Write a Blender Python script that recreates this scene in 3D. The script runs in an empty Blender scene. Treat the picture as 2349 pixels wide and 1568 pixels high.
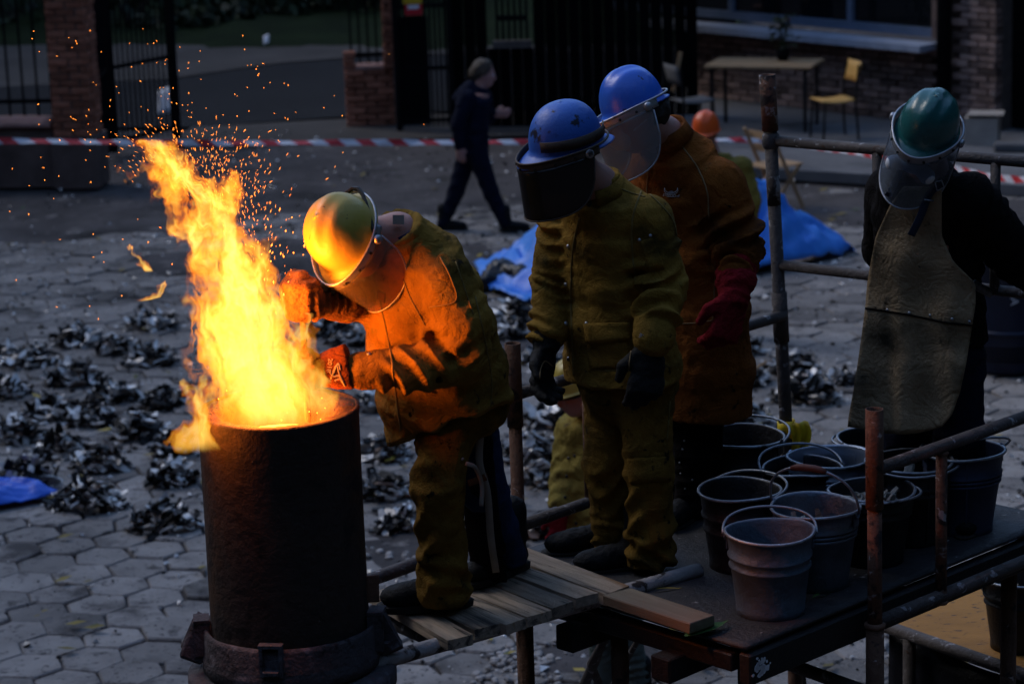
import bpy, bmesh, math, random
import numpy as np
from mathutils import Vector, Matrix
from mathutils.bvhtree import BVHTree
R = math.radians
rng = np.random.default_rng(7)
random.seed(7)
scene = bpy.context.scene
COL = scene.collection

# ------------------------------------------------------------------ camera, sky, sun, exposure
CAM_H, PITCH, ROLL, FPX, IW, IH = 5.06, 13.6, 0.035, 6130.0, 2349.0, 1568.0
_p = R(PITCH)
_fw = np.array([0, math.cos(_p), -math.sin(_p)]); _r0 = np.array([1.0, 0, 0]); _u0 = np.cross(_r0, _fw)
_up = _u0 * math.cos(ROLL) + _r0 * math.sin(ROLL)
_rt = _r0 * math.cos(ROLL) - _u0 * math.sin(ROLL)
EYE = np.array([0, 0, CAM_H])
cd = bpy.data.cameras.new('camera'); cam = bpy.data.objects.new('camera', cd); COL.objects.link(cam)
mw = Matrix.Identity(4)
for i in range(3):
    mw[i][0] = _rt[i]; mw[i][1] = _up[i]; mw[i][2] = -_fw[i]; mw[i][3] = EYE[i]
cam.matrix_world = mw
cd.sensor_width = 36.0; cd.lens = 36.0 * FPX / IW
cd.clip_start = 0.1; cd.clip_end = 400
cd.dof.use_dof = True; cd.dof.focus_distance = 9.0; cd.dof.aperture_fstop = 4.2
scene.camera = cam

SUN_EL, SUN_AZ = 42.0, 300.0         # degrees above the horizon; compass bearing of the sun, clockwise from +Y
w = bpy.data.worlds.new('World'); scene.world = w; w.use_nodes = True
nt = w.node_tree
sky = nt.nodes.new('ShaderNodeTexSky'); sky.sky_type = 'NISHITA'; sky.sun_disc = False
sky.sun_elevation = R(SUN_EL); sky.sun_rotation = R(SUN_AZ); sky.air_density = 1.0; sky.dust_density = 0.6; sky.ozone_density = 3.5
bg = nt.nodes['Background']; bg.inputs['Strength'].default_value = 0.05
nt.links.new(sky.outputs[0], bg.inputs[0])
sl = bpy.data.lights.new('sun', 'SUN'); sl.energy = 0.24; sl.angle = R(30); sl.color = (1.0, 0.93, 0.86)
so = bpy.data.objects.new('sun', sl); COL.objects.link(so); so.location = (0, 0, 30)
_d = Vector((math.sin(R(SUN_AZ)) * math.cos(R(SUN_EL)), math.cos(R(SUN_AZ)) * math.cos(R(SUN_EL)), math.sin(R(SUN_EL))))
so.rotation_euler = (-_d).to_track_quat('-Z', 'Y').to_euler()
scene.view_settings.view_transform = 'Standard'; scene.view_settings.look = 'None'
scene.view_settings.exposure = 2.2; scene.view_settings.gamma = 1.0; scene.view_settings.use_curve_mapping = False
scene.render.engine = 'CYCLES'
scene.cycles.volume_step_rate = 0.15; scene.cycles.volume_max_steps = 512
scene.cycles.max_bounces = 6; scene.cycles.diffuse_bounces = 3; scene.cycles.volume_bounces = 0; scene.cycles.transparent_max_bounces = 12
scene.cycles.sample_clamp_indirect = 4.0
scene.cycles.use_denoising = True

# ------------------------------------------------------------------ helpers
def ray(u, v):
    return (_fw * FPX + _rt * (u - IW / 2) - _up * (v - IH / 2)) / FPX
def at(u, v, z=0.0):
    d = ray(u, v); return EYE + d * ((z - CAM_H) / d[2])
def atY(u, v, Y):
    d = ray(u, v); return EYE + d * (Y / d[1])
def proj(p):
    q = np.asarray(p, float) - EYE; z = q @ _fw
    return np.array([IW / 2 + FPX * (q @ _rt) / z, IH / 2 - FPX * (q @ _up) / z])
def unit(a):
    a = np.asarray(a, float); return a / max(np.linalg.norm(a), 1e-9)
def wl(o):
    v = np.zeros(3)
    while o is not None:
        v += np.array(o.location); o = o.parent
    return v

class MB:
    """collects verts and faces of one mesh"""
    def __init__(s): s.V = []; s.F = []; s.M = []; s.n = 0
    def add(s, VF, mi=0, M=None):
        V, F = VF
        V = np.asarray(V, float).reshape(-1, 3)
        if M is not None: V = V @ np.array(M)[:3, :3].T + np.array(M)[:3, 3]
        s.V.append(V)
        for f in F: s.F.append(tuple(int(i) + s.n for i in f)); s.M.append(mi)
        s.n += len(V); return s
    def get(s): return (np.concatenate(s.V) if s.V else np.zeros((0, 3)), s.F)

def mesh(name, V, F, mats, smooth=False, MI=None):
    me = bpy.data.meshes.new(name)
    V = np.asarray(V, float)
    if isinstance(F, np.ndarray):
        k = F.shape[1]
        me.vertices.add(len(V)); me.vertices.foreach_set('co', V.astype(np.float32).ravel())
        me.loops.add(F.size); me.loops.foreach_set('vertex_index', F.astype(np.int32).ravel())
        me.polygons.add(len(F)); me.polygons.foreach_set('loop_start', np.arange(0, F.size, k, dtype=np.int32))
        me.polygons.foreach_set('loop_total', np.full(len(F), k, np.int32)); me.update(calc_edges=True); me.validate()
    else:
        me.from_pydata([tuple(v) for v in V], [], [tuple(f) for f in F])
    for m in (mats if isinstance(mats, (list, tuple)) else [mats]): me.materials.append(m)
    if MI is not None: me.polygons.foreach_set('material_index', np.array(MI, np.int32))
    if smooth: me.polygons.foreach_set('use_smooth', np.ones(len(me.polygons), bool))
    me.update(); return me
def link(name, data, parent=None, loc=(0, 0, 0)):
    o = bpy.data.objects.new(name, data); COL.objects.link(o); o.location = loc
    if parent is not None: o.parent = parent
    return o
def obj(name, VF, m, parent=None, world=True, smooth=False, MI=None, origin=None):
    V, F = VF[0], VF[1]
    V = np.asarray(V, float)
    if world:
        if parent is not None: org = wl(parent); loc = (0, 0, 0)
        else:
            org = np.array(origin) if origin is not None else np.array([V[:, 0].mean(), V[:, 1].mean(), V[:, 2].min()]); loc = org
        V = V - org
    else: loc = (0, 0, 0)
    return link(name, mesh(name, V, F, m, smooth, MI), parent, loc)
def mbobj(name, mb, m, parent=None, world=True, smooth=False):
    V, F = mb.get(); return obj(name, (V, F), m, parent, world, smooth, mb.M)
def empty(name, loc):
    o = bpy.data.objects.new(name, None); COL.objects.link(o); o.location = tuple(loc); o.empty_display_size = 0.1; return o
def tag(o, label=None, cat=None, group=None, kind=None):
    if label: o['label'] = label
    if cat: o['category'] = cat
    if group: o['group'] = group
    if kind: o['kind'] = kind
    return o
def copy_tree(o, parent=None):
    c = o.copy(); COL.objects.link(c)
    if parent is not None: c.parent = parent
    for ch in list(o.children): copy_tree(ch, c)
    return c

def box(c, s, ax=None):
    c = np.asarray(c, float); h = np.asarray(s, float) / 2
    ax = np.eye(3) if ax is None else np.asarray(ax, float)
    V = [c + ax[0] * h[0] * i + ax[1] * h[1] * j + ax[2] * h[2] * k for i in (-1, 1) for j in (-1, 1) for k in (-1, 1)]
    return np.array(V), [(0, 1, 3, 2), (4, 6, 7, 5), (0, 4, 5, 1), (2, 3, 7, 6), (0, 2, 6, 4), (1, 5, 7, 3)]
def cbox(s, ch=0.006, jit=0.0, seg=1):
    """chamfered box centred on the origin; jit roughens it"""
    bm = bmesh.new(); bmesh.ops.create_cube(bm, size=1.0)
    for v in bm.verts: v.co = Vector((v.co.x * s[0], v.co.y * s[1], v.co.z * s[2]))
    bmesh.ops.bevel(bm, geom=list(bm.edges), offset=ch, segments=seg, affect='EDGES', profile=0.5)
    V = np.array([tuple(v.co) for v in bm.verts]); bm.verts.index_update(); F = [tuple(v.index for v in f.verts) for f in bm.faces]; bm.free()
    if jit: V = V + rng.normal(0, jit, V.shape)
    return V, F
def tube(path, r, n=8, cap=True, closed=False):
    P = np.asarray(path, float); m = len(P)
    rr = np.full(m, r) if np.isscalar(r) else np.asarray(r, float)
    V = []; F = []
    T = np.array([unit(P[(i + 1) % m if closed else min(i + 1, m - 1)] - P[i - 1 if closed else max(i - 1, 0)]) for i in range(m)])
    s = unit(np.cross(T[0], [0, 0, 1] if abs(T[0][2]) < .9 else [1, 0, 0]))
    for i in range(m):
        s = unit(s - T[i] * (s @ T[i])); b = np.cross(T[i], s)
        for k in range(n):
            a = 2 * math.pi * k / n; V.append(P[i] + rr[i] * (math.cos(a) * s + math.sin(a) * b))
    for i in range(m if closed else m - 1):
        j = (i + 1) % m
        for k in range(n):
            l = (k + 1) % n; F.append((i * n + k, i * n + l, j * n + l, j * n + k))
    if cap and not closed:
        F.append(tuple(range(n))[::-1]); F.append(tuple((m - 1) * n + k for k in range(n)))
    return np.array(V), F
def pipe(a, b, r, wall=0.004, n=14, cuts=1):
    """open ended pipe with a wall you can look into"""
    a = np.asarray(a, float); b = np.asarray(b, float)
    pts = [a + (b - a) * t for t in np.linspace(0, 1, cuts + 1)]
    V1, F1 = tube(pts, r, n, cap=False); V2, F2 = tube(pts, r - wall, n, cap=False)
    k = len(V1); F = list(F1) + [tuple(i + k for i in f[::-1]) for f in F2]
    e = (cuts) * n
    for i in range(n):
        j = (i + 1) % n
        F.append((i, i + k, j + k, j)); F.append((e + i, e + j, e + j + k, e + i + k))
    return np.concatenate([V1, V2]), F
def lathe(prof, n=32, c=(0, 0, 0), close=False):
    V = []; F = []; m = len(prof)
    for (r, z) in prof:
        for k in range(n):
            a = 2 * math.pi * k / n; V.append((c[0] + r * math.cos(a), c[1] + r * math.sin(a), c[2] + z))
    for i in range(m - 1):
        for k in range(n):
            l = (k + 1) % n; F.append((i * n + k, i * n + l, (i + 1) * n + l, (i + 1) * n + k))
    return np.array(V), F
def grid(P, closed=False):
    """P[i][j] points -> quads"""
    P = np.asarray(P, float); a, b = P.shape[:2]; F = []
    for i in range(a - 1):
        for j in range(b if closed else b - 1):
            k = (j + 1) % b; F.append((i * b + j, i * b + k, (i + 1) * b + k, (i + 1) * b + j))
    return P.reshape(-1, 3), F
def solid(o, t, off=0.0):
    m = o.modifiers.new('thickness', 'SOLIDIFY'); m.thickness = t; m.offset = off; return o
def spline(pts, n):
    """Catmull-Rom through pts"""
    P = np.asarray(pts, float); P = np.concatenate([[2 * P[0] - P[1]], P, [2 * P[-1] - P[-2]]]); out = []
    for t in np.linspace(0, len(pts) - 1 - 1e-6, n):
        i = int(t); f = t - i; a, b, c, d = P[i:i + 4]
        out.append(.5 * (2 * b + (c - a) * f + (2 * a - 5 * b + 4 * c - d) * f * f + (3 * b - a - 3 * c + d) * f ** 3))
    return np.array(out)
_wk = rng.normal(0, 1, (24, 3)); _wp = rng.uniform(0, 6.28, 24)
def snoise(P, sc=1.0, seed=0, octv=2):
    P = np.asarray(P, float); out = np.zeros(len(P)); a = 1.0
    for o in range(octv):
        k = np.roll(_wk, seed * 5 + o * 7, 0)[:10] * sc * 2 ** o
        out += a * np.sin(P @ k.T + _wp[:10] + seed * 1.7).sum(1) / 4.5; a *= .5
    return out

# ------------------------------------------------------------------ signed distance sculpting (garments, bodies, gloves)
class Sculpt:
    def __init__(s, h): s.h = h; s.P = []
    def _bb(s, pts, r, f, k, op):
        pts = np.asarray(pts, float); s.P.append((pts.min(0) - r - .03, pts.max(0) + r + .03, f, k, op))
    def cap(s, a, b, ra, rb, k=.025, op=1):
        a = np.asarray(a, float); b = np.asarray(b, float); ab = b - a; L = float(ab @ ab) + 1e-12
        def f(X):
            q = X - a.astype(np.float32); t = np.clip((q @ ab.astype(np.float32)) / L, 0, 1)
            d = q - t[..., None] * ab.astype(np.float32)
            return np.sqrt((d * d).sum(-1)) - (ra + (rb - ra) * t)
        s._bb([a, b], max(ra, rb), f, k, op); return s
    def chain(s, pts, rad, k=.025):
        for i in range(len(pts) - 1): s.cap(pts[i], pts[i + 1], rad[i], rad[i + 1], k)
        return s
    def ball(s, c, r, ax=None, k=.02, op=1):
        c = np.asarray(c, float); r = np.asarray([r] * 3 if np.isscalar(r) else r, float); ax = np.eye(3) if ax is None else np.asarray(ax, float)
        def f(X):
            q = (X - c.astype(np.float32)) @ ax.T.astype(np.float32); rad = np.sqrt((q * q).sum(-1)) + 1e-6
            g = q / r.astype(np.float32); rho = np.sqrt((g * g).sum(-1)) + 1e-6
            return rad * (1 - 1 / rho)
        s._bb([c], r.max(), f, k, op); return s
    def loft(s, cs, side, A, B, k=.03, pw=2.0, flat=(0, 0)):
        cs = np.asarray(cs, float); n = len(cs); sides = np.asarray(side, float)
        if sides.ndim == 1: sides = np.repeat(sides[None], n, 0)
        for i in range(n - 1):
            a, b = cs[i], cs[i + 1]; T = unit(b - a); L = np.linalg.norm(b - a)
            sv = unit(sides[i] + sides[i + 1]); sv = unit(sv - T * (sv @ T)); nv = np.cross(T, sv)
            def f(X, a=a, T=T, L=L, sv=sv, nv=nv, i=i):
                q = X - a.astype(np.float32); w = q @ T.astype(np.float32); t = np.clip(w / L, 0, 1)
                x = q @ sv.astype(np.float32); y = q @ nv.astype(np.float32)
                aa = A[i] + (A[i + 1] - A[i]) * t; bb = B[i] + (B[i + 1] - B[i]) * t
                rad = np.sqrt(x * x + y * y) + 1e-6
                rho = (np.abs(x / aa) ** pw + np.abs(y / bb) ** pw) ** (1 / pw) + 1e-6
                d = rad * (1 - 1 / rho)
                over = np.maximum(-w, w - L)
                e0 = 0.0 if (i == 0 and flat[0]) or (i == n - 2 and flat[1]) else .02
                return np.maximum(d, over - e0)
            s._bb([a, b], max(A[i], A[i + 1], B[i], B[i + 1]), f, k, 1)
        return s
    def cut(s, c, nrm, k=.01):
        """remove the half space on the nrm side of c"""
        c = np.asarray(c, float); nrm = unit(nrm)
        def f(X): return -((X - c.astype(np.float32)) @ nrm.astype(np.float32))
        s.P.append((None, None, f, k, -1)); return s
    def build(s, smooth=2):
        h = s.h
        lo = np.min([p[0] for p in s.P if p[0] is not None and p[4] == 1], 0) - 2 * h; hi = np.max([p[1] for p in s.P if p[0] is not None and p[4] == 1], 0) + 2 * h
        n = np.ceil((hi - lo) / h).astype(int) + 1
        ax = [(lo[i] + h * np.arange(n[i])).astype(np.float32) for i in range(3)]
        Fd = np.full(n, .12, np.float32)
        for (a, b, f, k, op) in s.P:
            if a is None: i0 = np.zeros(3, int); i1 = n
            else:
                i0 = np.clip(np.floor((a - lo) / h).astype(int), 0, n); i1 = np.clip(np.ceil((b - lo) / h).astype(int) + 1, 0, n)
            if (i1 <= i0).any(): continue
            X = np.stack(np.meshgrid(ax[0][i0[0]:i1[0]], ax[1][i0[1]:i1[1]], ax[2][i0[2]:i1[2]], indexing='ij'), -1)
            d = f(X).astype(np.float32); sl_ = (slice(i0[0], i1[0]), slice(i0[1], i1[1]), slice(i0[2], i1[2])); o = Fd[sl_]
            if op == 1:
                hh = np.clip(.5 + .5 * (o - d) / k, 0, 1); Fd[sl_] = o * (1 - hh) + d * hh - k * hh * (1 - hh)
            else:
                d = -d; hh = np.clip(.5 - .5 * (o - d) / k, 0, 1); Fd[sl_] = o * (1 - hh) + d * hh + k * hh * (1 - hh)
        return surfnet(Fd, lo, h, smooth)

def surfnet(Fd, lo, h, smooth=2):
    S = Fd < 0; nx, ny, nz = Fd.shape
    acc = np.zeros((nx - 1, ny - 1, nz - 1, 3), np.float32); cnt = np.zeros((nx - 1, ny - 1, nz - 1), np.float32)
    def sl3(ax, off, ln):
        r = [slice(0, n - 1) for n in (nx, ny, nz)]
        for a, o in zip([i for i in range(3) if i != ax], off): r[a] = slice(o, [nx, ny, nz][a] - 1 + o)
        r[ax] = slice(ln, [nx, ny, nz][ax] - 1 + ln); return tuple(r)
    for ax in range(3):
        for off in ((0, 0), (0, 1), (1, 0), (1, 1)):
            f0 = Fd[sl3(ax, off, 0)]; f1 = Fd[sl3(ax, off, 1)]; c = (f0 < 0) != (f1 < 0)
            t = np.where(c, f0 / np.where(c, f0 - f1, 1), 0)
            oth = [i for i in range(3) if i != ax]
            acc[..., ax] += np.where(c, t, 0); acc[..., oth[0]] += np.where(c, off[0], 0); acc[..., oth[1]] += np.where(c, off[1], 0); cnt += c
    act = cnt > 0; idx = np.full(act.shape, -1, np.int64); ii = np.argwhere(act); idx[act] = np.arange(len(ii))
    V = (ii + acc[act] / cnt[act][:, None]) * h + lo
    Q = []
    for ax in range(3):
        r0 = [slice(1, n - 1) for n in (nx, ny, nz)]; r1 = list(r0); r0[ax] = slice(0, [nx, ny, nz][ax] - 1); r1[ax] = slice(1, [nx, ny, nz][ax])
        a = S[tuple(r0)]; b = S[tuple(r1)]
        for flip, c in ((0, a & ~b), (1, ~a & b)):
            e = np.argwhere(c)
            if not len(e): continue
            for d in range(3):
                if d != ax: e[:, d] += 1
            o1, o2 = [(1, 2), (2, 0), (0, 1)][ax]
            def cell(d1, d2):
                k = e.copy(); k[:, o1] -= d1; k[:, o2] -= d2; return idx[k[:, 0], k[:, 1], k[:, 2]]
            q = np.stack([cell(1, 1), cell(0, 1), cell(0, 0), cell(1, 0)], 1)
            Q.append(q[:, ::-1] if flip else q)
    Q = np.concatenate(Q); Q = Q[(Q >= 0).all(1)]
    for _ in range(smooth):
        A = np.zeros_like(V); n = np.zeros(len(V))
        for i in range(4):
            a, b = Q[:, i], Q[:, (i + 1) % 4]
            for c in range(3): A[:, c] += np.bincount(a, V[b, c], len(V)) + np.bincount(b, V[a, c], len(V))
            n += np.bincount(a, minlength=len(V)) + np.bincount(b, minlength=len(V))
        V = V * .5 + .5 * A / np.maximum(n, 1)[:, None]
    return V, Q
def normals(V, Q):
    n = np.cross(V[Q[:, 2]] - V[Q[:, 0]], V[Q[:, 3]] - V[Q[:, 1]]); N = np.zeros_like(V)
    for i in range(4):
        for c in range(3): N[:, c] += np.bincount(Q[:, i], n[:, c], len(V))
    return N / np.maximum(np.linalg.norm(N, axis=1), 1e-9)[:, None]
def fold(V, N, a, b, r, amp, freq, seed=0, diag=1.0, t0=-.1, t1=1.1):
    """creases running round a limb from a to b"""
    a = np.asarray(a, float); b = np.asarray(b, float); ab = b - a; L = np.linalg.norm(ab); T = ab / L
    q = V - a; t = (q @ T) / L; d = q - (q @ T)[:, None] * T; rr = np.linalg.norm(d, axis=1)
    s = unit(np.cross(T, [.3, .9, .2])); ang = np.arctan2(d @ np.cross(T, s), d @ s)
    wgt = np.exp(-np.clip(rr - r * 1.1, 0, 9) ** 2 / (.3 * r) ** 2) * np.clip((t - t0) / .12, 0, 1) * np.clip((t1 - t) / .12, 0, 1)
    ph = math.pi * freq * t + diag * np.sin(ang + seed) + .8 * np.sin(2 * ang + seed * 2.3) + .9 * snoise(V, 6, seed, 1)
    rid = 1.15 - np.sqrt(np.sin(ph) ** 2 + .03) - .1
    V += N * (amp * wgt * (rid - .4) * (.5 + .5 * np.sin(ang * 1.0 + 4.1 * t + seed * 1.9)))[:, None]
    return V
def crumple(V, N, amp, sc, seed=0):
    x = snoise(V, sc, seed, 3); V += N * (amp * (.6 - np.abs(x)))[:, None]; return V
def bvh_of(V, Q): return BVHTree.FromPolygons([tuple(v) for v in V], [tuple(int(i) for i in q) for q in Q])
def hit(bv, u, v):
    d = Vector(ray(u, v)).normalized(); p, n, i, dist = bv.ray_cast(Vector(EYE), d)
    if p is None:
        return None, None
    n = np.array(n); p = np.array(p)
    return p, (n if n @ np.array(d) < 0 else -n)
def patch(name, bv, corners, m, parent, off=.004, th=.005, nu=8, nv=8):
    """a panel that follows the garment below it: corners given as four picture points tl, tr, br, bl"""
    tl, tr, br, bl = [np.array(c, float) for c in corners]; P = np.zeros((nv + 1, nu + 1, 3)); last = None
    for j in range(nv + 1):
        for i in range(nu + 1):
            a = i / nu; b = j / nv; q = (tl * (1 - a) + tr * a) * (1 - b) + (bl * (1 - a) + br * a) * b
            p, n = hit(bv, *q)
            if p is None: p, n = last
            last = (p, n); P[j, i] = p + n * off
    o = obj(name, grid(P), m, parent, smooth=True); solid(o, th, 0); return o
def seam(name, bv, pts, m, parent, r=.0025, n=24, off=.001):
    S = spline([np.array([a, b, 0.]) for a, b in pts], n); P = []
    for a, b, _ in S:
        p, nn = hit(bv, a, b)
        if p is not None: P.append(p + nn * off)
    if len(P) < 3: return None
    return obj(name, tube(P, r, 5), m, parent, smooth=True)
def stud(name, bv, u, v, m, parent, r=.007):
    p, n = hit(bv, u, v)
    if p is None: return None
    s = unit(np.cross(n, [0, 0, 1])); t = np.cross(n, s)
    pr = [(r, -.001), (r, .0025), (r * .7, .005), (.0008, .0062)]
    V, F = lathe(pr, 12); V = p + V[:, :1] * s + V[:, 1:2] * t + V[:, 2:] * n
    return obj(name, (V, F), m, parent, smooth=True)
# ------------------------------------------------------------------ materials
def _ramp(t, src, stops, interp='LINEAR'):
    r = t.nodes.new('ShaderNodeValToRGB'); r.color_ramp.interpolation = interp
    e = r.color_ramp.elements
    while len(e) < len(stops): e.new(.5)
    for i, (p, c) in enumerate(stops): e[i].position = p; e[i].color = (c[0], c[1], c[2], 1)
    t.links.new(src, r.inputs[0]); return r.outputs[0]
def _noise(t, vec, sc, det=5, rough=.6, dist=0):
    n = t.nodes.new('ShaderNodeTexNoise'); n.inputs['Scale'].default_value = sc; n.inputs['Detail'].default_value = det
    n.inputs['Roughness'].default_value = rough; n.inputs['Distortion'].default_value = dist; t.links.new(vec, n.inputs['Vector']); return n.outputs['Fac']
def _mix(t, fac, a, b, mode='MIX'):
    m = t.nodes.new('ShaderNodeMix'); m.data_type = 'RGBA'; m.blend_type = mode
    if hasattr(fac, 'links'): t.links.new(fac, m.inputs[0])
    else: m.inputs[0].default_value = fac
    for s, x in ((6, a), (7, b)):
        if hasattr(x, 'links'): t.links.new(x, m.inputs[s])
        else: m.inputs[s].default_value = (x[0], x[1], x[2], 1)
    return m.outputs[2]
def _math(t, op, a, b=None, c=None, clamp=False):
    m = t.nodes.new('ShaderNodeMath'); m.operation = op; m.use_clamp = clamp
    for i, x in enumerate((a, b, c)):
        if x is None: continue
        if hasattr(x, 'links'): t.links.new(x, m.inputs[i])
        else: m.inputs[i].default_value = x
    return m.outputs[0]
def mat(name, c1, c2=None, sc=8, rough=.75, bump=0.0, bsc=80, metal=0.0, extra=(), rnd=0.0, isl=0.0, stretch=(1, 1, 1), spec=.4, world=False, rvar=0.0, coat=0.0, crease=0.0):
    """noise between c1 and c2, then extra splotches (colour, scale, threshold, softness), then per object / per piece brightness"""
    m = bpy.data.materials.new(name); m.use_nodes = True; t = m.node_tree; b = t.nodes['Principled BSDF']
    if world: vec = t.nodes.new('ShaderNodeNewGeometry').outputs['Position']
    else: vec = t.nodes.new('ShaderNodeTexCoord').outputs['Object']
    if rnd or isl:
        oi = t.nodes.new('ShaderNodeObjectInfo'); ad = t.nodes.new('ShaderNodeVectorMath'); ad.operation = 'MULTIPLY_ADD'
        ad.inputs[1].default_value = (17, 31, 23); t.links.new(oi.outputs['Random'], ad.inputs[0]); t.links.new(vec, ad.inputs[2]); vec0 = ad.outputs[0]
    else: vec0 = vec
    mp = t.nodes.new('ShaderNodeMapping'); mp.inputs['Scale'].default_value = stretch; t.links.new(vec0, mp.inputs[0]); vec = mp.outputs[0]
    c2 = c2 or c1
    col = _ramp(t, _noise(t, vec, sc, 6), [(.3, c1), (.7, c2)])
    for k, (c, s, th, sf) in enumerate(extra):
        col = _mix(t, _ramp(t, _noise(t, vec, s, 7, .62, .3), [(th, (0, 0, 0)), (th + sf, (1, 1, 1))]), col, c)
    if rnd:
        f = _math(t, 'MULTIPLY_ADD', oi.outputs['Random'], 2 * rnd, 1 - rnd); hv = t.nodes.new('ShaderNodeHueSaturation'); t.links.new(f, hv.inputs['Value']); t.links.new(col, hv.inputs['Color']); col = hv.outputs[0]
    if isl:
        g = t.nodes.new('ShaderNodeNewGeometry'); f = _math(t, 'MULTIPLY_ADD', g.outputs['Random Per Island'], 2 * isl, 1 - isl)
        hv = t.nodes.new('ShaderNodeHueSaturation'); t.links.new(f, hv.inputs['Value']); t.links.new(col, hv.inputs['Color']); col = hv.outputs[0]
    t.links.new(col, b.inputs['Base Color'])
    b.inputs['Metallic'].default_value = metal; b.inputs['Specular IOR Level'].default_value = spec
    if rvar: t.links.new(_math(t, 'MULTIPLY_ADD', _noise(t, vec, sc * 1.7, 4), rvar, rough - rvar / 2), b.inputs['Roughness'])
    else: b.inputs['Roughness'].default_value = rough
    if coat: b.inputs['Coat Weight'].default_value = coat
    if bump:
        bp = t.nodes.new('ShaderNodeBump'); bp.inputs['Strength'].default_value = bump; bp.inputs['Distance'].default_value = .02
        t.links.new(_noise(t, vec, bsc, 5, .65), bp.inputs['Height']); t.links.new(bp.outputs[0], b.inputs['Normal'])
        if crease:
            rg = _math(t, 'ABSOLUTE', _math(t, 'SUBTRACT', _noise(t, vec, crease, 3, .5, 1.2), .5)); b2 = t.nodes.new('ShaderNodeBump'); b2.inputs['Strength'].default_value = .75; b2.inputs['Distance'].default_value = .03
            t.links.new(_math(t, 'MINIMUM', rg, .16), b2.inputs['Height']); t.links.new(b2.outputs[0], bp.inputs['Normal'])
    return m
def emis(name, col, st):
    m = bpy.data.materials.new(name); m.use_nodes = True; t = m.node_tree; b = t.nodes['Principled BSDF']
    b.inputs['Base Color'].default_value = (*[min(1, c) for c in col], 1); b.inputs['Emission Color'].default_value = (*col, 1); b.inputs['Emission Strength'].default_value = st; return m
def clear(name, tint, transp, rough=.08, spot=0.0, film=.25):
    """thin visor plastic: mostly see-through, a little gloss, scratches"""
    m = bpy.data.materials.new(name); m.use_nodes = True; t = m.node_tree; t.nodes.remove(t.nodes['Principled BSDF'])
    out = t.nodes['Material Output']; tr = t.nodes.new('ShaderNodeBsdfTransparent'); gl = t.nodes.new('ShaderNodeBsdfPrincipled')
    tr.inputs[0].default_value = (*tint, 1); gl.inputs['Base Color'].default_value = (tint[0] * film, tint[1] * film, tint[2] * film, 1); gl.inputs['Roughness'].default_value = rough  # more film pales the base colour, as if lit by the sky
    mx = t.nodes.new('ShaderNodeMixShader'); vec = t.nodes.new('ShaderNodeTexCoord').outputs['Object']
    f = _ramp(t, _noise(t, vec, 9, 6), [(.25, (transp + .04,) * 3), (.8, (transp - spot,) * 3)])
    t.links.new(f, mx.inputs[0]); t.links.new(gl.outputs[0], mx.inputs[1]); t.links.new(tr.outputs[0], mx.inputs[2]); t.links.new(mx.outputs[0], out.inputs[0]); return m

BLK = (.004, .004, .004)
M = {}
M['dirt'] = mat('ground_dirt', (0.03947, 0.03516, 0.03546), (0.09329, 0.08396, 0.08298), 1.6, .9, .9, 18, world=True, spec=.2, extra=[((.025, .023, .022), 1.1, .55, .12), ((.20, .18, .168), 3.3, .60, .10), ((.03, .028, .027), 9, .60, .06), ((.03, .042, .015), 3.1, .72, .05)])
M['paver'] = mat('concrete_paver', (0.1829, 0.1676, 0.1558), (0.3186, 0.2926, 0.2714), 2.3, .85, .9, 38, world=True, spec=.3, rnd=.26, isl=.3, extra=[((.062, .056, .054), 1.1, .55, .12), ((.085, .077, .074), 7, .56, .12), ((.035, .032, .032), 24, .60, .05), ((.34, .32, .305), 30, .68, .04)])
M['asphalt'] = mat('road_asphalt', (0.006143, 0.006825, 0.008873), (0.01092, 0.0116, 0.01365), 1.2, .9, .3, 40, world=True, spec=.2)
M['sand'] = mat('roadside_sand', (0.0459, 0.04104, 0.0378), (0.0756, 0.06804, 0.06264), .8, .95, .4, 12, world=True, spec=.2)
M['grassbank'] = mat('dark_grass', (.004, .008, .002), (.012, .022, .006), 1.4, .95, .6, 9, world=True, spec=.1)
M['kerb'] = mat('terrace_concrete', (0.08593, 0.08593, 0.09027), (0.1548, 0.1548, 0.1591), 1.2, .8, .3, 30, world=True, extra=[((.05, .05, .052), .9, .58, .1)])
M['brick'] = mat('fence_brick', (0.2765, 0.1003, 0.05875), (0.432, 0.1728, 0.1071), 6, .9, .4, 60, rnd=.3, extra=[((.09, .04, .03), 11, .6, .1)], spec=.2)
M['brick_old'] = mat('house_brick', (0.1652, 0.114, 0.1011), (0.314, 0.2107, 0.1686), 5, .9, .5, 50, rnd=.6, extra=[((.20, .17, .15), 7, .66, .08), ((.05, .035, .035), 9, .58, .1)], spec=.2)
M['mortar'] = mat('mortar', (0.08, 0.064, 0.0576), (0.136, 0.112, 0.0992), 8, .95, .3, 60, spec=.1)
M['cap'] = mat('wall_cap_concrete', (0.2535, 0.1436, 0.1183), (0.3718, 0.2197, 0.1859), 4, .9, .3, 40, spec=.2)
M['plinth'] = mat('rendered_plinth', (0.1056, 0.07296, 0.06144), (0.192, 0.1344, 0.1152), 3, .95, .4, 30, spec=.1)
M['black'] = mat('black_painted_metal', (.004, .004, .005), (.008, .008, .009), 6, .8, .1, 40, spec=.06)
M['shed'] = mat('black_boards', (.003, .003, .0035), (.006, .0055, .006), 4, 1.0, .3, 30, rnd=.2, spec=.0)  # even near-black colour without gloss
M['sill'] = mat('white_sill_metal', (.30, .34, .42), (.42, .46, .55), 5, .5, .1, 40)
M['frame'] = mat('grey_window_frame', (0.1, 0.14, 0.2), (0.14, 0.18, 0.26), 5, .4)
M['darkglass'] = mat('dark_window_glass', (.004, .006, .008), (.008, .01, .012), 2, .04, spec=.6)
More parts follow.
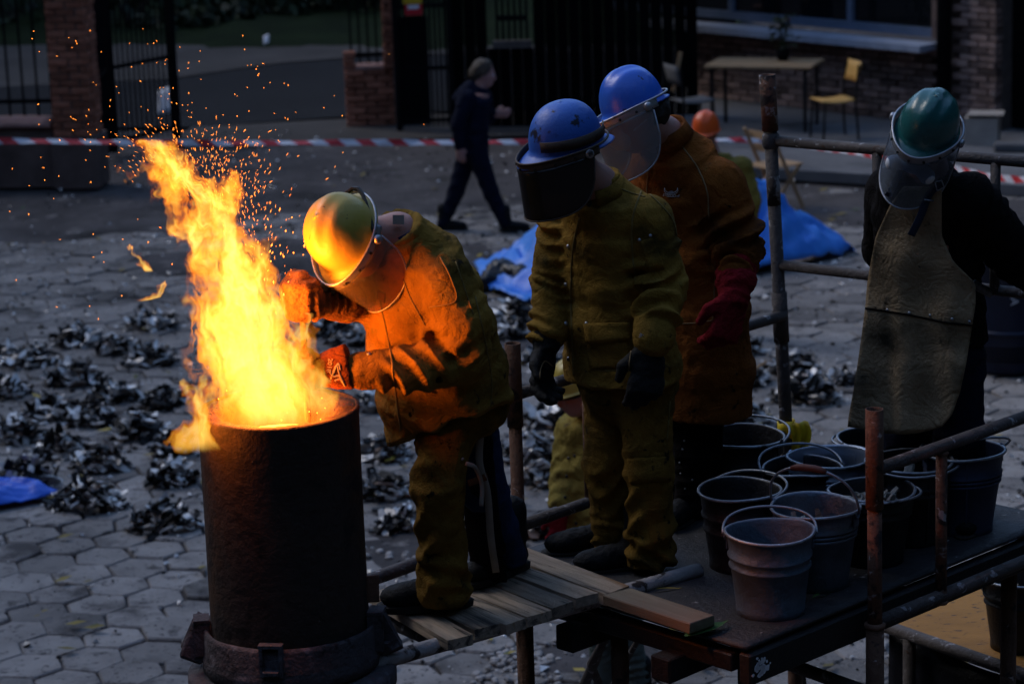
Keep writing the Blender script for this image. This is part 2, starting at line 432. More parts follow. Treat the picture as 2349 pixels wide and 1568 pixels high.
M['sign_y'] = mat('yellow_sign', (.55, .34, .01), (.62, .40, .02), 6, .5)
M['sign_r'] = mat('red_sign', (.50, .01, .02), (.55, .02, .03), 6, .5)
M['white'] = mat('white_print', (.65, .65, .68), (.72, .72, .75), 9, .6)
M['tan_wood'] = mat('varnished_beech', (0.588, 0.322, 0.084), (0.728, 0.42, 0.126), 5, .5, .1, 30, stretch=(1, 6, 1))
M['table_wood'] = mat('worn_table_wood', (0.288, 0.18, 0.09), (0.432, 0.279, 0.144), 5, .6, .15, 30, stretch=(1, 7, 1))
M['pale_wood'] = mat('pale_folding_wood', (0.33, 0.195, 0.09), (0.45, 0.285, 0.15), 5, .7, .15, 30)
M['steel_leg'] = mat('black_chair_tube', (.006, .006, .008), (.012, .012, .014), 6, .5, metal=.3)
M['leaf'] = mat('dark_leaves', (.008, .016, .004), (.02, .034, .008), 3, .7, isl=.5)
M['flower'] = mat('pink_petals', (.5, .16, .22), (.6, .25, .3), 9, .7)
M['sack'] = mat('white_plastic_sack', (.25, .33, .5), (.55, .58, .68), 3, .5, .4, 14)
M['boxgrey'] = mat('pale_carton', (0.306, 0.27, 0.234), (0.468, 0.414, 0.36), 4, .9)
M['blue_tarp'] = mat('blue_tarpaulin', (.030, .19, .74), (.055, .30, .88), 2.2, .45, .5, 9, spec=.5)
M['blue_tarp2'] = mat('deep_blue_tarpaulin', (.014, .10, .62), (.022, .15, .78), 2.2, .45, .4, 9, spec=.5)
M['black_bag'] = mat('black_plastic', (.004, .004, .006), (.01, .01, .014), 5, .35, .3, 18)
M['bin'] = mat('navy_plastic_bin', (.006, .010, .028), (.012, .018, .045), 5, .5, .1, 30)
M['shard'] = None
M['yellow_leaf'] = mat('fallen_leaf', (.20, .15, .02), (.30, .22, .03), 5, .7, isl=.5, extra=[((.03, .07, .015), 1.2, .55, .03)], world=True)
M['pebble'] = mat('pale_pebble', (.28, .26, .24), (.45, .42, .40), 8, .8, isl=.4)
M['rust'] = mat('rusty_scaffold_paint', (0.1031, 0.04875, 0.03), (0.2063, 0.1031, 0.06563), 9, .75, .5, 60, metal=.15, rvar=.3, extra=[((.022, .016, .015), 14, .52, .08), ((.34, .31, .31), 16, .585, .03)])
M['rust_red'] = mat('red_rusty_pipe', (0.096, 0.045, 0.025), (0.16, 0.08, 0.05), 9, .8, .5, 60, metal=.1, rvar=.3, extra=[((.03, .018, .014), 17, .55, .08), ((.36, .27, .24), 20, .63, .03)])
M['pipe_white'] = mat('flaking_white_pipe', (0.255, 0.2325, 0.225), (0.45, 0.42, 0.4125), 9, .7, .5, 60, metal=.1, rvar=.3, extra=[((.035, .024, .02), 13, .52, .05), ((.08, .03, .015), 23, .66, .05)])
M['pipe_dark'] = mat('blackened_pipe', (0.05202, 0.04335, 0.04046), (0.1156, 0.09826, 0.09248), 9, .7, .5, 60, metal=.2, rvar=.3, extra=[((.30, .29, .30), 21, .60, .04), ((.07, .03, .015), 15, .62, .08)])
M['deck'] = mat('worn_black_deck_plate', (.020, .019, .020), (.040, .038, .040), 5, .62, .55, 45, rvar=.35, extra=[((.012, .012, .013), 3, .5, .2), ((.26, .25, .25), 30, .655, .03)])
M['deck_edge'] = mat('blackened_steel_channel', (.006, .006, .007), (.014, .012, .012), 6, .6, .4, 40, extra=[((.16, .15, .15), 18, .70, .02)])
M['end_grain'] = mat('plank_end_grain', (.20, .16, .12), (.34, .28, .21), 30, .85, .4, 60)
M['plank'] = mat('weathered_plank', (0.36, 0.2812, 0.207), (0.6525, 0.5063, 0.3712), 3.2, .8, .9, 30, rnd=.3, stretch=(1.2, 14, 14), extra=[((.075, .066, .058), 1.5, .50, .16), ((.34, .19, .09), 1.1, .60, .1), ((.035, .03, .027), 3.0, .60, .08)])
M['plank2'] = mat('fresh_plank', (0.1296, 0.102, 0.06555), (0.1944, 0.1598, 0.1092), 3.2, .75, .4, 40, stretch=(1.2, 14, 14), extra=[((.08, .055, .035), 1.6, .62, .14)])
M['timber'] = mat('dark_timber', (0.0072, 0.0054, 0.0048), (0.018, 0.0132, 0.0108), 4, .85, .5, 40)
M['furnace'] = mat('scorched_furnace_steel', (0.023, 0.0161, 0.0138), (0.0506, 0.0322, 0.023), 6, .85, .55, 26, metal=.1, rvar=.3, extra=[((.045, .021, .009), 3.2, .52, .10), ((.012, .008, .007), 6, .53, .08), ((.035, .020, .013), 22, .60, .06), ((.14, .125, .12), 24, .71, .03)])
M['furnace_base'] = mat('sooty_furnace_clamp', (0.036, 0.032, 0.036), (0.09, 0.08, 0.088), 7, .85, .9, 26, extra=[((.11, .105, .12), 9, .56, .08), ((.012, .011, .012), 12, .60, .06)])
M['clay'] = mat('fired_refractory', (0.07087, 0.04253, 0.026), (0.1417, 0.08977, 0.0567), 12, .95, .9, 40, extra=[((.02, .015, .012), 20, .62, .05)])
M['olive'] = mat('olive_suede', (0.1629, 0.09238, 0.0163), (0.3156, 0.1796, 0.0326), 5, .9, .5, 160, crease=9, spec=.1, extra=[((.045, .032, .008), 2.8, .52, .14), ((.20, .14, .035), 6, .62, .08), ((.014, .010, .005), 17, .62, .06)])
M['olive_trouser'] = mat('olive_suede_trouser', (0.1188, 0.06486, 0.01081), (0.2298, 0.1244, 0.02163), 6, .9, .5, 160, crease=9, spec=.1, extra=[((.03, .021, .005), 3.6, .50, .14), ((.19, .125, .03), 7, .62, .07), ((.012, .009, .005), 19, .61, .06)])
M['brown'] = mat('rust_brown_suede', (0.1594, 0.048, 0.00875), (0.2869, 0.092, 0.0175), 5, .9, .5, 160, crease=9, spec=.08, extra=[((.045, .015, .004), 3.0, .52, .14), ((.24, .095, .022), 7, .64, .07), ((.02, .008, .004), 18, .64, .06)])
M['seam'] = mat('pale_stitching', (.20, .13, .06), (.26, .17, .08), 30, .9)
M['olive_seam'] = mat('olive_seam', (.16, .105, .03), (.2, .14, .04), 30, .9)
M['apron'] = mat('khaki_leather_apron', (0.248, 0.1767, 0.1005), (0.434, 0.3126, 0.1835), 5, .8, .5, 90, crease=10, spec=.2, extra=[((.060, .048, .030), 2.6, .52, .14), ((.20, .168, .118), 4.5, .62, .08), ((.055, .043, .030), 15, .64, .08)])
M['blackcloth'] = mat('black_wool', (.006, .005, .005), (.014, .012, .012), 8, .95, .4, 140, crease=10, spec=.05)
M['navy'] = mat('navy_denim', (0.00384, 0.00576, 0.01632), (0.00768, 0.01056, 0.0264), 12, .9, .4, 160, crease=10, spec=.1)
M['jeans'] = mat('dark_blue_jeans', (.010, .020, .060), (.022, .040, .105), 12, .9, .4, 160, crease=10, spec=.1)
M['greyjeans'] = mat('grey_green_jeans', (.07, .095, .085), (.12, .155, .14), 9, .9, .4, 140, crease=10, spec=.1, extra=[((.035, .045, .042), 5, .58, .12)])
M['coat_yellow'] = mat('yellow_leather_coat', (.17, .13, .026), (.30, .23, .05), 5, .85, .4, 120, crease=10, spec=.15, extra=[((.10, .065, .015), 5, .6, .1)])
M['glove_black'] = mat('black_leather_glove', (.005, .005, .005), (.011, .010, .010), 9, .7, .4, 120, spec=.2)
M['glove_tan'] = mat('tan_leather_glove', (0.11, 0.05, 0.0175), (0.17, 0.08, 0.03), 9, .85, .5, 110, crease=16, spec=.15, extra=[((.05, .025, .01), 15, .58, .1)])
M['glove_cuff'] = mat('red_brown_gauntlet', (.085, .024, .010), (.14, .042, .016), 6, .9, .4, 120, crease=16, spec=.1, extra=[((.03, .012, .006), 8, .6, .1)])
M['glove_red'] = mat('crimson_suede_glove', (.16, .006, .012), (.26, .014, .022), 6, .9, .5, 120, crease=16, spec=.1, extra=[((.07, .004, .006), 5, .55, .14)])
M['boot'] = mat('black_work_boot', (0.003, 0.0035, 0.0045), (0.008, 0.009, 0.011), 8, .7, .5, 50, spec=.2, extra=[((.03, .034, .042), 12, .66, .08)])
M['sole'] = mat('rubber_sole', (.008, .007, .007), (.02, .018, .016), 9, .85, .4, 60)
M['skin'] = mat('skin', (.36, .17, .13), (.45, .23, .18), 14, .55, .15, 120, spec=.4)
M['hair'] = mat('brown_hair', (0.044, 0.02992, 0.01936), (0.088, 0.0616, 0.0396), 60, .6, .6, 160, stretch=(1, 1, .25))
M['hair_dark'] = mat('dark_hair', (.008, .006, .005), (.02, .015, .012), 60, .6, .6, 160)
M['shirt'] = mat('grey_shirt', (.10, .10, .11), (.14, .14, .15), 8, .9)
M['helm_y'] = mat('yellow_hard_hat', (0.414, 0.306, 0.049), (0.504, 0.3825, 0.07), 4, .40, .12, 40, spec=.5, rvar=.3, extra=[((.09, .07, .02), 17, .66, .05), ((.26, .19, .035), 4, .56, .14), ((.05, .04, .02), 30, .70, .03)])
M['helm_b'] = mat('royal_blue_hard_hat', (0.0224, 0.1125, 0.594), (0.0352, 0.165, 0.756), 4, .32, .12, 30, spec=.5, rvar=.3, extra=[((.010, .03, .14), 5, .60, .12), ((.006, .012, .05), 22, .66, .04), ((.10, .24, .70), 8, .66, .06)])
M['helm_b2'] = mat('scuffed_blue_hard_hat', (0.016, 0.088, 0.416), (0.032, 0.136, 0.546), 4, .45, .2, 30, spec=.5, rvar=.4, extra=[((.008, .022, .09), 5, .56, .12), ((.006, .010, .03), 16, .60, .06), ((.12, .20, .40), 10, .62, .06)])
M['helm_g'] = mat('dark_teal_hard_hat', (0.01152, 0.08448, 0.0816), (0.02016, 0.1306, 0.1273), 4, .24, .12, 30, spec=.6, rvar=.25, extra=[((.006, .035, .033), 5, .58, .12), ((.03, .16, .15), 11, .66, .05)])
M['helm_o'] = mat('orange_hard_hat', (.72, .09, .015), (.80, .13, .02), 4, .4)
M['alu'] = mat('aluminium_band', (.30, .31, .34), (.45, .46, .50), 12, .4, .2, 60, metal=.7, extra=[((.06, .05, .05), 14, .60, .06)])
M['darkband'] = mat('sooty_band', (.05, .035, .028), (.11, .08, .06), 12, .6, .2, 60, metal=.3)
M['plastic_black'] = mat('black_plastic_part', (.006, .006, .007), (.012, .012, .013), 9, .5)
M['visor_clear'] = clear('clear_visor', (.95, .82, .68), .74, .22, .14)
M['visor_dark'] = clear('smoked_visor', (.16, .13, .12), .5, .16, .16)
M['visor_grey'] = clear('hazy_grey_visor', (.75, .78, .80), .78, .14, .2, .5)
M['visor_sky'] = clear('sky_sheen_visor', (.66, .74, .84), .78, .10, .2, .42)  # pale blue film colour stands in for the sky reflection
M['mask'] = mat('grey_respirator', (0.595, 0.612, 0.646), (0.816, 0.833, 0.85), 9, .7)
M['strap'] = mat('navy_strap', (.012, .02, .045), (.022, .034, .07), 9, .7)
M['strap_pale'] = mat('grey_webbing', (.22, .19, .16), (.32, .28, .24), 12, .9)
M['zinc'] = mat('galvanised_bucket', (0.102, 0.133, 0.1837), (0.1955, 0.247, 0.3255), 9, .42, .35, 40, metal=.75, rvar=.35, rnd=.12, extra=[((.05, .048, .048), 4, .55, .16), ((.13, .06, .03), 5, .68, .1)])
M['zinc_dark'] = mat('sooty_bucket', (0.0176, 0.0184, 0.0216), (0.048, 0.0496, 0.056), 7, .48, .35, 40, metal=.6, rvar=.25, rnd=.2, extra=[((.014, .013, .013), 4, .5, .16), ((.11, .11, .115), 18, .70, .05)])
M['zinc_rim'] = mat('highlight_bucket_rim', (.20, .22, .25), (.36, .39, .44), 20, .4, .3, 60, metal=.6, extra=[((.05, .05, .055), 16, .58, .08)])  # brighter zinc paints the highlight along rims and handles
M['zinc_new'] = mat('new_galvanised_bucket', (.34, .42, .55), (.48, .56, .70), 6, .33, .1, 40, metal=.75)
M['zinc_blue'] = mat('blue_grey_bucket', (.030, .042, .085), (.055, .072, .13), 7, .5, .2, 40, metal=.4, rvar=.2)
M['zinc_rust'] = mat('rust_stained_bucket', (0.06375, 0.095, 0.1375), (0.1275, 0.1852, 0.253), 8, .5, .35, 40, metal=.35, rvar=.25, extra=[((.055, .05, .048), 4, .54, .16), ((.16, .07, .03), 3.2, .66, .08)])
M['handle_wood'] = mat('red_brown_grip', (.10, .03, .02), (.15, .05, .03), 9, .6)
M['scrap_pale'] = mat('pale_scrap', (.16, .15, .13), (.42, .40, .35), 30, .6, .6, 70, isl=.6)
M['coke'] = mat('coke_lump', (.008, .008, .008), (.03, .028, .028), 20, .6, .6, 60, isl=.5)
M['yellow_tape'] = mat('yellow_warning_tape', (.60, .42, .01), (.68, .50, .02), 4, .5, extra=[((.02, .015, .005), 14, .66, .03)])
M['orange_plate'] = mat('rusty_orange_plate', (0.323, 0.1445, 0.0272), (0.459, 0.2125, 0.0425), 3, .75, .4, 40, extra=[((.06, .04, .03), 20, .60, .05), ((.03, .022, .02), 34, .66, .04)], stretch=(1, 2.2, 1))
M['green_leaf'] = mat('green_leaf', (.03, .09, .02), (.05, .13, .03), 6, .6)
M['molten'] = emis('molten_iron', (1.0, .36, .05), 1.1)
M['spark'] = emis('spark', (1.0, .27, .03), .95)
def shard_mat():
    m = mat('broken_iron_shard', (.02, .018, .018), (.04, .036, .036), 16, .34, .4, 50, metal=.0, spec=.8)
    t = m.node_tree; b = t.nodes['Principled BSDF']; g = t.nodes.new('ShaderNodeNewGeometry'); oi = t.nodes.new('ShaderNodeObjectInfo')
    src = b.inputs['Base Color'].links[0].from_socket
    f = _math(t, 'FRACT', _math(t, 'MULTIPLY_ADD', oi.outputs['Random'], 7.3, g.outputs['Random Per Island']))
    pale = _ramp(t, f, [(0, (.008, .0075, .0075)), (.50, (.012, .011, .011)), (.54, (.32, .30, .28)), (.70, (.68, .65, .61)), (.94, (.90, .87, .83)), (.99, (.16, .08, .04))])
    t.links.new(_mix(t, .9, src, pale), b.inputs['Base Color']); t.links.new(_ramp(t, f, [(.53, (0, 0, 0)), (.55, (.5, .5, .5)), (.86, (.5, .5, .5)), (.88, (0, 0, 0))]), b.inputs['Metallic']); t.links.new(_ramp(t, f, [(.52, (.12, .12, .12)), (.55, (.9, .9, .9))]), b.inputs['Specular IOR Level']); return m
M['shard'] = shard_mat()
def tape_mat():
    m = bpy.data.materials.new('red_white_tape'); m.use_nodes = True; t = m.node_tree; b = t.nodes['Principled BSDF']
    uv = t.nodes.new('ShaderNodeUVMap'); sp = t.nodes.new('ShaderNodeSeparateXYZ'); t.links.new(uv.outputs[0], sp.inputs[0])
    f = _math(t, 'FRACT', _math(t, 'MULTIPLY_ADD', sp.outputs[0], 1.0, _math(t, 'MULTIPLY', sp.outputs[1], .25)))
    t.links.new(_mix(t, _ramp(t, f, [(.5, (0, 0, 0)), (.52, (1, 1, 1))]), (.62, .62, .66), (.50, .012, .016)), b.inputs['Base Color']); b.inputs['Roughness'].default_value = .5; return m
M['tape'] = tape_mat()
# ------------------------------------------------------------------ ground
g = obj('ground', grid([[(x, y, -.035) for x in np.linspace(-90, 90, 7)] for y in np.linspace(-15, 200, 7)]), M['dirt']); tag(g, kind='structure')
# hexagonal concrete pavers, joints sunk; the 300 that show largest are parts, the rest one joined part
HS, HA = .345, R(17)
d1 = HS * np.array([math.cos(HA), math.sin(HA)]); d2 = HS * np.array([math.cos(HA + R(60)), math.sin(HA + R(60))])
def hexa(rad, j=0.0):
    V = []; F = []
    for (r, z) in ((rad, -.045), (rad, -.010), (rad - .010, 0)):
        for k in range(6):
            a = HA + R(30 + 60 * k); V.append((r * math.cos(a), r * math.sin(a), z))
    V = np.array(V)
    if j: V[:, :2] += np.tile(rng.normal(0, j, (6, 2)), (3, 1))
    for l in range(2):
        for k in range(6): F.append((l * 6 + k, l * 6 + (k + 1) % 6, (l + 1) * 6 + (k + 1) % 6, (l + 1) * 6 + k))
    F.append(tuple(range(12, 18))); return V, F
hexes = [mesh('paver', *hexa(HS / math.sqrt(3) - .0065, .009), M['paver']) for _ in range(6)]
cand = []
c0 = np.array([-.2, 18.0])
for i in range(-60, 61):
    for j in range(-60, 61):
        c = c0 + d1 * i + d2 * j
        if not 11.5 < c[1] < 27: continue
        q = proj((c[0], c[1], 0))
        if -60 < q[0] < IW + 60 and 430 < q[1] < IH + 70: cand.append((c, q))
def hidden(q): return (470 < q[0] < 850 and q[1] > 950) or (1620 < q[0] and 1150 < q[1] and q[1] > 1480 - .42 * (q[0] - 1700))
cand.sort(key=lambda t: t[0][1] + (40 if hidden(t[1]) else 0))
rest = MB()
for n, (c, q) in enumerate(cand):
    far = max(0, c[1] - 17) / 8
    z = rng.normal(-.004, .0065) - .004 * min(far, 1)
    if n < 300:
        o = link('paver', hexes[n % 6], g, (c[0] - g.location[0], c[1] - g.location[1], z - g.location[2])); o.rotation_euler = (rng.normal(0, .02), rng.normal(0, .02), R(60) * rng.integers(6))
    else:
        V, F = hexa(HS / math.sqrt(3) - .004, .004); V[:, 2] += V[:, 0] * rng.normal(0, .012) + V[:, 1] * rng.normal(0, .012) + z; V[:, :2] += c; rest.add((V, F))
ro = mbobj('paver_field', rest, M['paver'], g); tag(ro, kind='stuff')
# drifts of trodden dirt over the pavers further back
def sheet(name, pts, z, m, kind='structure'):
    o = obj(name, (np.array([(p[0], p[1], z) for p in pts]), [tuple(range(len(pts)))]), m); tag(o, kind=kind); return o
def dirt_drift(name, c, r, seed):
    """a low lens of dirt with a ragged thin edge"""
    P = []
    for j in range(9):
        t = j / 8; ring = []
        for k in range(40):
            a = 2 * math.pi * k / 40; rr = 1 + .22 * math.sin(2 * a + seed) + .13 * math.sin(5 * a + 2 * seed) + .08 * math.sin(9 * a + seed)
            x = c[0] + r[0] * t * rr * math.cos(a); y = c[1] + r[1] * t * rr * math.sin(a)
            ring.append((x, y, .016 * (1 - t ** 3) - .012 * t ** 8 + .004 * math.sin(3 * x + seed) * math.sin(2.7 * y)))
        P.append(ring)
    o = obj(name, grid(P, True), M['dirt'], smooth=True); tag(o, kind='structure'); return o
for i, (u, v, rx, ry) in enumerate([(300, 500, 2.0, 1.0), (900, 450, 2.0, 1.3), (760, 600, 1.6, 1.2), (2050, 480, 2.0, 1.0), (1000, 1240, .7, .4), (950, 820, 1.0, .8), (1500, 1500, .7, .4)]):
    c = at(u, v, 0); dirt_drift('dirt_drift', c, (rx, ry), i * 1.3)
# beyond the gate: sandy verge, road, bank
def zone(name, uv, z, m):
    return sheet(name, [at(u, v, 0) for u, v in uv], z, m)
zone('sandy_forecourt', [(380, 335), (1600, 300), (1580, 268), (1000, 262), (440, 292)], .004, M['sand'])
zone('road', [(-250, 300), (440, 292), (900, 262), (1600, 230), (1600, 120), (880, 130), (640, 148), (380, 185), (-250, 210)], .008, M['asphalt'])
zone('pavement', [(-250, 214), (380, 183), (640, 146), (880, 128), (1600, 117), (1600, 40), (800, 52), (400, 88), (-250, 120)], .012, M['sand'])
bp = [[at(u, v, 0) + np.array([0, 0, h]) for u in np.linspace(-400, 1700, 30)] for v, h in ((118, -.02), (80, .06), (50, .12), (10, .3), (-60, .9), (-160, 2.2))]
bp = np.array(bp); bp[:, :, 1] += rng.normal(0, .12, bp.shape[:2]); bp[1:, :, 2] += np.abs(rng.normal(0, .06, (5, 30)))
bk = obj('grass_bank', grid(bp), M['grassbank'], smooth=True); tag(bk, kind='structure')
# terrace in front of the brick house: a real step
ter = [at(u, v, 0) for u, v in ((1560, 402), (1660, 404), (2000, 424), (2500, 462), (2660, 250), (1540, 205))]
tz = .11
T0 = np.array([(p[0], p[1], 0) for p in ter]); V = np.concatenate([T0, T0 + [0, 0, tz]]); F = [(i, (i + 1) % 6, (i + 1) % 6 + 6, i + 6) for i in range(6)] + [tuple(range(6, 12))]
tag(obj('terrace', (V, F), M['kerb']), kind='structure')

# ------------------------------------------------------------------ brick walls: every brick a part
BR_ME = {}
def brick_mesh(L, D, Hh, m, k):
    key = (round(L, 3), round(D, 3), Hh, m.name, k)
    if key not in BR_ME: BR_ME[key] = mesh('brick', *cbox((L, D, Hh), .006, .0015), m)
    return BR_ME[key]
def brick_wall(parent, o0, xa, length, courses, m, z0=0.0, bl=.25, bh=.065, jt=.012, depth=.12, skip=None, rough=.006, ends=True):
    """bricks along the unit vector xa from o0 (face line), courses upward; each one an object"""
    xa = unit(xa); ang = math.atan2(xa[1], xa[0]); pw = wl(parent); n = 0
    for c in range(courses):
        z = z0 + (c + .5) * (bh + jt); x = -(.5 * (bl + jt)) if c % 2 else 0.0
        while x < length - .02:
            a = max(x, 0); b = min(x + bl, length); x += bl + jt
            if b - a < .05: continue
            if skip and skip((a + b) / 2, z): continue
            L = round((b - a) / .02) * .02; me = brick_mesh(L, depth, bh, m, n % 4); n += 1
            p = np.array(o0) + xa * (a + b) / 2
            br = link('brick', me, parent, (p[0] - pw[0] + rng.normal(0, rough) * -xa[1], p[1] - pw[1] + rng.normal(0, rough) * xa[0], z - pw[2])); br.rotation_euler = (0, 0, ang)

# left gate pier
pb = at(178, 432, 0); ax = unit([1, -.10, 0]); ay = np.array([-ax[1], ax[0], 0]); A3 = np.array([ax, ay, [0, 0, 1]])
pier = empty('gate_pier', (pb[0], pb[1], 0)); tag(pier, 'tall red brick gate pier on a plain plinth at the left', 'pier')
obj('plinth', box(pb + ay * .22 + [0, 0, .28], (.50, .50, .56), A3), M['plinth'], pier)
obj('core', box(pb + ay * .22 + [0, 0, 1.45], (.40, .40, 1.78), A3), M['mortar'], pier)
brick_wall(pier, pb - ax * .22 + ay * .045, ax, .44, 22, M['brick'], .565, bl=.21, depth=.09)
brick_wall(pier, pb + ax * .175 + ay * .10, ay, .33, 22, M['brick'], .565, bl=.21, depth=.09)
# low wall with a rounded cap left of the pier
wl0 = pb - ax * 2.6; lw = empty('garden_wall', (wl0[0], wl0[1], 0)); tag(lw, 'low rendered wall with pink concrete cap left of the gate pier', 'wall')
obj('wall', box(pb - ax * 1.44 + ay * .25 + [0, 0, .33], (2.35, .30, .66), A3), M['plinth'], lw)
cp = []
for x in np.linspace(-2.6, -.27, 20):
    cp.append([pb + ax * x + ay * (.25 + .20 * math.cos(a)) + np.array([0, 0, .665 + .09 * math.sin(a) + .006 * math.sin(7 * x)]) for a in np.linspace(math.pi, 0, 9)])
solid(obj('cap', grid(cp), M['cap'], lw, smooth=True), .02)
for k, x in enumerate((-.9, -1.7)):
    obj('joint_strip', box(pb - ax * -x + ay * .098 + [0, 0, .28], (.02, .012, .54), A3), M['mortar'], lw)
def bar_fence(name, label, p, q, z0, z1, rails, step, bar_r, post=None, cat='fence', spear=True):
    p = np.array(p, float); q = np.array(q, float); L = np.linalg.norm((q - p)[:2]); d = unit(q - p); n = int(L / step)
    e = empty(name, (p[0], p[1], z0)); tag(e, label, cat)
    for z in rails: obj('rail', box((p + q) / 2 * [1, 1, 0] + [0, 0, z], (L, .03, .045), np.array([d, [-d[1], d[0], 0], [0, 0, 1]])), M['black'], e)
    me = None
    for k in range(n + 1):
        c = p + d * (L * k / n)
        if me is None:
            V, F = tube([(0, 0, 0), (0, 0, z1 - z0 - .08), (0, 0, z1 - z0 - .06), (0, 0, z1 - z0)], [bar_r, bar_r, bar_r * 1.7, .002], 6); me = mesh('bar', V, F, M['black'])
        link('bar', me, e, (c[0] - p[0], c[1] - p[1], 0))
    if post:
        for c in (p, q): obj('post', box(c * [1, 1, 0] + [0, 0, (z0 + z1) / 2], (post, post, z1 - z0 + .1), np.array([d, [-d[1], d[0], 0], [0, 0, 1]])), M['black'], e)
    return e
bar_fence('railing', 'black railing of upright bars on the low wall at left', pb - ax * 2.5 + ay * .25, pb - ax * .28 + ay * .25, .75, 2.5, (.93, 2.2), .15, .014)
ga = at(262, 352, 0); gb = at(407, 318, 0)
ge = bar_fence('gate_leaf', 'open black iron gate leaf with close bars beside the tall brick pier', ga, gb, .06, 2.45, (.14, 1.0, 2.3), .085, .012, post=.075, cat='gate')
gp = bar_fence('railing', 'narrow black bar panel between the brick pier and the gate leaf', at(240, 378, 0), at(256, 356, 0), .06, 2.4, (.14, 1.0, 2.3), .085, .012, cat='gate')
# right-hand gate wall
rb = at(795, 292, 0); rx = unit([1, -.02, 0]); ry = np.array([-rx[1], rx[0], 0]); R3 = np.array([rx, ry, [0, 0, 1]]); px = 1 / 190.
rw = empty('brick_wall', (rb[0], rb[1], 0)); tag(rw, 'low red brick wall with stepped end and thin tall pillar right of the gateway', 'wall')
obj('core', box(rb + rx * .29 + ry * .2 + [0, 0, .33], (.52, .2, .64), R3), M['mortar'], rw)
brick_wall(rw, rb + ry * .06, rx, .60, 9, M['brick'], 0, depth=.1)
brick_wall(rw, rb + ry * .06 - rx * .0, rx, .14, 3, M['brick'], 9 * .077, depth=.1)
obj('cap', box(rb + rx * .31 + ry * .2 + [0, 0, .715], (.34, .36, .035), R3), M['cap'], rw)
obj('pillar_core', box(rb + rx * .545 + ry * .17 + [0, 0, 1.2], (.10, .16, 2.4), R3), M['mortar'], rw)
brick_wall(rw, rb + rx * .485 + ry * .045, rx, .135, 30, M['brick'], 9 * .077, bl=.125, depth=.1)
bar_fence('railing', 'black bar railing standing on the low brick wall of the gateway', rb + rx * .08 + ry * .25, rb + rx * .5 + ry * .25, .74, 2.6, (.85, 1.55), .10, .014)
sb0 = at(918, 300, 0); sb1 = at(1040, 297, 0)
sg = bar_fence('gate_leaf', 'black metal side gate of close bars right of the thin brick pillar', sb0, sb1, .05, 2.6, (.12, .75, 1.5), .055, .017, post=.07, cat='gate')
d_ = unit(sb1 - sb0); S3 = np.array([d_, [-d_[1], d_[0], 0], [0, 0, 1]])
obj('kick_panel', box(sb0 + d_ * .20 + [0, .02, .72], (.36, .012, 1.3), S3), M['black'], sg)
e = empty('warning_sign', tuple(sb0 + d_ * .17 + [0, -.05, 1.35])); tag(e, 'yellow and red warning sign on the black side gate', 'sign'); z = proj
s0 = atY(928, 36, sb0[1] - .06); s1 = atY(970, 39, sb0[1] - .06); sw = s1[0] - s0[0]
obj('lower_panel', box(s0 + [sw / 2, 0, .065], (sw * .95, .006, .13)), M['sign_r'], e)
obj('upper_panel', box(s0 + [sw / 2 - .008, 0, .235], (sw * 1.04, .006, .20)), M['sign_y'], e)
obj('white_print', box(s0 + [sw / 2, -.005, .098], (sw * .62, .003, .05)), M['white'], e)
# dark shed behind: boards, a barred opening with pale ground beyond
sh0 = at(1046, 292, 0); sh1 = at(1592, 284, 0); sd = unit(sh1 - sh0); sn = np.array([-sd[1], sd[0], 0]); H3 = np.array([sd, sn, [0, 0, 1]]); SL = np.linalg.norm(sh1 - sh0)
sh = empty('shed', (sh0[0], sh0[1], 0)); tag(sh, 'blackened board shed wall with a small barred opening in the shade', 'shed')
wo = [atY(u, v, sh0[1]) for u, v in ((1143, 90), (1209, 4))]; wa = (wo[0] - sh0) @ sd; wb = (wo[1] - sh0) @ sd; wz0, wz1 = wo[0][2], wo[1][2] + .3
bw = .14; nb = int(SL / bw) + 1; bme = {}
for k in range(nb):
    x = (k + .5) * bw
    for (a, b) in ([(0, 3.6)] if not wa - .07 < x < wb + .07 else [(0, wz0 - .1), (wz1, 3.6)]):
        key = round(b - a, 3)
        if key not in bme: bme[key] = mesh('board', *cbox((bw - .006, .03, b - a), .004), M['shed'])
        p = sh0 + sd * x; bo = link('board', bme[key], sh, tuple(p - sh0 + np.array([0, 0, (a + b) / 2]) + sn * rng.normal(0, .004))); bo.rotation_euler = (0, 0, math.atan2(sd[1], sd[0]))
obj('sill', box(sh0 + sd * (wa + wb) / 2 + [0, -.03, wz0 - .05], (wb - wa + .1, .16, .08), H3), M['mortar'], sh)
for k in range(6):
    x = wa + (wb - wa) * k / 5; obj('window_bar', tube([sh0 + sd * x + [0, -.01, wz0], sh0 + sd * x + [0, -.01, wz1]], .018, 6), M['black'], sh)
obj('window_crossbar', box(sh0 + sd * (wa + wb) / 2 + [0, -.012, wz0 + .26], (wb - wa, .03, .06), H3), M['black'], sh)
rt_ = obj('roof', box(sh0 + sd * SL / 2 + sn * 1.2 + [0, 0, 3.66], (SL + .3, 3.0, .08), H3), M['shed'], sh)

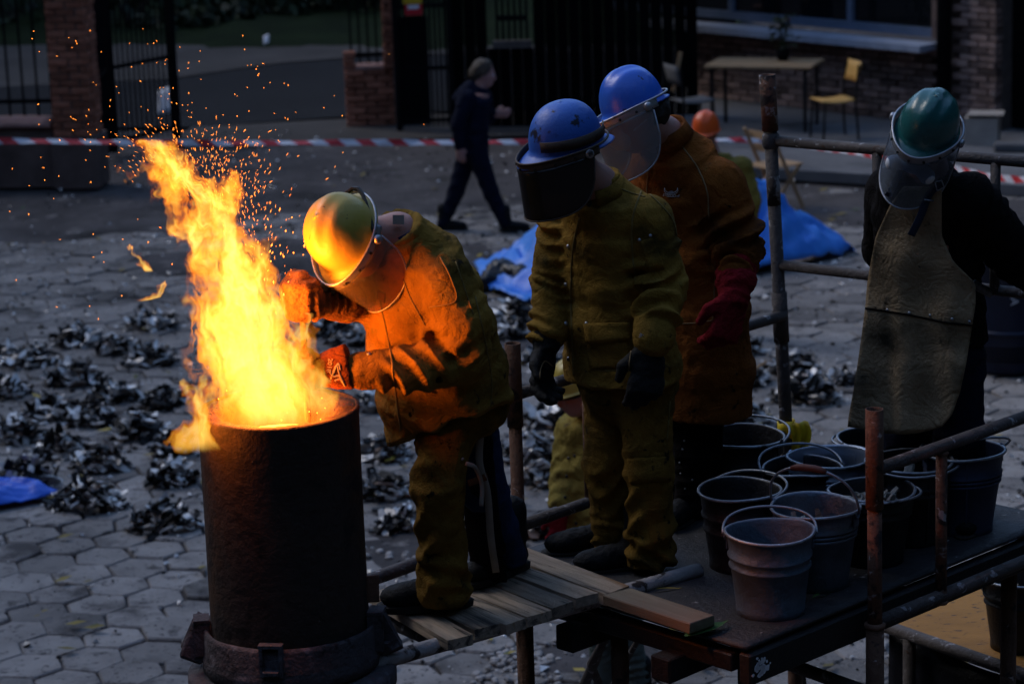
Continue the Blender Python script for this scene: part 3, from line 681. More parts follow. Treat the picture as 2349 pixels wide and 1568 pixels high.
# ------------------------------------------------------------------ brick house on the right
hb0 = at(1582, 222, .11); hb1 = at(2272, 304, .11); hd = unit(hb1 - hb0); hd[2] = 0; hd = unit(hd); hn = np.array([hd[1], -hd[0], 0]); HL = np.linalg.norm((hb1 - hb0)[:2]); HO = np.array([hb0[0], hb0[1], 0])
B3 = np.array([hd, hn, [0, 0, 1]])
hs = empty('brick_house', tuple(HO)); tag(hs, 'dark brick house with wide grey window and pale sill behind the tables', 'house')
def hpt(u, v):
    d = ray(u, v); t = ((HO - EYE) @ hn) / (d @ hn); q = EYE + d * t; return (q - HO) @ hd, q[2]
sx0, sz0 = hpt(1500, 50); sx1, sz1 = hpt(2140, 108); sx2, _ = hpt(2145, 60); cx0, _ = hpt(2150, 60); cx1, _ = hpt(2186, 60)
sz = (sz0 + sz1) / 2
obj('wall', box(HO + hd * HL / 2 - hn * .30 + [0, 0, (sz) / 2], (HL, .2, sz), B3), M['mortar'], hs)
obj('wall', box(HO + hd * ((sx2 + HL) / 2) - hn * .30 + [0, 0, sz + 1.2], (HL - sx2, .2, 2.4), B3), M['mortar'], hs)
brick_wall(hs, HO - hn * .14, hd, HL, 40, M['brick_old'], .11, depth=.12, rough=.008, skip=lambda x, z: z > sz - .05 and x < sx2 or z > 2.55 or cx0 < x < cx1)
obj('sill', box(HO + hd * (sx0 + sx1) / 2 + hn * .06 + [0, 0, sz], (sx1 - sx0, .36, .075), B3), M['sill'], hs)
wz = sz + .06; ww0 = sx0 - 1.0; ww1 = sx2 - .08; gy = -.22
fr = obj('window', box(HO + hd * (ww0 + ww1) / 2 + hn * gy + [0, 0, wz + .07], (ww1 - ww0, .07, .10), B3), M['frame'], hs)
ms = [ww0, hpt(1668, 5)[0], hpt(2020, 20)[0], ww1]
for a in (ww0, hpt(1652, 5)[0], hpt(1925, 20)[0], ww1 - .02): obj('mullion', box(HO + hd * a + hn * (gy + .006) + [0, 0, wz + .95], (.07, .075, 1.68), B3), M['frame'], fr)
pr_ = [ww0, hpt(1652, 5)[0], hpt(1925, 20)[0], ww1]
for a, b in zip(pr_[:-1], pr_[1:]): obj('pane', box(HO + hd * (a + b) / 2 + hn * (gy - .02) + [0, 0, wz + .95], (b - a - .06, .012, 1.66), B3), M['darkglass'], fr)
obj('reveal', box(HO + hd * (sx2 - .03) - hn * .14 + [0, 0, wz + .9], (.09, .22, 1.75), B3), M['brick_old'], hs)
obj('downpipe', tube([HO + hd * (cx0 + cx1) / 2 + hn * .02 + [0, 0, .5], HO + hd * (cx0 + cx1) / 2 + hn * .02 + [0, 0, 3.]], .085, 12), M['black'], hs, smooth=True)
obj('side_recess', box(HO + hd * (HL + 1.0) - hn * .5 + [0, 0, 1.6], (2.0, .25, 3.0), B3), M['shed'], hs)  # solid near-black block, the recess's darkness is put into its colour
obj('porch_shade_block', box(HO + hd * -.35 - hn * .7 + [0, 0, 1.2], (.7, .3, 2.3), B3), M['shed'], hs)  # near-black block filling the dark porch opening, shade given as colour

# ------------------------------------------------------------------ tables and chairs on the terrace
def oriented(a): return np.array([[math.cos(a), math.sin(a), 0], [-math.sin(a), math.cos(a), 0], [0, 0, 1]])
def wood_table(p, a, L, W_, Hh, label):
    A = oriented(a); e = empty('table', (p[0], p[1], tz)); tag(e, label, 'table'); o = np.array([p[0], p[1], tz])
    obj('tabletop', (lambda VF: (VF[0] @ A + o + [0, 0, Hh], VF[1]))(cbox((L, W_, .035), .006)), M['table_wood'], e)
    for sx in (-1, 1):
        for sy in (-1, 1): obj('leg', box(o + A[0] * sx * (L / 2 - .08) + A[1] * sy * (W_ / 2 - .06) + [0, 0, Hh / 2 - .01], (.035, .035, Hh - .02), A), M['steel_leg'], e)
        obj('crossbar', box(o + A[0] * sx * (L / 2 - .08) + [0, 0, Hh - .045], (.03, W_ - .12, .03), A), M['steel_leg'], e)
    return e
def school_chair(p, a, label, m1, z=tz):
    A = oriented(a); o = np.array([p[0], p[1], z]); e = empty('chair', tuple(o)); tag(e, label, 'chair', 'wooden chairs on the terrace')
    def L(x, y, zz): return o + A[0] * x + A[1] * y + np.array([0, 0, zz])
    P = [[L(x, y, .45 - .02 * math.sin(math.pi * (i / 6))) for y in np.linspace(-.19, .19, 5)] for i, x in enumerate(np.linspace(-.2, .2, 7))]
    solid(obj('seat', grid(P), m1, e, smooth=True), .018)
    P = [[L(-.20 - .05 * (zz - .66) / .2 - .03 * math.cos(y * 6), y, zz) for y in np.linspace(-.18, .18, 6)] for zz in np.linspace(.64, .86, 4)]
    solid(obj('backrest', grid(P), m1, e, smooth=True), .014)
    for s in (-1, 1):
        obj('leg', tube([L(.17, s * .18, .44), L(.20, s * .20, .0)], .014, 7), M['steel_leg'], e)
        obj('leg', tube([L(-.23, s * .19, .84), L(-.19, s * .185, .45), L(-.22, s * .2, .0)], .014, 7), M['steel_leg'], e)
    return e
wood_table(at(1755, 292, tz)[:2], R(-20), 1.25, .70, .74, 'wooden table with black legs under the window sill')
school_chair(at(1912, 318, tz)[:2], R(195), 'yellow wooden chair with curved back standing right of the table', M['tan_wood'])
school_chair(at(1590, 318, tz)[:2], R(20), 'dark chair with grey seat left of the wooden table', M['kerb'])
# potted plant on the table
tp = at(1800, 292, tz); tp = np.array([tp[0], tp[1] + .12, tz + .76])
pe = empty('potted_plant', tuple(tp)); tag(pe, 'potted plant with one pink flower on the wooden table', 'plant')
obj('pot', lathe([(.001, 0), (.06, 0), (.08, .13), (.07, .13), (.06, .11), (.001, .11)], 16, tp), M['black'], pe, smooth=True)
lf = MB()
for k in range(90):
    a = rng.uniform(0, 6.28); r = rng.uniform(.02, .19); zz = .15 + rng.uniform(0, .38); c = tp + [r * math.cos(a), r * math.sin(a), zz]; d = unit(rng.normal(0, 1, 3)); s = unit(np.cross(d, rng.normal(0, 1, 3)))
    lf.add((np.array([c - d * .05, c + s * .02, c + d * .05, c - s * .02 + [0, 0, .008]]), [(0, 1, 2), (0, 2, 3)]))
for k in range(5): lf.add(tube([tp + [0, 0, .1], tp + [.04 * math.cos(k), .04 * math.sin(k), .45]], .004, 5))
mbobj('leaves', lf, M['leaf'], pe)
fl = MB()
for k in range(8):
    a = k * .785; c = tp + [.04, -.05, .46]; fl.add((np.array([c, c + [.05 * math.cos(a), .05 * math.sin(a), .01], c + [.05 * math.cos(a + .6), .05 * math.sin(a + .6), .02]]), [(0, 1, 2)]))
mbobj('flower', fl, M['flower'], pe)
# leaning lath beside the dark chair, carton, sack, blue crate
o = obj('lath', box(atY(1553, 165, at(1560, 318, tz)[1]), (.04, .03, .45), oriented(0) @ np.array(Matrix.Rotation(R(-12), 3, 'Y'))), M['pale_wood']); tag(o, 'short pale lath leaning upright behind the dark chair', 'lath')
cb = at(2258, 332, tz); ce = empty('carton', tuple(cb)); tag(ce, 'pale grey carton on the ground by the house corner', 'box')
Cx = oriented(R(-16)); mb = MB(); mb.add(box(cb + [0, .12, .15], (.36, .34, .30), Cx)); mbobj('body', mb, M['boxgrey'], ce)
P = [[cb + Cx[0] * x + Cx[1] * (y + .12) + np.array([0, 0, .305 + .05 * abs(y) * 3]) for y in np.linspace(-.2, .17, 6)] for x in np.linspace(-.19, .19, 5)]
solid(obj('lid', grid(P), M['boxgrey'], ce), .008)
sp_ = at(2305, 285, tz); S = Sculpt(.025); S.cap(sp_ + [0, .3, .1], sp_ + [.04, .3, .46], .13, .07, .04).cap(sp_ + [-.08, .3, .12], sp_ + [0, .3, .3], .1, .07); S.cut(sp_ + [0, 0, .0], (0, 0, -1))
V, Q = S.build(1); V = crumple(V, normals(V, Q), .02, 9, 3); o = obj('plastic_sack', (V, Q), M['sack'], smooth=True); tag(o, 'crumpled white plastic sack standing behind the pale carton', 'sack')
bx = at(2362, 262, tz); S = Sculpt(.03); S.cap(bx + [0, .4, .1], bx + [.02, .4, .4], .15, .1); S.cut(bx, (0, 0, -1)); V, Q = S.build(1); V = crumple(V, normals(V, Q), .03, 8, 1)
o = obj('plastic_sack', (V, Q), M['blue_tarp2'], smooth=True); tag(o, 'blue plastic sack at the right edge beside the house', 'sack')
o = obj('kerb_stone', (lambda VF: (VF[0] @ oriented(R(-14)) + at(2340, 348, tz) + [0.1, 0, .05], VF[1]))(cbox((.75, .2, .1), .02)), M['kerb']); tag(o, 'pale kerb stone lying right of the carton', 'kerb stone')
# folding wooden chair in the yard behind the brown coat
fb = at(1775, 480, 0); FA = oriented(R(35)); fe = empty('folding_chair', (fb[0], fb[1], 0)); tag(fe, 'pale wooden folding chair standing on the yard before the terrace', 'chair')
def FL(x, y, zz): return fb * [1, 1, 0] + FA[0] * x + FA[1] * y + np.array([0, 0, zz])
for s in (-1, 1):
    obj('leg', box((FL(-.2, s * .2, .82) + FL(.22, s * .2, 0)) / 2, (.03, .025, np.linalg.norm(FL(-.2, 0, .82) - FL(.22, 0, 0))), np.array([unit(np.cross(FA[1], unit(FL(-.2, 0, .82) - FL(.22, 0, 0)))), FA[1], unit(FL(-.2, 0, .82) - FL(.22, 0, 0))])), M['pale_wood'], fe)
    obj('leg', box((FL(.2, s * .17, .45) + FL(-.22, s * .17, 0)) / 2, (.03, .025, np.linalg.norm(FL(.2, 0, .45) - FL(-.22, 0, 0))), np.array([unit(np.cross(FA[1], unit(FL(.2, 0, .45) - FL(-.22, 0, 0)))), FA[1], unit(FL(.2, 0, .45) - FL(-.22, 0, 0))])), M['pale_wood'], fe)
for k in range(5): obj('slat', box(FL(-.17 + .09 * k, 0, .455), (.075, .38, .014), FA), M['pale_wood'], fe)
for zz in (.62, .76): obj('back_slat', box(FL(-.2 + (.82 - zz) * .51 + .02, 0, zz), (.014, .38, .075), FA), M['pale_wood'], fe)
# litter on the far road
for (u, v, lab) in ((386, 262, 'small white paper lying behind the open gate leaf'), (612, 118, 'white litter on the verge beside the road')):
    p = at(u, v, 0) + [0, 0, .02]; P = [[p + np.array([x, y * .6, .16 * (1 + y / .2) + .04 * math.sin(9 * x + 5 * y)]) for x in np.linspace(-.12, .12, 6) * (1 if u < 500 else .35)] for y in np.linspace(-.2, .2, 5) * (.8 if u < 500 else .3)]
    tag(solid(obj('paper', grid(P), M['white'], smooth=True), .004), lab, 'litter')
# trees and shrubs of the bank, dark green, at the top
def shrub(c, r, h, seed, label):
    e = empty('shrub', tuple(c)); tag(e, label, 'shrub', 'shrubs along the far bank'); mb = MB(); rs = np.random.default_rng(seed)
    for k in range(420):
        d = unit(rs.normal(0, 1, 3)); q = c + np.array([d[0] * r, d[1] * r * .7, h * .5 + d[2] * h * .5]) * rs.uniform(.55, 1.05) + rs.normal(0, .05, 3); q[2] = max(q[2], c[2] + .03)
        a = unit(rs.normal(0, 1, 3)); b = unit(np.cross(a, rs.normal(0, 1, 3))); s = rs.uniform(.06, .15); mb.add((np.array([q - a * s, q + b * s * .5, q + a * s, q - b * s * .5]), [(0, 1, 2, 3)]))
    mbobj('foliage', mb, M['leaf'], e); st = MB()
    for k in range(5): st.add(tube([c, c + np.array([rs.normal(0, r * .4), rs.normal(0, r * .3), h * .7])], [.03, .008], 5))
    mbobj('stem', st, M['timber'], e)
for k, (u, v, r, h) in enumerate([(60, 60, 1.3, 1.3), (470, 70, .8, .5), (560, 50, 1.1, .8), (680, 45, 1.0, .7), (780, 40, .9, .7), (300, 70, 1.2, 1.2), (840, 40, 1.3, 1.2)]):
    shrub(at(u, v, 0), r, h, k, ['dark leafy shrub behind the left railing', 'small low dark shrub left end above the verge', 'wide dark shrub above the middle of the verge', 'dark shrub above the right half of the verge', 'dark shrub just left of the thin brick pillar', 'dark shrub seen through the open gate leaf', 'dark shrub behind the railing of the low brick wall'][k])

# added ring of dark wood, mostly out of frame, put in to block the low sky
def added_wood_screen():
    rs = np.random.default_rng(4); rows = []; n = 120
    for j, t in enumerate(np.linspace(0, 1, 9)):
        row = []
        for k in range(n):
            a = 2 * math.pi * k / n; ex = 24 if math.cos(a) < 0 else 26; x = 24 * math.sin(a); y = 20 + (46 if math.cos(a) > 0 else 34) * math.cos(a)
            h = (15 if math.cos(a) > .35 else 21) * (1 + .12 * math.sin(7 * a) + .07 * math.sin(17 * a + 1)) * t; pu = 1 + .06 * math.sin(9 * a + 4 * t) + rs.normal(0, .025)
            row.append((x * pu, 20 + (y - 20) * pu, h - .1))
        rows.append(row)
    V, F = grid(rows, True); o = obj('added_wood_screen', (V, F), M['grassbank']); solid(o, 1.5, 1); tag(o, kind='stuff'); return o
added_wood_screen()
# ------------------------------------------------------------------ barrier tape
def barrier_tape(pts, w_, per, label, sag=.02):
    P = np.array(pts); S = spline(P, 60); V = []; F = []; UV = []; acc = 0
    for i, p in enumerate(S):
        if i: acc += np.linalg.norm(p - S[i - 1])
        tw = .75 + .35 * math.sin(i * .55) + .2 * math.sin(i * 1.7); up = np.array([0, math.sin(tw), math.cos(tw)])
        for s in (-1, 1): V.append(p + up * s * w_ / 2); UV.append((acc / per, (s + 1) / 2))
    for i in range(len(S) - 1): F.append((2 * i, 2 * i + 2, 2 * i + 3, 2 * i + 1))
    o = obj('barrier_tape', (V, F), M['tape']); me = o.data; uv = me.uv_layers.new(name='UVMap')
    for l in me.loops: uv.data[l.index].uv = UV[l.vertex_index]
    solid(o, .002); tag(o, label, 'barrier tape'); return o
barrier_tape([atY(-260, 322, 26.6), atY(0, 323, 26.7), atY(400, 328, 26.9), atY(800, 327, 27.2), atY(1180, 326, 27.5), atY(1660, 321, 27.9), atY(1790, 324, 28.0)], .068, .33, 'red and white striped barrier tape stretched across the yard')
barrier_tape([atY(1790, 324, 28.0), atY(1960, 350, 26.5), atY(2150, 378, 25), atY(2330, 412, 23.5), atY(2420, 390, 23.0)], .068, .33, 'red and white barrier tape drooping behind the green helmeted worker')

# ------------------------------------------------------------------ heaps of broken iron
def shard(rs, L):
    """a curved thin wedge of broken casting: 12 verts"""
    w_ = L * rs.uniform(.22, .5); th = L * rs.uniform(.05, .12); cv = rs.uniform(-.5, .5) * L; n = 3; V = []
    for i in range(n + 1):
        t = i / n; x = (t - .5) * L; z = cv * (t - .5) ** 2 * 2; ww = w_ * (1 - .55 * abs(2 * t - 1) ** 2 * rs.uniform(.5, 1.4)) / 2
        for (y, zz) in ((-ww, -th / 2), (ww * rs.uniform(.7, 1.2), -th / 2), (ww, th / 2), (-ww * rs.uniform(.7, 1.2), th / 2)): V.append((x, y, z + zz))
    F = [(0, 3, 2, 1), (4 * n, 4 * n + 1, 4 * n + 2, 4 * n + 3)]
    for i in range(n):
        for k in range(4): l = (k + 1) % 4; F.append((4 * i + k, 4 * i + l, 4 * i + 4 + l, 4 * i + 4 + k))
    return np.array(V), F
def rotm(rs, flat):
    a = rs.uniform(0, 6.28); b = rs.normal(0, flat); c = rs.normal(0, flat)
    return np.array(Matrix.Rotation(a, 3, 'Z') @ Matrix.Rotation(b, 3, 'Y') @ Matrix.Rotation(c, 3, 'X'))
SH_ME = []
_rs = np.random.default_rng(11)
for k in range(14): SH_ME.append(mesh('shard', *shard(_rs, _rs.uniform(.11, .17)), M['shard']))
# (picture x, picture y of the heap's foot centre, width in picture px, side, label)
PILES = [
 (345, 752, 112, 'farthest scrap heap beside the flames, top of the left field'),
 (182, 790, 118, 'scrap heap of the top row standing well left of the farthest heap'),
 (268, 808, 96, 'small scrap heap wedged below and between the two topmost heaps of the left field'),
 (345, 836, 112, 'scrap heap straight below the farthest heap, beside the flames'),
 (70, 836, 120, 'scrap heap just right of the topmost heap at the left picture edge'),
 (10, 826, 76, 'scrap heap cut by the left picture edge, topmost of those at the edge'),
 (170, 880, 126, 'scrap heap midway between the left edge and the flames, third row down'),
 (20, 908, 90, 'scrap heap at the left picture edge, second from the top there'),
 (262, 916, 118, 'scrap heap midway to the furnace, straight below the small wedged heap'),
 (375, 930, 100, 'scrap heap level with the furnace rim and closest to it on the left'),
 (118, 955, 120, 'scrap heap at furnace rim height, second in from the left edge'),
 (210, 976, 116, 'scrap heap slightly below rim height, halfway between furnace and left edge'),
 (45, 1012, 128, 'scrap heap near the left edge, two heaps above the small blue tarpaulin'),
 (322, 1002, 126, 'scrap heap left of the spilling flame, just under rim height'),
 (140, 1044, 120, 'scrap heap up and right of the small blue tarpaulin, second above it'),
 (230, 1076, 124, 'scrap heap right above the large pyramid heap'),
 (400, 1042, 90, 'scrap heap half hidden by the furnace just under the spilling flame'),
 (55, 1112, 140, 'scrap heap directly above the small blue tarpaulin'),
 (394, 1110, 112, 'scrap heap against the furnace side, straight above the nearest heap'),
 (202, 1165, 160, 'large pyramid scrap heap right of the small blue tarpaulin'),
 (378, 1212, 150, 'nearest scrap heap on the bare pavers left of the furnace'),
 (765, 768, 118, 'scrap heap seen behind the bending worker\'s raised glove'),
 (800, 792, 90, 'scrap heap between the bending worker\'s two forearms'),
 (852, 940, 90, 'scrap heap just right of the furnace rim under the sleeve'),
 (880, 1052, 116, 'scrap heap right of the furnace, upper of two beside the chap leg'),
 (884, 1140, 118, 'scrap heap right of the furnace, lower of two beside the chap leg'),
 (925, 1216, 118, 'low scattered scrap heap near the plank end right of the furnace'),
 (1180, 738, 124, 'scrap heap below the big blue tarpaulin left of the olive jacket'),
 (1172, 776, 90, 'scrap heap directly under the one below the tarpaulin'),
 (1235, 830, 84, 'scrap heap behind the black hanging glove'),
 (1140, 928, 90, 'scrap heap behind the bending worker\'s jacket hem'),
 (1255, 976, 124, 'scrap heap right of the red rusty post, upper of two'),
 (1215, 1052, 134, 'scrap heap right of the red rusty post, lower of two'),
 (1250, 1106, 100, 'scrap heap touching the yellow coat of the person below'),
 (1245, 1228, 96, 'scrap heap behind the lower rail near the plank top'),
 (1700, 810, 100, 'scrap heap right of the red glove behind the rail'),
 (1712, 880, 96, 'scrap heap with a straw coloured stick behind the short bar'),
 (1812, 850, 112, 'scrap heap right of the tall scaffold post'),
 (1850, 920, 150, 'wide scrap heap left of the leather apron'),
 (1700, 972, 120, 'scrap heap just above the empty blackened bucket'),
 (1925, 885, 80, 'scrap heap half hidden by the leather apron edge'),
]
info = []
for (u, v, wpx, lab) in PILES:
    c = at(u, v - 4, 0); info.append((c, wpx / FPX * np.linalg.norm(c - EYE), lab))
order = sorted(range(len(info)), key=lambda i: info[i][0][1])
singles = {i: 15 for i in order[:20]}
for n, (c, W_, lab) in enumerate(info):
    rs = np.random.default_rng(100 + n); e = empty('scrap_heap', (c[0], c[1], 0)); tag(e, lab, 'scrap heap', 'heaps of broken iron on the yard')
    W_ *= .98; hgt = W_ * .40; mb = MB(); ncount = int(80 + 30 * W_)
    for k in range(ncount):
        r = math.sqrt(rs.uniform(0, 1)) * W_ * .52; a = rs.uniform(0, 6.28); x, y = r * math.cos(a), r * math.sin(a) * .85
        top = hgt * max(0, 1 - (r / (W_ * .55)) ** 1.4); z = top * rs.uniform(.35, 1.0) + .008
        V, F = shard(rs, rs.uniform(.05, .17)); mb.add((V @ rotm(rs, .5).T + [x, y, z], F))
    for k in range(16):
        r = W_ * abs(rs.normal(.5, .10)); a = rs.uniform(0, 6.28); V, F = shard(rs, rs.uniform(.015, .075)); mb.add((V @ rotm(rs, .1).T + [r * math.cos(a), r * math.sin(a) * .8, .008], F))
    V, F = mb.get(); o = link('shards', mesh('shards', V, F, M['shard']), e); tag(o, kind='stuff')
    for k in range(singles.get(n, 0)):
        r = math.sqrt(rs.uniform(0.02, 1)) * W_ * .46; a = rs.uniform(3.3, 6.1) if k % 3 else rs.uniform(0, 6.28); x, y = r * math.cos(a), r * math.sin(a) * .85
        top = hgt * max(0, 1 - (r / (W_ * .55)) ** 1.4)
        s_ = link('shard', SH_ME[rs.integers(14)], e, (x, y, top + .025)); s_.rotation_euler = (rs.normal(0, .5), rs.normal(0, .6), rs.uniform(0, 6.28))
# straw stick, single lumps, pebbles, leaves
st_ = at(1722, 862, .12); o = obj('stick', tube([st_ + [-.14, 0, -.06], st_ + [.12, .02, .1]], .012, 6), M['pale_wood']); tag(o, 'straw coloured stick poking out of a scrap heap', 'stick')
p = at(884, 1178, 0); V, F = shard(np.random.default_rng(5), .17); o = obj('shard', (V + p + [0, 0, .03], F), M['coke']); tag(o, 'single dark iron shard lying alone on the ground right of the furnace', 'shard')
pb_ = MB(); rs = np.random.default_rng(3)
def pebble(c, r):
    V, F = lathe([(.001, -r * .5), (r * .8, -r * .3), (r, 0), (r * .7, r * .35), (.001, r * .45)], 6); return V * [1, rs.uniform(.6, 1), 1] @ rotm(rs, .2).T + c, F
for (u, v, n, ru, rv) in ((1190, 1515, 85, 70, 28), (1310, 1460, 25, 50, 20), (930, 1290, 30, 80, 25), (2085, 1470, 40, 80, 30), (1150, 1560, 20, 150, 20)):
    for k in range(n):
        c = at(u + rs.normal(0, ru * .6), v + rs.normal(0, rv * .6), 0); pb_.add(pebble(c + [0, 0, .012], rs.uniform(.012, .034)))
tag(mbobj('pebbles', pb_, M['pebble']), kind='stuff')
db = MB()
for k in range(4800):
    u = rs.uniform(-40, IW + 40); v = 300 + 1290 * rs.beta(1.1, 1.5)
    if v > 1180 and u < 480 and k % 5: continue
    c = at(u, v, .004); L = rs.uniform(.006, .026) * (1 + .6 * (rs.random() < .08)); A = rotm(rs, .3); q = np.array([(-L, -L * .6, 0), (L, -L * .5, 0), (L * .5, L * .7, 0), (-L * .7, L * .5, 0), (0, 0, L * .7)]) @ A.T + c
    db.add((q, [(0, 1, 4), (1, 2, 4), (2, 3, 4), (3, 0, 4)]))
tag(mbobj('debris', db, M['shard']), kind='stuff')
lf = MB()
for k in range(240):
    u = rs.uniform(0, IW); v = rs.uniform(390, 1560); c = at(u, v, 0); c[2] = .022; a = rs.uniform(0, 6.28); L = rs.uniform(.03, .075); d = np.array([math.cos(a), math.sin(a), 0]); s = np.array([-d[1], d[0], 0])
    lf.add((np.array([c - d * L, c + s * L * .45 + [0, 0, .012], c + d * L + [0, 0, .02], c - s * L * .45 + [0, 0, .008]]), [(0, 1, 2, 3)]))
tag(mbobj('fallen_leaves', lf, M['yellow_leaf']), kind='stuff')

# ------------------------------------------------------------------ tarpaulins and bin
def tarp(name, outline, hfun, m, label, n=70, amp=.03, seed=0):
    """outline: ring of ground points; height from hfun(s,t) over a radial grid"""
    C = np.mean(outline, 0); S = spline(outline + [outline[0]], n)[:-1]; P = []
    for j in range(28):
        t = j / 27; P.append([C * (1 - t) + q * t for q in S])
    P = np.array(P)
    for j in range(28):
        for i in range(P.shape[1]):
            t = j / 27; P[j, i, 2] = .035 + hfun(P[j, i]) * (1 - t ** 3) + 0
    V, F = grid(P, True); nz = snoise(V, 8, seed, 2) + .5 * snoise(V, 26, seed + 3, 2); V[:, 2] += amp * (1.4 - 1.6 * np.abs(nz)) * np.repeat(1 - .7 * np.linspace(0, 1, 28) ** 4, P.shape[1])
    o = obj(name, (V, F), m, smooth=True); solid(o, .006); tag(o, label, 'tarpaulin'); return o
tl = [at(u, v, 0) for u, v in ((1086, 618), (1165, 645), (1300, 625), (1480, 560), (1660, 560), (1800, 600), (1880, 572), (1962, 572), (1900, 598), (1740, 632), (1600, 665), (1450, 690), (1235, 704), (1130, 676))]
peak = [(at(1730, 600, 0), .66, .75), (at(1800, 596, 0), .44, .75), (at(1560, 610, 0), .55, .9), (at(1300, 632, 0), .50, .62), (at(1930, 576, 0), .16, .22)]
def th(p): return max(h * math.exp(-(((p[0] - c[0]) / r) ** 2 + ((p[1] - c[1]) / (r * .9)) ** 2)) for c, h, r in peak)
tarp('tarpaulin', tl, th, M['blue_tarp'], 'big sky blue tarpaulin heaped on the yard behind the workers', 150, .12, 1)
tarp('tarpaulin', [at(u, v, 0) for u, v in ((-120, 1120), (20, 1122), (100, 1130), (133, 1137), (105, 1152), (20, 1168), (-120, 1190))], lambda p: .06, M['blue_tarp2'], 'small deep blue tarpaulin corner with an eyelet at the left edge', 50, .03, 2)
p = at(125, 1131, .06); o = obj('eyelet', lathe([(.012, 0), (.02, .004), (.026, 0)], 14, p), M['alu']); o.parent = [x for x in bpy.data.objects if x.name == 'tarpaulin.001'][0]; o.location = o.location - o.parent.location
S = Sculpt(.02); q = [at(u, v, 0) + [0, 0, h] for u, v, h in ((1108, 668, .05), (1150, 652, .10), (1195, 662, .09), (1250, 672, .06))]
S.chain(q, [.07, .11, .10, .06], .05).cut(at(1150, 660, .01), (0, 0, -1)); V, Q = S.build(1); V = crumple(V, normals(V, Q), .035, 22, 4); V = crumple(V, normals(V, Q), .015, 60, 2)
o = obj('plastic_sheet', (V, Q), M['black_bag'], smooth=True); tag(o, 'crumpled black plastic sheet on the near edge of the big blue tarpaulin', 'plastic sheet')
bn = at(2310, 858, 0) + [0.05, .25, 0]; be = empty('bin', tuple(bn)); tag(be, 'navy plastic barrel bin standing behind the apron wearer', 'bin')
obj('body', lathe([(.001, .0), (.30, .0), (.31, .03), (.335, .45), (.345, .86), (.36, .87), (.36, .90), (.33, .90), (.32, .1), (.001, .08)], 40, bn), M['bin'], be, smooth=True)
for z_ in (.3, .62): obj('hoop', lathe([(.33, z_), (.348, z_ + .01), (.348, z_ + .03), (.335, z_ + .04)], 40, bn), M['bin'], be, smooth=True)
def text(name, body, size, m, mat4, parent=None, ext=.001, spacing=1.0, shear=0.0):
    cu = bpy.data.curves.new(name, 'FONT'); cu.body = body; cu.size = size; cu.extrude = ext; cu.align_x = 'CENTER'; cu.align_y = 'CENTER'; cu.space_character = spacing; cu.shear = shear; cu.resolution_u = 3
    t_ = bpy.data.objects.new(name, cu); COL.objects.link(t_); me = bpy.data.meshes.new_from_object(t_.evaluated_get(bpy.context.evaluated_depsgraph_get())); bpy.data.objects.remove(t_); bpy.data.curves.remove(cu)
    me.name = name; me.materials.clear(); me.materials.append(m); me.transform(mat4); V = np.array([tuple(v.co) for v in me.vertices])
    org = wl(parent) if parent is not None else V.mean(0); me.transform(Matrix.Translation(-Vector(org)))
    return link(name, me, parent, (0, 0, 0) if parent is not None else tuple(org))
def frame4(p, x, y, z):
    m = Matrix.Identity(4)
    for i in range(3): m[i][0] = x[i]; m[i][1] = y[i]; m[i][2] = z[i]; m[i][3] = p[i]
    return m
tp_ = bn + np.array([-.02, -.347, .62]); text('lettering', 'NIA', .085, M['white'], frame4(tp_, (0, 0, -1), (1, 0, 0), (0, -1, 0)), be)

# ------------------------------------------------------------------ work platform
DZ = 2.07
N_, L_, C_ = at(1710, 1491, DZ), at(1070, 1313, DZ), at(1800, 1065, DZ)
e1 = unit(C_ - L_); e2 = unit(L_ - N_); e2 = unit(e2 - e1 * (e1 @ e2)); DW = float((L_ - N_) @ e2); DL = float(np.linalg.norm(C_ - L_)) + .02
E3 = np.array([e1, e2, [0, 0, 1.]])
def dk(a, b, z=0.0): return N_ + e1 * a + e2 * b + np.array([0, 0, z])
pf = empty('work_platform', tuple(N_ * [1, 1, 0])); tag(pf, 'black steel deck platform carrying the workers and buckets', 'platform')
nx, ny = 40, 26; P = [[dk(DL * i / nx, DW * j / ny, 0) for j in range(ny + 1)] for i in range(nx + 1)]; P = np.array(P); P[:, :, 2] += .0025 * snoise(P.reshape(-1, 3), 4, 2, 2).reshape(P.shape[:2])
o = obj('deck', grid(P), M['deck'], pf, smooth=True); solid(o, .012, -1)
ch = .105
obj('edge_channel', (lambda VF: (VF[0] @ E3 + dk(DL / 2, .006, -ch / 2 - .014), VF[1]))(cbox((DL, .05, ch), .006)), M['deck_edge'], pf)
obj('edge_channel', (lambda VF: (VF[0] @ E3 + dk(DL / 2, DW - .03, -.07), VF[1]))(cbox((DL, .05, .11), .006)), M['deck_edge'], pf)
for a in (.03, DL * .5, DL - .03): obj('cross_beam', (lambda VF: (VF[0] @ E3 + dk(a, DW / 2, -.045 - .014), VF[1]))(cbox((.06, DW - .12, .06), .005)), M['deck_edge'], pf)
for a, b in ((.12, .10), (.10, DW * .52), (DL - .15, .12), (DL - .15, DW - .12), (.12, DW - .12)): obj('leg', tube([dk(a, b, -.1), dk(a, b, -DZ)], .030, 12), M['rust_red'], pf, smooth=True)
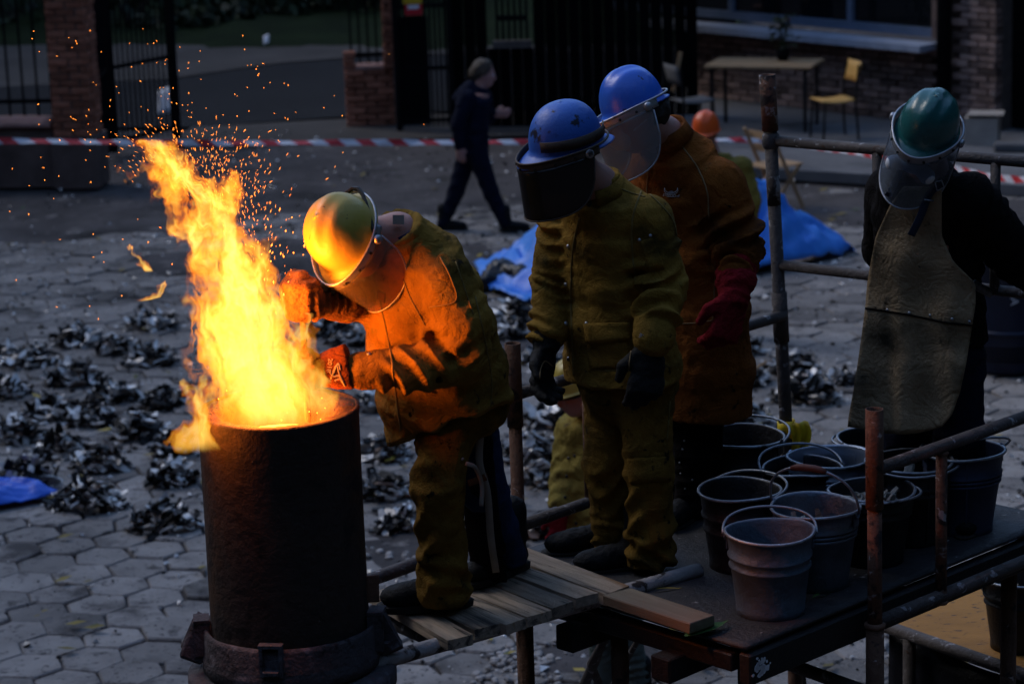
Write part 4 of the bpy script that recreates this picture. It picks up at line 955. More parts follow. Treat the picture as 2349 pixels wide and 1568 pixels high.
# timbers carrying the deck on its left end
for b, l in ((.30, .34), (.74, .42)): obj('bearer', (lambda VF: (VF[0] @ E3 + dk(.04, b, -.115), VF[1]))(cbox((.24, .085, .085), .006, .001)), M['timber'], pf)
pk = MB(); rs = np.random.default_rng(18)
for k in range(150):
    a, b = rs.uniform(.1, DL), abs(rs.normal(0, .035)) + .008; s_ = rs.uniform(.002, .009) * (1 + 1.2 * (a > .9)); c = dk(a, b, .0035); n0 = rs.uniform(.5, 2.2)
    pk.add((np.array([c + e1 * s_ * n0 * math.cos(x) + e2 * s_ * math.sin(x) * rs.uniform(.6, 1.3) for x in np.linspace(0, 6.28, 7)[:-1]]), [tuple(range(6))]))
solid(mbobj('paint_chips', pk, M['sack'], pf), .0008)['kind'] = 'stuff'
pk = MB(); rs = np.random.default_rng(8)
for k in range(26):
    a, z_ = .05 + rs.normal(0, .022), -.065 + rs.normal(0, .014); s_ = rs.uniform(.003, .012); c = dk(a, -.0205, z_); pk.add((np.array([c + e1 * s_ * math.cos(x) * rs.uniform(.6, 1.6) + np.array([0, 0, s_ * math.sin(x)]) for x in np.linspace(0, 6.28, 7)[:-1]]), [tuple(range(6))]))
solid(mbobj('paint_fleck', pk, M['white'], pf), .001)

# plank bridge on two tubes
PZ = DZ + .066; tb = -.16
def tube_thing(name, a, b, r, m, label, cat='pipe', wall=.004):
    o = obj(name, pipe(a, b, r, wall, 16, 6), m, smooth=True, origin=a); tag(o, label, cat); return o
ta = at(818, 1532, DZ + .02); tbp = at(1604, 1307, DZ + .028)
tube_thing('support_pipe', ta, tbp, .026, M['pipe_white'], 'long flaking white pipe under the near ends of the planks')
tc = ta + e2 * .60 + e1 * .16; td = tc + e1 * 1.35 + [0, 0, .03]
tube_thing('support_pipe', tc, td, .024, M['pipe_dark'], 'dark pipe under the far ends of the planks')
tube_thing('support_pipe', at(884, 1420, DZ - .03), at(1016, 1478, DZ - .03), .024, M['pipe_dark'], 'short dark cross pipe left of the first plank')
near = [(1056, 1462), (1116, 1437), (1175, 1419), (1234, 1402), (1289, 1384), (1346, 1366), (1405, 1351)]
farp = [(872, 1348), (915, 1338), (962, 1326), (1008, 1312), (1062, 1296), (1120, 1280), (1190, 1264)]
wd = [.092, .100, .080, .104, .090, .098, .104]
labs = ['plank nearest the furnace, clean pale grey end', 'second plank from the furnace, orange streaked', 'third plank from the furnace with a split cracked end', 'fourth plank from the furnace, dark stained by the boot', 'middle right plank, fifth from the furnace', 'sixth plank from the furnace, smooth and damp', 'last plank of the bridge beside the blue boot, highest edge']
pm = {}
for k in range(7):
    a = at(*near[k], PZ); b = at(*farp[k], PZ); d = unit(a - b); L = np.linalg.norm(a - b) + rng.uniform(-.02, .035); th_ = .036
    bm = bmesh.new(); bmesh.ops.create_grid(bm, x_segments=18, y_segments=3, size=.5); ext = bmesh.ops.extrude_face_region(bm, geom=list(bm.faces))
    for v in ext['geom']:
        if isinstance(v, bmesh.types.BMVert): v.co.z -= 1
    V = np.array([tuple(v.co) for v in bm.verts]); bm.verts.index_update(); F = [tuple(v.index for v in f.verts) for f in bm.faces]; bm.free()
    if k == 6: th_ = .042
    V = V * [L, wd[k], th_]; V[:, 2] += .0015 * snoise(V * [3, 20, 1], 1.5, k); V[:, 1] += .002 * np.sin(V[:, 0] * 5 + k); V[:, 2] += .012 * (V[:, 0] / L) ** 2 * rng.uniform(-.6, 1)
    o = link('plank', mesh('plank', V, F, M['plank']), None, tuple((a + b) / 2 + [0, 0, rng.uniform(-.007, .003)])); o.rotation_euler = (rng.normal(0, .03), 0, math.atan2(d[1], d[0]) + rng.normal(0, .012))
    tag(o, labs[k], 'plank', 'planks of the bridge to the furnace')
lp0, lp1 = at(1411, 1372, DZ + .045), at(1592, 1432, DZ + .045); d = unit(lp1 - lp0)
V, F = cbox((np.linalg.norm(lp1 - lp0) + .04, .115, .036), .003, .0008); o = link('plank', mesh('plank', V, F, M['plank2']), None, tuple((lp0 + lp1) / 2 + e1 * .02)); o.rotation_euler = (0, 0, math.atan2(d[1], d[0])); tag(o, 'warm brown loose plank lying on the deck corner', 'plank')

# guard rails: each frame is one thing of posts, rails and uprights
def guard(name, label): e = empty(name, tuple(N_ * [1, 1, 0])); tag(e, label, 'guard rail'); return e
def bead(p, r): return lathe([(r * .5, -.012), (r, -.006), (r * 1.06, 0), (r, .006), (r * .5, .012)], 14, p)
def on_line(p, d, u):
    """point on line p+s*d seen at picture column u"""
    s = 0.0
    for _ in range(30):
        f = proj(p + d * s)[0] - u; g_ = (proj(p + d * (s + .001))[0] - u - f) / .001; s -= f / g_
    return p + d * s
# A: near post at the right with two rails running back
Ab = on_line(dk(0, -.055, -.13), e1, 2007); A_top = atY(1990, 938, Ab[1]); A_low = atY(2006, 1640, Ab[1] - .0)
zA1 = atY(2008, 1078, Ab[1])[2]; zA2 = atY(2018, 1428, Ab[1])[2]
gA = guard('guard_rail', 'near guard rail at right with flaking grey post and two sloping rails')
Ax = A_top[0] * .5 + A_low[0] * .5
obj('post', pipe((Ab[0], Ab[1], A_top[2] - .34), (Ab[0], Ab[1], A_top[2]), .030, .004, 16, 2), M['rust_red'], gA, smooth=True)
obj('post', tube([(Ab[0], Ab[1], zA2 - .02), (Ab[0], Ab[1], A_top[2] - .335)], .0245, 14), M['rust'], gA, smooth=True)
obj('socket', pipe((Ab[0], Ab[1], .2), (Ab[0], Ab[1], zA2 - .012), .031, .004, 16, 2), M['rust_red'], gA, smooth=True)
obj('collar', lathe([(.031, 0), (.036, .003), (.036, .014), (.026, .018)], 16, (Ab[0], Ab[1], zA2 - .015)), M['rust'], gA, smooth=True)
r1 = np.array([Ab[0], Ab[1], zA1]); r2 = np.array([Ab[0], Ab[1], zA2])
obj('rail', tube([r1 + e1 * .02, r1 + e1 * 1.6], .0225, 14), M['pipe_dark'], gA, smooth=True); obj('rail', tube([r2 + e1 * .02, r2 + e1 * 1.6], .0225, 14), M['pipe_dark'], gA, smooth=True)
ub = on_line(r1, e1, 2160); obj('upright', tube([ub + [0, 0, -.015], [ub[0], ub[1], zA2 + .01]], .020, 12), M['rust'], gA, smooth=True)
for p in (ub, np.array([ub[0], ub[1], zA2])): obj('weld', lathe([(.021, -.03), (.026, -.022), (.021, -.016)], 12, p), M['rust'], gA, smooth=True)
Lb = np.array([Ab[0], Ab[1], atY(2004, 1592, Ab[1])[2]]); obj('brace', pipe(Lb - e2 * -.03, Lb + e2 * .62 + [0, 0, .03], .0235, .004, 14, 2), M['pipe_dark'], gA, smooth=True)
# B-C: back left frame
Bb = at(1193, 1285, DZ); B_top = atY(1172, 787, Bb[1]); Cb = C_ + e1 * .01 - e2 * .01
gB = guard('guard_rail', 'back guard rail behind the middle workers with red rusty post at left')
obj('post', pipe((Bb[0], Bb[1], B_top[2] - .30), tuple([Bb[0], Bb[1], B_top[2]]), .0285, .004, 16, 2), M['rust_red'], gB, smooth=True)
obj('post', tube([(Bb[0], Bb[1], 0), (Bb[0], Bb[1], B_top[2] - .29)], .024, 14), M['rust_red'], gB, smooth=True)
obj('collar', lathe([(.026, 0), (.033, .004), (.033, .02), (.026, .024)], 16, (Bb[0], Bb[1], DZ + .08)), M['rust'], gB, smooth=True)
eb = unit((Cb - Bb) * [1, 1, 0]); zB1 = atY(1195, 905, Bb[1])[2]; zB2 = atY(1204, 1206, Bb[1])[2]; LB = np.linalg.norm((Cb - Bb)[:2])
for z_ in (zB1, zB2): obj('rail', tube([[Bb[0], Bb[1], z_] + eb * .02, [Bb[0], Bb[1], z_] + eb * (LB - .02)], .0215, 14), M['pipe_dark'], gB, smooth=True)
for u in (1345, 1652):
    q = on_line(np.array([Bb[0], Bb[1], zB1]), eb, u); obj('upright', tube([q, [q[0], q[1], zB2]], .019, 12), M['rust'] if u < 1500 else M['pipe_dark'], gB, smooth=True)
# C post and C-D frame
gC = guard('guard_rail', 'tall back corner scaffold post with sleeve top and rails to the right')
C_top = atY(1760, 172, Cb[1]); zc = C_top[2]
cpost = np.array([Cb[0], Cb[1], 0]); Ct = np.array([C_top[0], Cb[1], zc]); lean = (Ct - [Cb[0], Cb[1], DZ]); lean = lean / lean[2]
def cz(z_): return np.array([Cb[0], Cb[1], DZ]) + lean * (z_ - DZ)
obj('post', tube([cz(.0), cz(DZ + .45), cz(zc - .18)], .0255, 14), M['pipe_dark'], gC, smooth=True)
obj('sleeve', pipe(cz(zc - .215), cz(zc), .0315, .004, 16, 2), M['rust'], gC, smooth=True)
obj('paint_band', tube([cz(zc - .505), cz(zc - .39)], .0264, 14), M['pipe_white'], gC, smooth=True)
obj('sleeve', tube([cz(DZ + .50), cz(DZ + .70)], .031, 14), M['pipe_dark'], gC, smooth=True)
zC1 = atY(1783, 322, Cb[1])[2]; zC2 = atY(1803, 606, Cb[1])[2]
def cdrail(z_, u_, v_):
    p0 = cz(z_)
    return p0, None
dC = unit(np.array([.70, -.60, 0]))
tgt = np.array([atY(2349, 386, Cb[1] - .62)[0], Cb[1] - .62, 0]); dC = unit((tgt - [Cb[0], Cb[1], 0]) * [1, 1, 0])
for z_ in (zC1, zC2): obj('rail', tube([cz(z_) + dC * .01, cz(z_) + dC * 1.45], .0205, 14), M['pipe_dark'], gC, smooth=True)
obj('collar', lathe([(.027, -.03), (.034, -.02), (.034, .02), (.027, .03)], 16, cz(zC1)), M['pipe_dark'], gC, smooth=True)
for u in (2012, 2284):
    q = on_line(cz(zC1), dC, u); obj('upright', tube([q, [q[0], q[1], zC2]], .019, 12), M['pipe_dark'], gC, smooth=True)
# torn yellow tape on the corner post
yt = cz(atY(1800, 985, Cb[1])[2]); P = []
for j, t in enumerate(np.linspace(0, 1, 12)):
    c = yt + np.array([.03 + .05 * t + .012 * math.sin(9 * t), -.04 - .01 * math.sin(5 * t), .04 - .235 * t]); P.append([c + np.array([x * (1 - .35 * math.sin(3 * t)), -.018 * math.sin(14 * x * 9 + 5 * t), .02 * x]) for x in np.linspace(-.045, .05, 9)])
yo = obj('warning_tape', grid(P), M['yellow_tape'], smooth=True); solid(yo, .002); tag(yo, 'torn yellow warning tape with black marks knotted on the corner post', 'warning tape')
P = [[yt + np.array([.034 * math.cos(a), .034 * math.sin(a), z_ + .006 * math.sin(3 * a)]) for a in np.linspace(0, 6.28, 20)] for z_ in np.linspace(-.03, .035, 4)]
o = obj('knot', grid(P), M['yellow_tape'], yo, smooth=True); solid(o, .004)
bl_ = MB(); 
for k, (x, z_) in enumerate(((.06, -.06), (.07, -.08), (.078, -.14), (.07, -.165))): bl_.add(box(yt + [x, -.052, z_], (.02, .002, .007)))
mbobj('black_print', bl_, M['plastic_black'], yo)

# lower stage at the right: rusty orange plate on a pipe frame, dark sheet below
lz = 1.35
q = [at(u, v, lz) for u, v in ((2045, 1432), (2175, 1338), (2560, 1395), (2470, 1580))]
ls = empty('lower_stage', tuple(q[0] * [1, 1, 0])); tag(ls, 'lower stage with speckled rusty orange plate at the bottom right', 'stage')
P = [[(q[0] * (1 - a) + q[1] * a) * (1 - b) + (q[3] * (1 - a) + q[2] * a) * b for a in np.linspace(0, 1, 6)] for b in np.linspace(0, 1, 8)]
o = obj('plate', grid(P), M['orange_plate'], ls); solid(o, .01, -1)
obj('edge_pipe', tube([q[0] + unit(q[0] - q[3]) * .12 + [0, 0, -.015], q[3] + [0, 0, -.015]], .027, 12), M['pipe_dark'], ls, smooth=True)
for c in (q[0] + unit(q[3] - q[0]) * .1, q[3], q[2], q[1]): obj('leg', tube([c + [0, 0, -.03], c * [1, 1, 0]], .026, 12), M['pipe_dark'], ls, smooth=True)
P = [[q[0] * (1 - a) + q[3] * a + np.array([0, .06 + .03 * math.sin(9 * a + 4 * b), -.06 - 1.15 * b]) for a in np.linspace(0, 1, 24)] for b in np.linspace(0, 1, 10)]
o = obj('hanging_sheet', grid(P), M['black_bag'], smooth=True); solid(o, .004); tag(o, 'dark plastic sheet hanging below the orange plate', 'plastic sheet')

# tools leaning below the deck
a_, b_ = at(1395, 1450, 1.75), at(1325, 1600, 1.1)
tg = empty('tongs', tuple(b_)); tag(tg, 'dark iron tongs leaning under the deck, points upward', 'tongs')
obj('arm', tube([b_, (a_ + b_) / 2 + [.01, 0, .02], a_], [.022, .020, .008], 8), M['pipe_dark'], tg, smooth=True)
obj('arm', tube([b_ + [.14, 0, -.1], b_ * .45 + a_ * .55 + [-.01, 0, .0], a_ + [-.01, .02, -.02]], [.018, .018, .01], 8), M['pipe_dark'], tg, smooth=True)
o = obj('iron_rod', tube([at(1478, 1440, 1.8), at(1395, 1590, 1.2)], .011, 8), M['pipe_dark'], smooth=True); tag(o, 'thin dark iron rod slanting below the deck beside grey jeans', 'rod')

# ------------------------------------------------------------------ buckets
def bucket(rt, rb_, h, m, ribs, handle, seed=0, wood=False, dent=0.0, skirt=True):
    """local coordinates, base at z=0. handle: angle of the bail from upright (90 = fallen to -x side)"""
    rs = np.random.default_rng(seed); e = bpy.data.objects.new('bucket', None); COL.objects.link(e)
    def R_(z): return rb_ + (rt - rb_) * z / h
    pr = [(.001, .014), (rb_ - .004, .012), (rb_ - .002, 0), (rb_ + .003, 0), (rb_ + .003, .03)]
    pr += [(R_(.032) - .001, .034)]
    for z in ribs: pr += [(R_(z - .008), z - .008), (R_(z) + .006, z - .003), (R_(z) + .006, z + .003), (R_(z + .008), z + .008)]
    pr += [(R_(h - .012), h - .012), (rt + .005, h - .009), (rt + .007, h - .004), (rt + .005, h), (rt, h + .001), (rt - .003, h - .004), (rt - .005, h - .02), (R_(h * .45) - .004, h * .45), (rb_ - .001, .02), (.001, .018)]
    V, F = lathe(pr, 44)
    a = np.arctan2(V[:, 1], V[:, 0]); k = 1 + .012 * np.sin(2 * a + seed) * (V[:, 2] / h) + .006 * np.sin(5 * a + seed * 2) * (V[:, 2] / h)
    if dent: k -= dent * np.exp(-((a - 1.2) / .5) ** 2) * (V[:, 2] / h) ** 2
    V[:, 0] *= k; V[:, 1] *= k; V[:, 2] += .004 * np.sin(2 * a + seed) * (V[:, 2] / h)
    link('body', mesh('bucket_body', V, F, m, True), e)
    sm = []
    link('seam', mesh('bucket_seam', *box((R_(h * .5) * math.cos(-1.9), R_(h * .5) * math.sin(-1.9), h * .5), (.006, .006, h * .9), np.array([[math.cos(-1.9), math.sin(-1.9), 0], [math.sin(1.9), math.cos(-1.9), 0], unit([(rt - rb_) * math.cos(-1.9), (rt - rb_) * math.sin(-1.9), h])])), m), e)
    hz = h - .035
    for s in (-1, 1):
        x = s * (R_(hz) + .004); link('ear', mesh('bucket_ear', *box((x, 0, hz), (.005, .042, .04)), m), e)
        lp = [(x + s * .006, .014 * math.cos(t), h - .012 + .014 * math.sin(t)) for t in np.linspace(0, 2 * math.pi, 13)[:-1]]
        link('loop', mesh('bucket_loop', *tube(lp, .004, 6, closed=True), m, True), e)
    ha = R(handle); pts = []
    for t in np.linspace(0, math.pi, 25):
        x = (rt + .012) * math.cos(t); l = (rt * 1.12) * math.sin(t) ** .75; pts.append((x * (1 + .05 * math.sin(t)), -l * math.sin(ha), h - .008 + l * math.cos(ha)))
    hd_ = link('handle', mesh('bucket_handle', *tube(pts, .0048, 7), M['zinc_rim'], True), e)
    rp = [((rt + .004) * (1 + .012 * math.sin(2 * t + seed) + .006 * math.sin(5 * t + seed * 2) - dent * math.exp(-((t - 1.2) / .5) ** 2)) * math.cos(t), (rt + .004) * (1 + .012 * math.sin(2 * t + seed) + .006 * math.sin(5 * t + seed * 2) - dent * math.exp(-((t - 1.2) / .5) ** 2)) * math.sin(t), h - .003 + .004 * math.sin(2 * t + seed)) for t in np.linspace(-math.pi, math.pi, 45)[:-1]]
    link('rim', mesh('bucket_rim', *tube(rp, .0058, 7, closed=True), M['zinc_rim'], True), e)
    if wood:
        m_ = [pts[i] for i in range(9, 16)]; link('grip', mesh('bucket_grip', *tube(m_, [.008, .012, .013, .012, .013, .012, .008], 10), M['handle_wood'], True), hd_)
    return e
def lumps(c, r, z, n, seed, m, label, kind_cat):
    rs = np.random.default_rng(seed); mb = MB()
    for k in range(n):
        L = rs.uniform(.03, .085); V, F = shard(rs, L); a = rs.uniform(0, 6.28); q = math.sqrt(rs.uniform(0, 1)) * (r - .03)
        mb.add((V * [1, 1.2, 2.0] @ rotm(rs, .5).T + c + [q * math.cos(a), q * math.sin(a), z + rs.uniform(-.02, .025)], F))
    V, F = lathe([(.001, 0), (r * .98, -.012)], 24, c + [0, 0, z - .02]); V[:, 2] += rs.normal(0, .003, len(V)); mb.add((V, F))
    o = mbobj('scrap_chunks', mb, m); tag(o, label, kind_cat, kind='stuff'); return o
# rim left/right columns and rim centre row in the picture -> size and place
BK = [
 # u, v of the base centre, rim radius, base radius, height, material, ribs, bail, yaw, label
 (1768, 1404, .142, .112, .285, 'zinc_rust', (.17, .205), 74, 175, 'front galvanised bucket with brown rust stain and two ribs', 1, False, 0),
 (1700, 1300, .140, .108, .285, 'zinc_dark', (.15, .20), 78, 130, 'sooty bucket left of the rust stained one, bail fallen right', 2, False, 0),
 (1872, 1342, .148, .108, .285, 'zinc', (.19, .205, .22), 20, 330, 'galvanised bucket of shards with raised bail and red grip', 3, True, 0),
 (1704, 1158, .156, .118, .27, 'zinc_dark', (.14, .175), 76, 150, 'empty blackened bucket farthest left beside the yellow tape', 4, False, 0),
 (1843, 1225, .140, .108, .255, 'zinc_dark', (.15, .19), 70, 190, 'dented small bucket behind the one with the raised bail', 5, False, .16),
 (1903, 1218, .146, .112, .285, 'zinc_new', (.20, .215, .23), 96, 150, 'shiny new galvanised bucket with bright inside', 6, False, 0),
 (2000, 1288, .146, .108, .265, 'zinc_dark', (.19, .22), 88, 20, 'dark bucket of pale scrap just behind the near post', 7, False, 0),
 (2085, 1240, .150, .118, .30, 'zinc_dark', (.20, .225), 92, 40, 'large dark bucket holding a pale stick between post and upright', 8, False, 0),
 (2030, 1170, .168, .128, .28, 'zinc_dark', (.20, .22, .24), 92, 200, 'wide dark tub bucket at the apron wearer\'s feet', 9, False, 0),
 (2208, 1218, .146, .104, .31, 'zinc_blue', (.20, .215, .23), 60, 15, 'blue grey bucket of water farthest right on the deck', 10, False, 0),
]
bpos = []
for (u, v, rt, rb_, h, m, ribs, bail, yaw, lab, sd_, wd_, dent) in BK:
    p = at(u, v, DZ + .004); b = bucket(rt, rb_, h, M[m], ribs, bail, sd_, wd_, dent); b.location = tuple(p); b.rotation_euler = (0, 0, R(yaw)); tag(b, lab, 'bucket', 'buckets on the work platform'); bpos.append(p)
lumps(bpos[2], .125, .19, 40, 21, M['scrap_pale'], None, None); lumps(bpos[6], .128, .21, 46, 22, M['scrap_pale'], None, None); lumps(bpos[0], .115, .12, 26, 23, M['coke'], None, None)
lumps(bpos[7], .125, .18, 30, 24, M['coke'], None, None); lumps(bpos[1], .11, .10, 26, 25, M['coke'], None, None); lumps(bpos[3], .112, .09, 24, 26, M['coke'], None, None); lumps(bpos[4], .11, .1, 20, 27, M['coke'], None, None)
o = obj('stick', (lambda VF: (VF[0] @ np.array(Matrix.Rotation(R(35), 3, 'X') @ Matrix.Rotation(R(25), 3, 'Z')) + bpos[7] + [-.01, -.04, .25], VF[1]))(cbox((.03, .03, .11), .003)), M['scrap_pale']); tag(o, 'pale broken stick poking from the large dark bucket', 'stick')
o = obj('stick', (lambda VF: (VF[0] @ np.array(Matrix.Rotation(R(15), 3, 'X')) + bpos[0] + [.03, .0, .17], VF[1]))(cbox((.022, .022, .08), .003)), M['scrap_pale']); tag(o, 'short pale stub standing in the rust stained bucket', 'stick')
o = obj('water', lathe([(.001, .0), (.128, .0)], 30, bpos[9] + [0, 0, .235]), mat('dark_water', (.004, .006, .012), None, 5, .03, spec=.6)); tag(o, 'dark water with leaves in the blue grey bucket', 'water')
p = at(2335, 1480, lz + .012); b = bucket(.142, .105, .29, M['zinc_dark'], (.19, .22), 40, 12); b.location = tuple(p); tag(b, 'black bucket standing on the rusty orange plate, cut by the edge', 'bucket')
lumps(p, .12, .2, 25, 31, M['scrap_pale'], None, None)
# leaves lying on the deck
def leaf(p, L, a, m, label, curl=.3):
    P = []
    for i, t in enumerate(np.linspace(0, 1, 9)):
        w_ = L * .17 * math.sin(math.pi * min(1, t * 1.05 + .03)) ** .8 + .0008; d = np.array([math.cos(a), math.sin(a), 0]); s = np.array([-d[1], d[0], 0])
        P.append([p + d * (t - .5) * L + s * x * w_ + np.array([0, 0, .006 + curl * L * (t - .4) ** 2 * .8 + abs(x) * w_ * .5]) for x in (-1, 0, 1)])
    o = obj('leaf', grid(P), m, smooth=True); tag(o, label, 'leaf'); return o
leaf(at(1622, 1452, DZ + .01), .19, R(38), M['green_leaf'], 'long green leaf at the end of the loose plank')
leaf(at(1500, 1352, DZ), .09, R(40), M['yellow_leaf'], 'curled yellow leaf beside the loose plank, nearer the pipe')
leaf(at(1525, 1361, DZ), .12, R(10), M['yellow_leaf'], 'wider yellow leaf lying flat on the deck near the loose plank')
leaf(at(1815, 1062, DZ), .1, R(30), M['green_leaf'], 'green leaf under the yellow warning tape')
leaf(at(1888, 1370, DZ), .1, R(40), M['green_leaf'], 'dark green leaf in front of the bucket with the red grip')

# ------------------------------------------------------------------ furnace
fc = atY(638, 934, 8.05); FXY = np.array([fc[0], fc[1], 0]); FZ = fc[2]; FR = .250
fe = empty('furnace', tuple(FXY)); tag(fe, 'scorched cylindrical iron melting furnace spouting flames', 'furnace')
V, F = lathe([(FR - .004, 1.95), (FR, 2.0), (FR + .001, 2.3), (FR, 2.6), (FR + .001, FZ - .02), (FR + .003, FZ - .006), (FR + .002, FZ), (FR - .008, FZ + .001), (FR - .012, FZ - .02)], 72, FXY)
obj('shell', (V, F), M['furnace'], fe, smooth=True)
pr = [(FR - .010, FZ - .006), (FR - .03, FZ - .002), (FR - .055, FZ - .006), (FR - .07, FZ - .02), (FR - .082, FZ - .07), (FR - .085, FZ - .3)]
V, F = lathe(pr, 160, FXY); nz = snoise(V, 60, 1, 2); rad = V - FXY; V[:, 2] += .005 * nz * (V[:, 2] > FZ - .05); V[:, :2] += rad[:, :2] * (.02 * snoise(V, 45, 2, 2) * (np.hypot(rad[:, 0], rad[:, 1]) < FR - .045))[:, None]
obj('lining', (V, F), M['clay'], fe, smooth=True)
obj('molten_bath', lathe([(.001, FZ - .10), (FR - .083, FZ - .10)], 40, FXY), M['molten'], fe)
V, F = lathe([(FR + .001, 2.162), (FR + .006, 2.162), (FR + .010, 2.187), (FR + .022, 2.197), (FR + .028, 2.182), (FR + .028, 2.112), (FR + .034, 2.097), (FR + .034, 2.062), (FR, 2.042)], 72, FXY + [0, 0, .035])
V[:, :2] = FXY[:2] + (V - FXY)[:, :2] * (1 + .012 * snoise(V, 14, 3, 2))[:, None]; obj('clamp_ring', (V, F), M['furnace_base'], fe, smooth=True)
V, F = lathe([(.2, 2.092), (FR + .03, 2.087), (.322, 2.082), (.332, 2.072), (.332, 2.017), (.32, 2.002), (.315, 1.2), (.32, .5), (.001, .5)], 72, FXY); V[:, :2] = FXY[:2] + (V - FXY)[:, :2] * (1 + .006 * snoise(V, 9, 4, 2))[:, None]
obj('lower_vessel', (V, F), M['furnace_base'], fe, smooth=True)
for k in range(4):
    a = R(45 + 90 * k); c = FXY + [.26 * math.cos(a), .26 * math.sin(a), 0]; obj('leg', box(c + [0, 0, .26], (.09, .09, .52)), M['furnace_base'], fe)
def lug(a, w_, h0, h1, dep):
    d = np.array([math.cos(a), math.sin(a), 0]); s = np.array([-d[1], d[0], 0]); A = np.array([d, s, [0, 0, 1]]); mb = MB(); c = FXY + d * (FR + .03)
    for sg in (-1, 1): mb.add(box(c + s * sg * w_ / 2 + [0, 0, (h0 + h1) / 2], (dep, .010, h1 - h0), A))
    mb.add(box(c + [0, 0, h1 + .004], (dep, w_ + .014, .010), A)); mb.add(box(c + [0, 0, h0 + .016], (dep + .03, w_ - .014, .012), A)); return mb
mbobj('latch', lug(R(-98), .062, 2.147, 2.242, .03), M['furnace_base'], fe)
mbobj('latch', lug(R(-8), .06, 2.142, 2.262, .05), M['furnace_base'], fe); mbobj('latch', lug(R(186), .06, 2.142, 2.252, .05), M['furnace_base'], fe)
for a in (-4, 188, 175):
    d = np.array([math.cos(R(a)), math.sin(R(a)), 0]); V, F = cbox((.08, .03, .13), .008, .003); A = np.array([d, [-d[1], d[0], 0], [0, 0, 1]]); obj('bracket', (V @ np.array(Matrix.Rotation(R(25), 3, 'Y')) @ A + FXY + d * (FR + .045) + [0, 0, 2.182], F), M['furnace_base'], fe)
V, F = cbox((.05, .012, .09), .003, .003); obj('hook_plate', (V + FXY + [FR + .012, -.02, 2.332], F), M['rust_red'], fe)
# ------------------------------------------------------------------ people
def cv(r, u, t): return unit(_rt * r + _up * u - _fw * t)
def head(S, c, f, u, neck, k=.02, rn=.058):
    l = np.cross(u, f); A = np.array([f, l, u]); P = lambda x, y, z: c + f * x + l * y + u * z
    S.ball(P(-.012, 0, .022), (.092, .075, .100), A, k); S.ball(P(.022, 0, -.035), (.078, .066, .088), A, .03); S.ball(P(.045, 0, -.088), (.042, .046, .034), A, .03)
    S.cap(P(.088, 0, .002), P(.112, 0, -.036), .011, .016, .012); S.ball(P(.080, 0, .022), (.018, .052, .012), A, .012)
    for s in (-1, 1):
        S.ball(P(-.004, s * .078, -.012), (.024, .011, .034), A, .008); S.ball(P(.101, s * .032, .002), .015, None, .01, -1); S.ball(P(.074, s * .045, -.03), (.018, .018, .02), A, .015)
    S.ball(P(.092, 0, -.064), (.012, .026, .006), A, .006); S.ball(P(.090, 0, -.076), (.012, .022, .007), A, .006)
    S.cap(P(-.028, 0, -.06), neck, rn, rn + .012, .03)
    return A, P
def put_eyes(P, parent):
    for s in (-1, 1):
        V, F = lathe([(.001, -.011), (.008, -.008), (.0115, 0), (.008, .008), (.001, .011)], 10, P(.086, s * .032, .002)); obj('eye', (V, F), M['white'], parent, smooth=True)
        V, F = lathe([(.001, -.006), (.006, 0), (.001, .006)], 8, P(.094, s * .032, .002)); obj('eye', (V, F), M['plastic_black'], parent, smooth=True)
def limb_body(S, j, r=(.075, .06, .05, .04)):
    S.chain(j, [r[i] for i in range(len(j))], .03)
def hand(S, wr, d, s, n, curl=35, sc=1.0, k=.008):
    """glove: wr wrist, d towards fingers, s towards thumb, n palm side"""
    d = unit(d); s = unit(s - d * (s @ d)); n = unit(np.cross(d, s)) * (1 if np.cross(d, s) @ n > 0 else -1)
    S.loft([wr - d * .02 * sc, wr + d * .04 * sc, wr + d * .105 * sc], s, [.034 * sc, .044 * sc, .048 * sc], [.024 * sc, .022 * sc, .018 * sc], .015)
    for i in range(4):
        b = wr + d * (.098 - .006 * abs(i - 1)) * sc + s * (.036 - .024 * i) * sc; L = (.072, .082, .078, .060)[i] * sc; c0 = R(curl * (.8 + .12 * i)); q = b; a = 0.0
        for m in range(3):
            a += c0; l = L * (.45, .32, .25)[m]; dd = d * math.cos(a) + n * math.sin(a); q2 = q + dd * l; S.cap(q, q2, (.0150, .0140, .0128)[m] * sc, (.0140, .0128, .0110)[m] * sc, k); q = q2
    b = wr + d * .025 * sc + s * .036 * sc; m_ = b + (d * .62 + s * .6 + n * .35) * .045 * sc; S.cap(b, m_, .020 * sc, .016 * sc, .012); S.cap(m_, m_ + (d * .85 + s * .1 + n * .45) * .04 * sc, .016 * sc, .012 * sc, k)
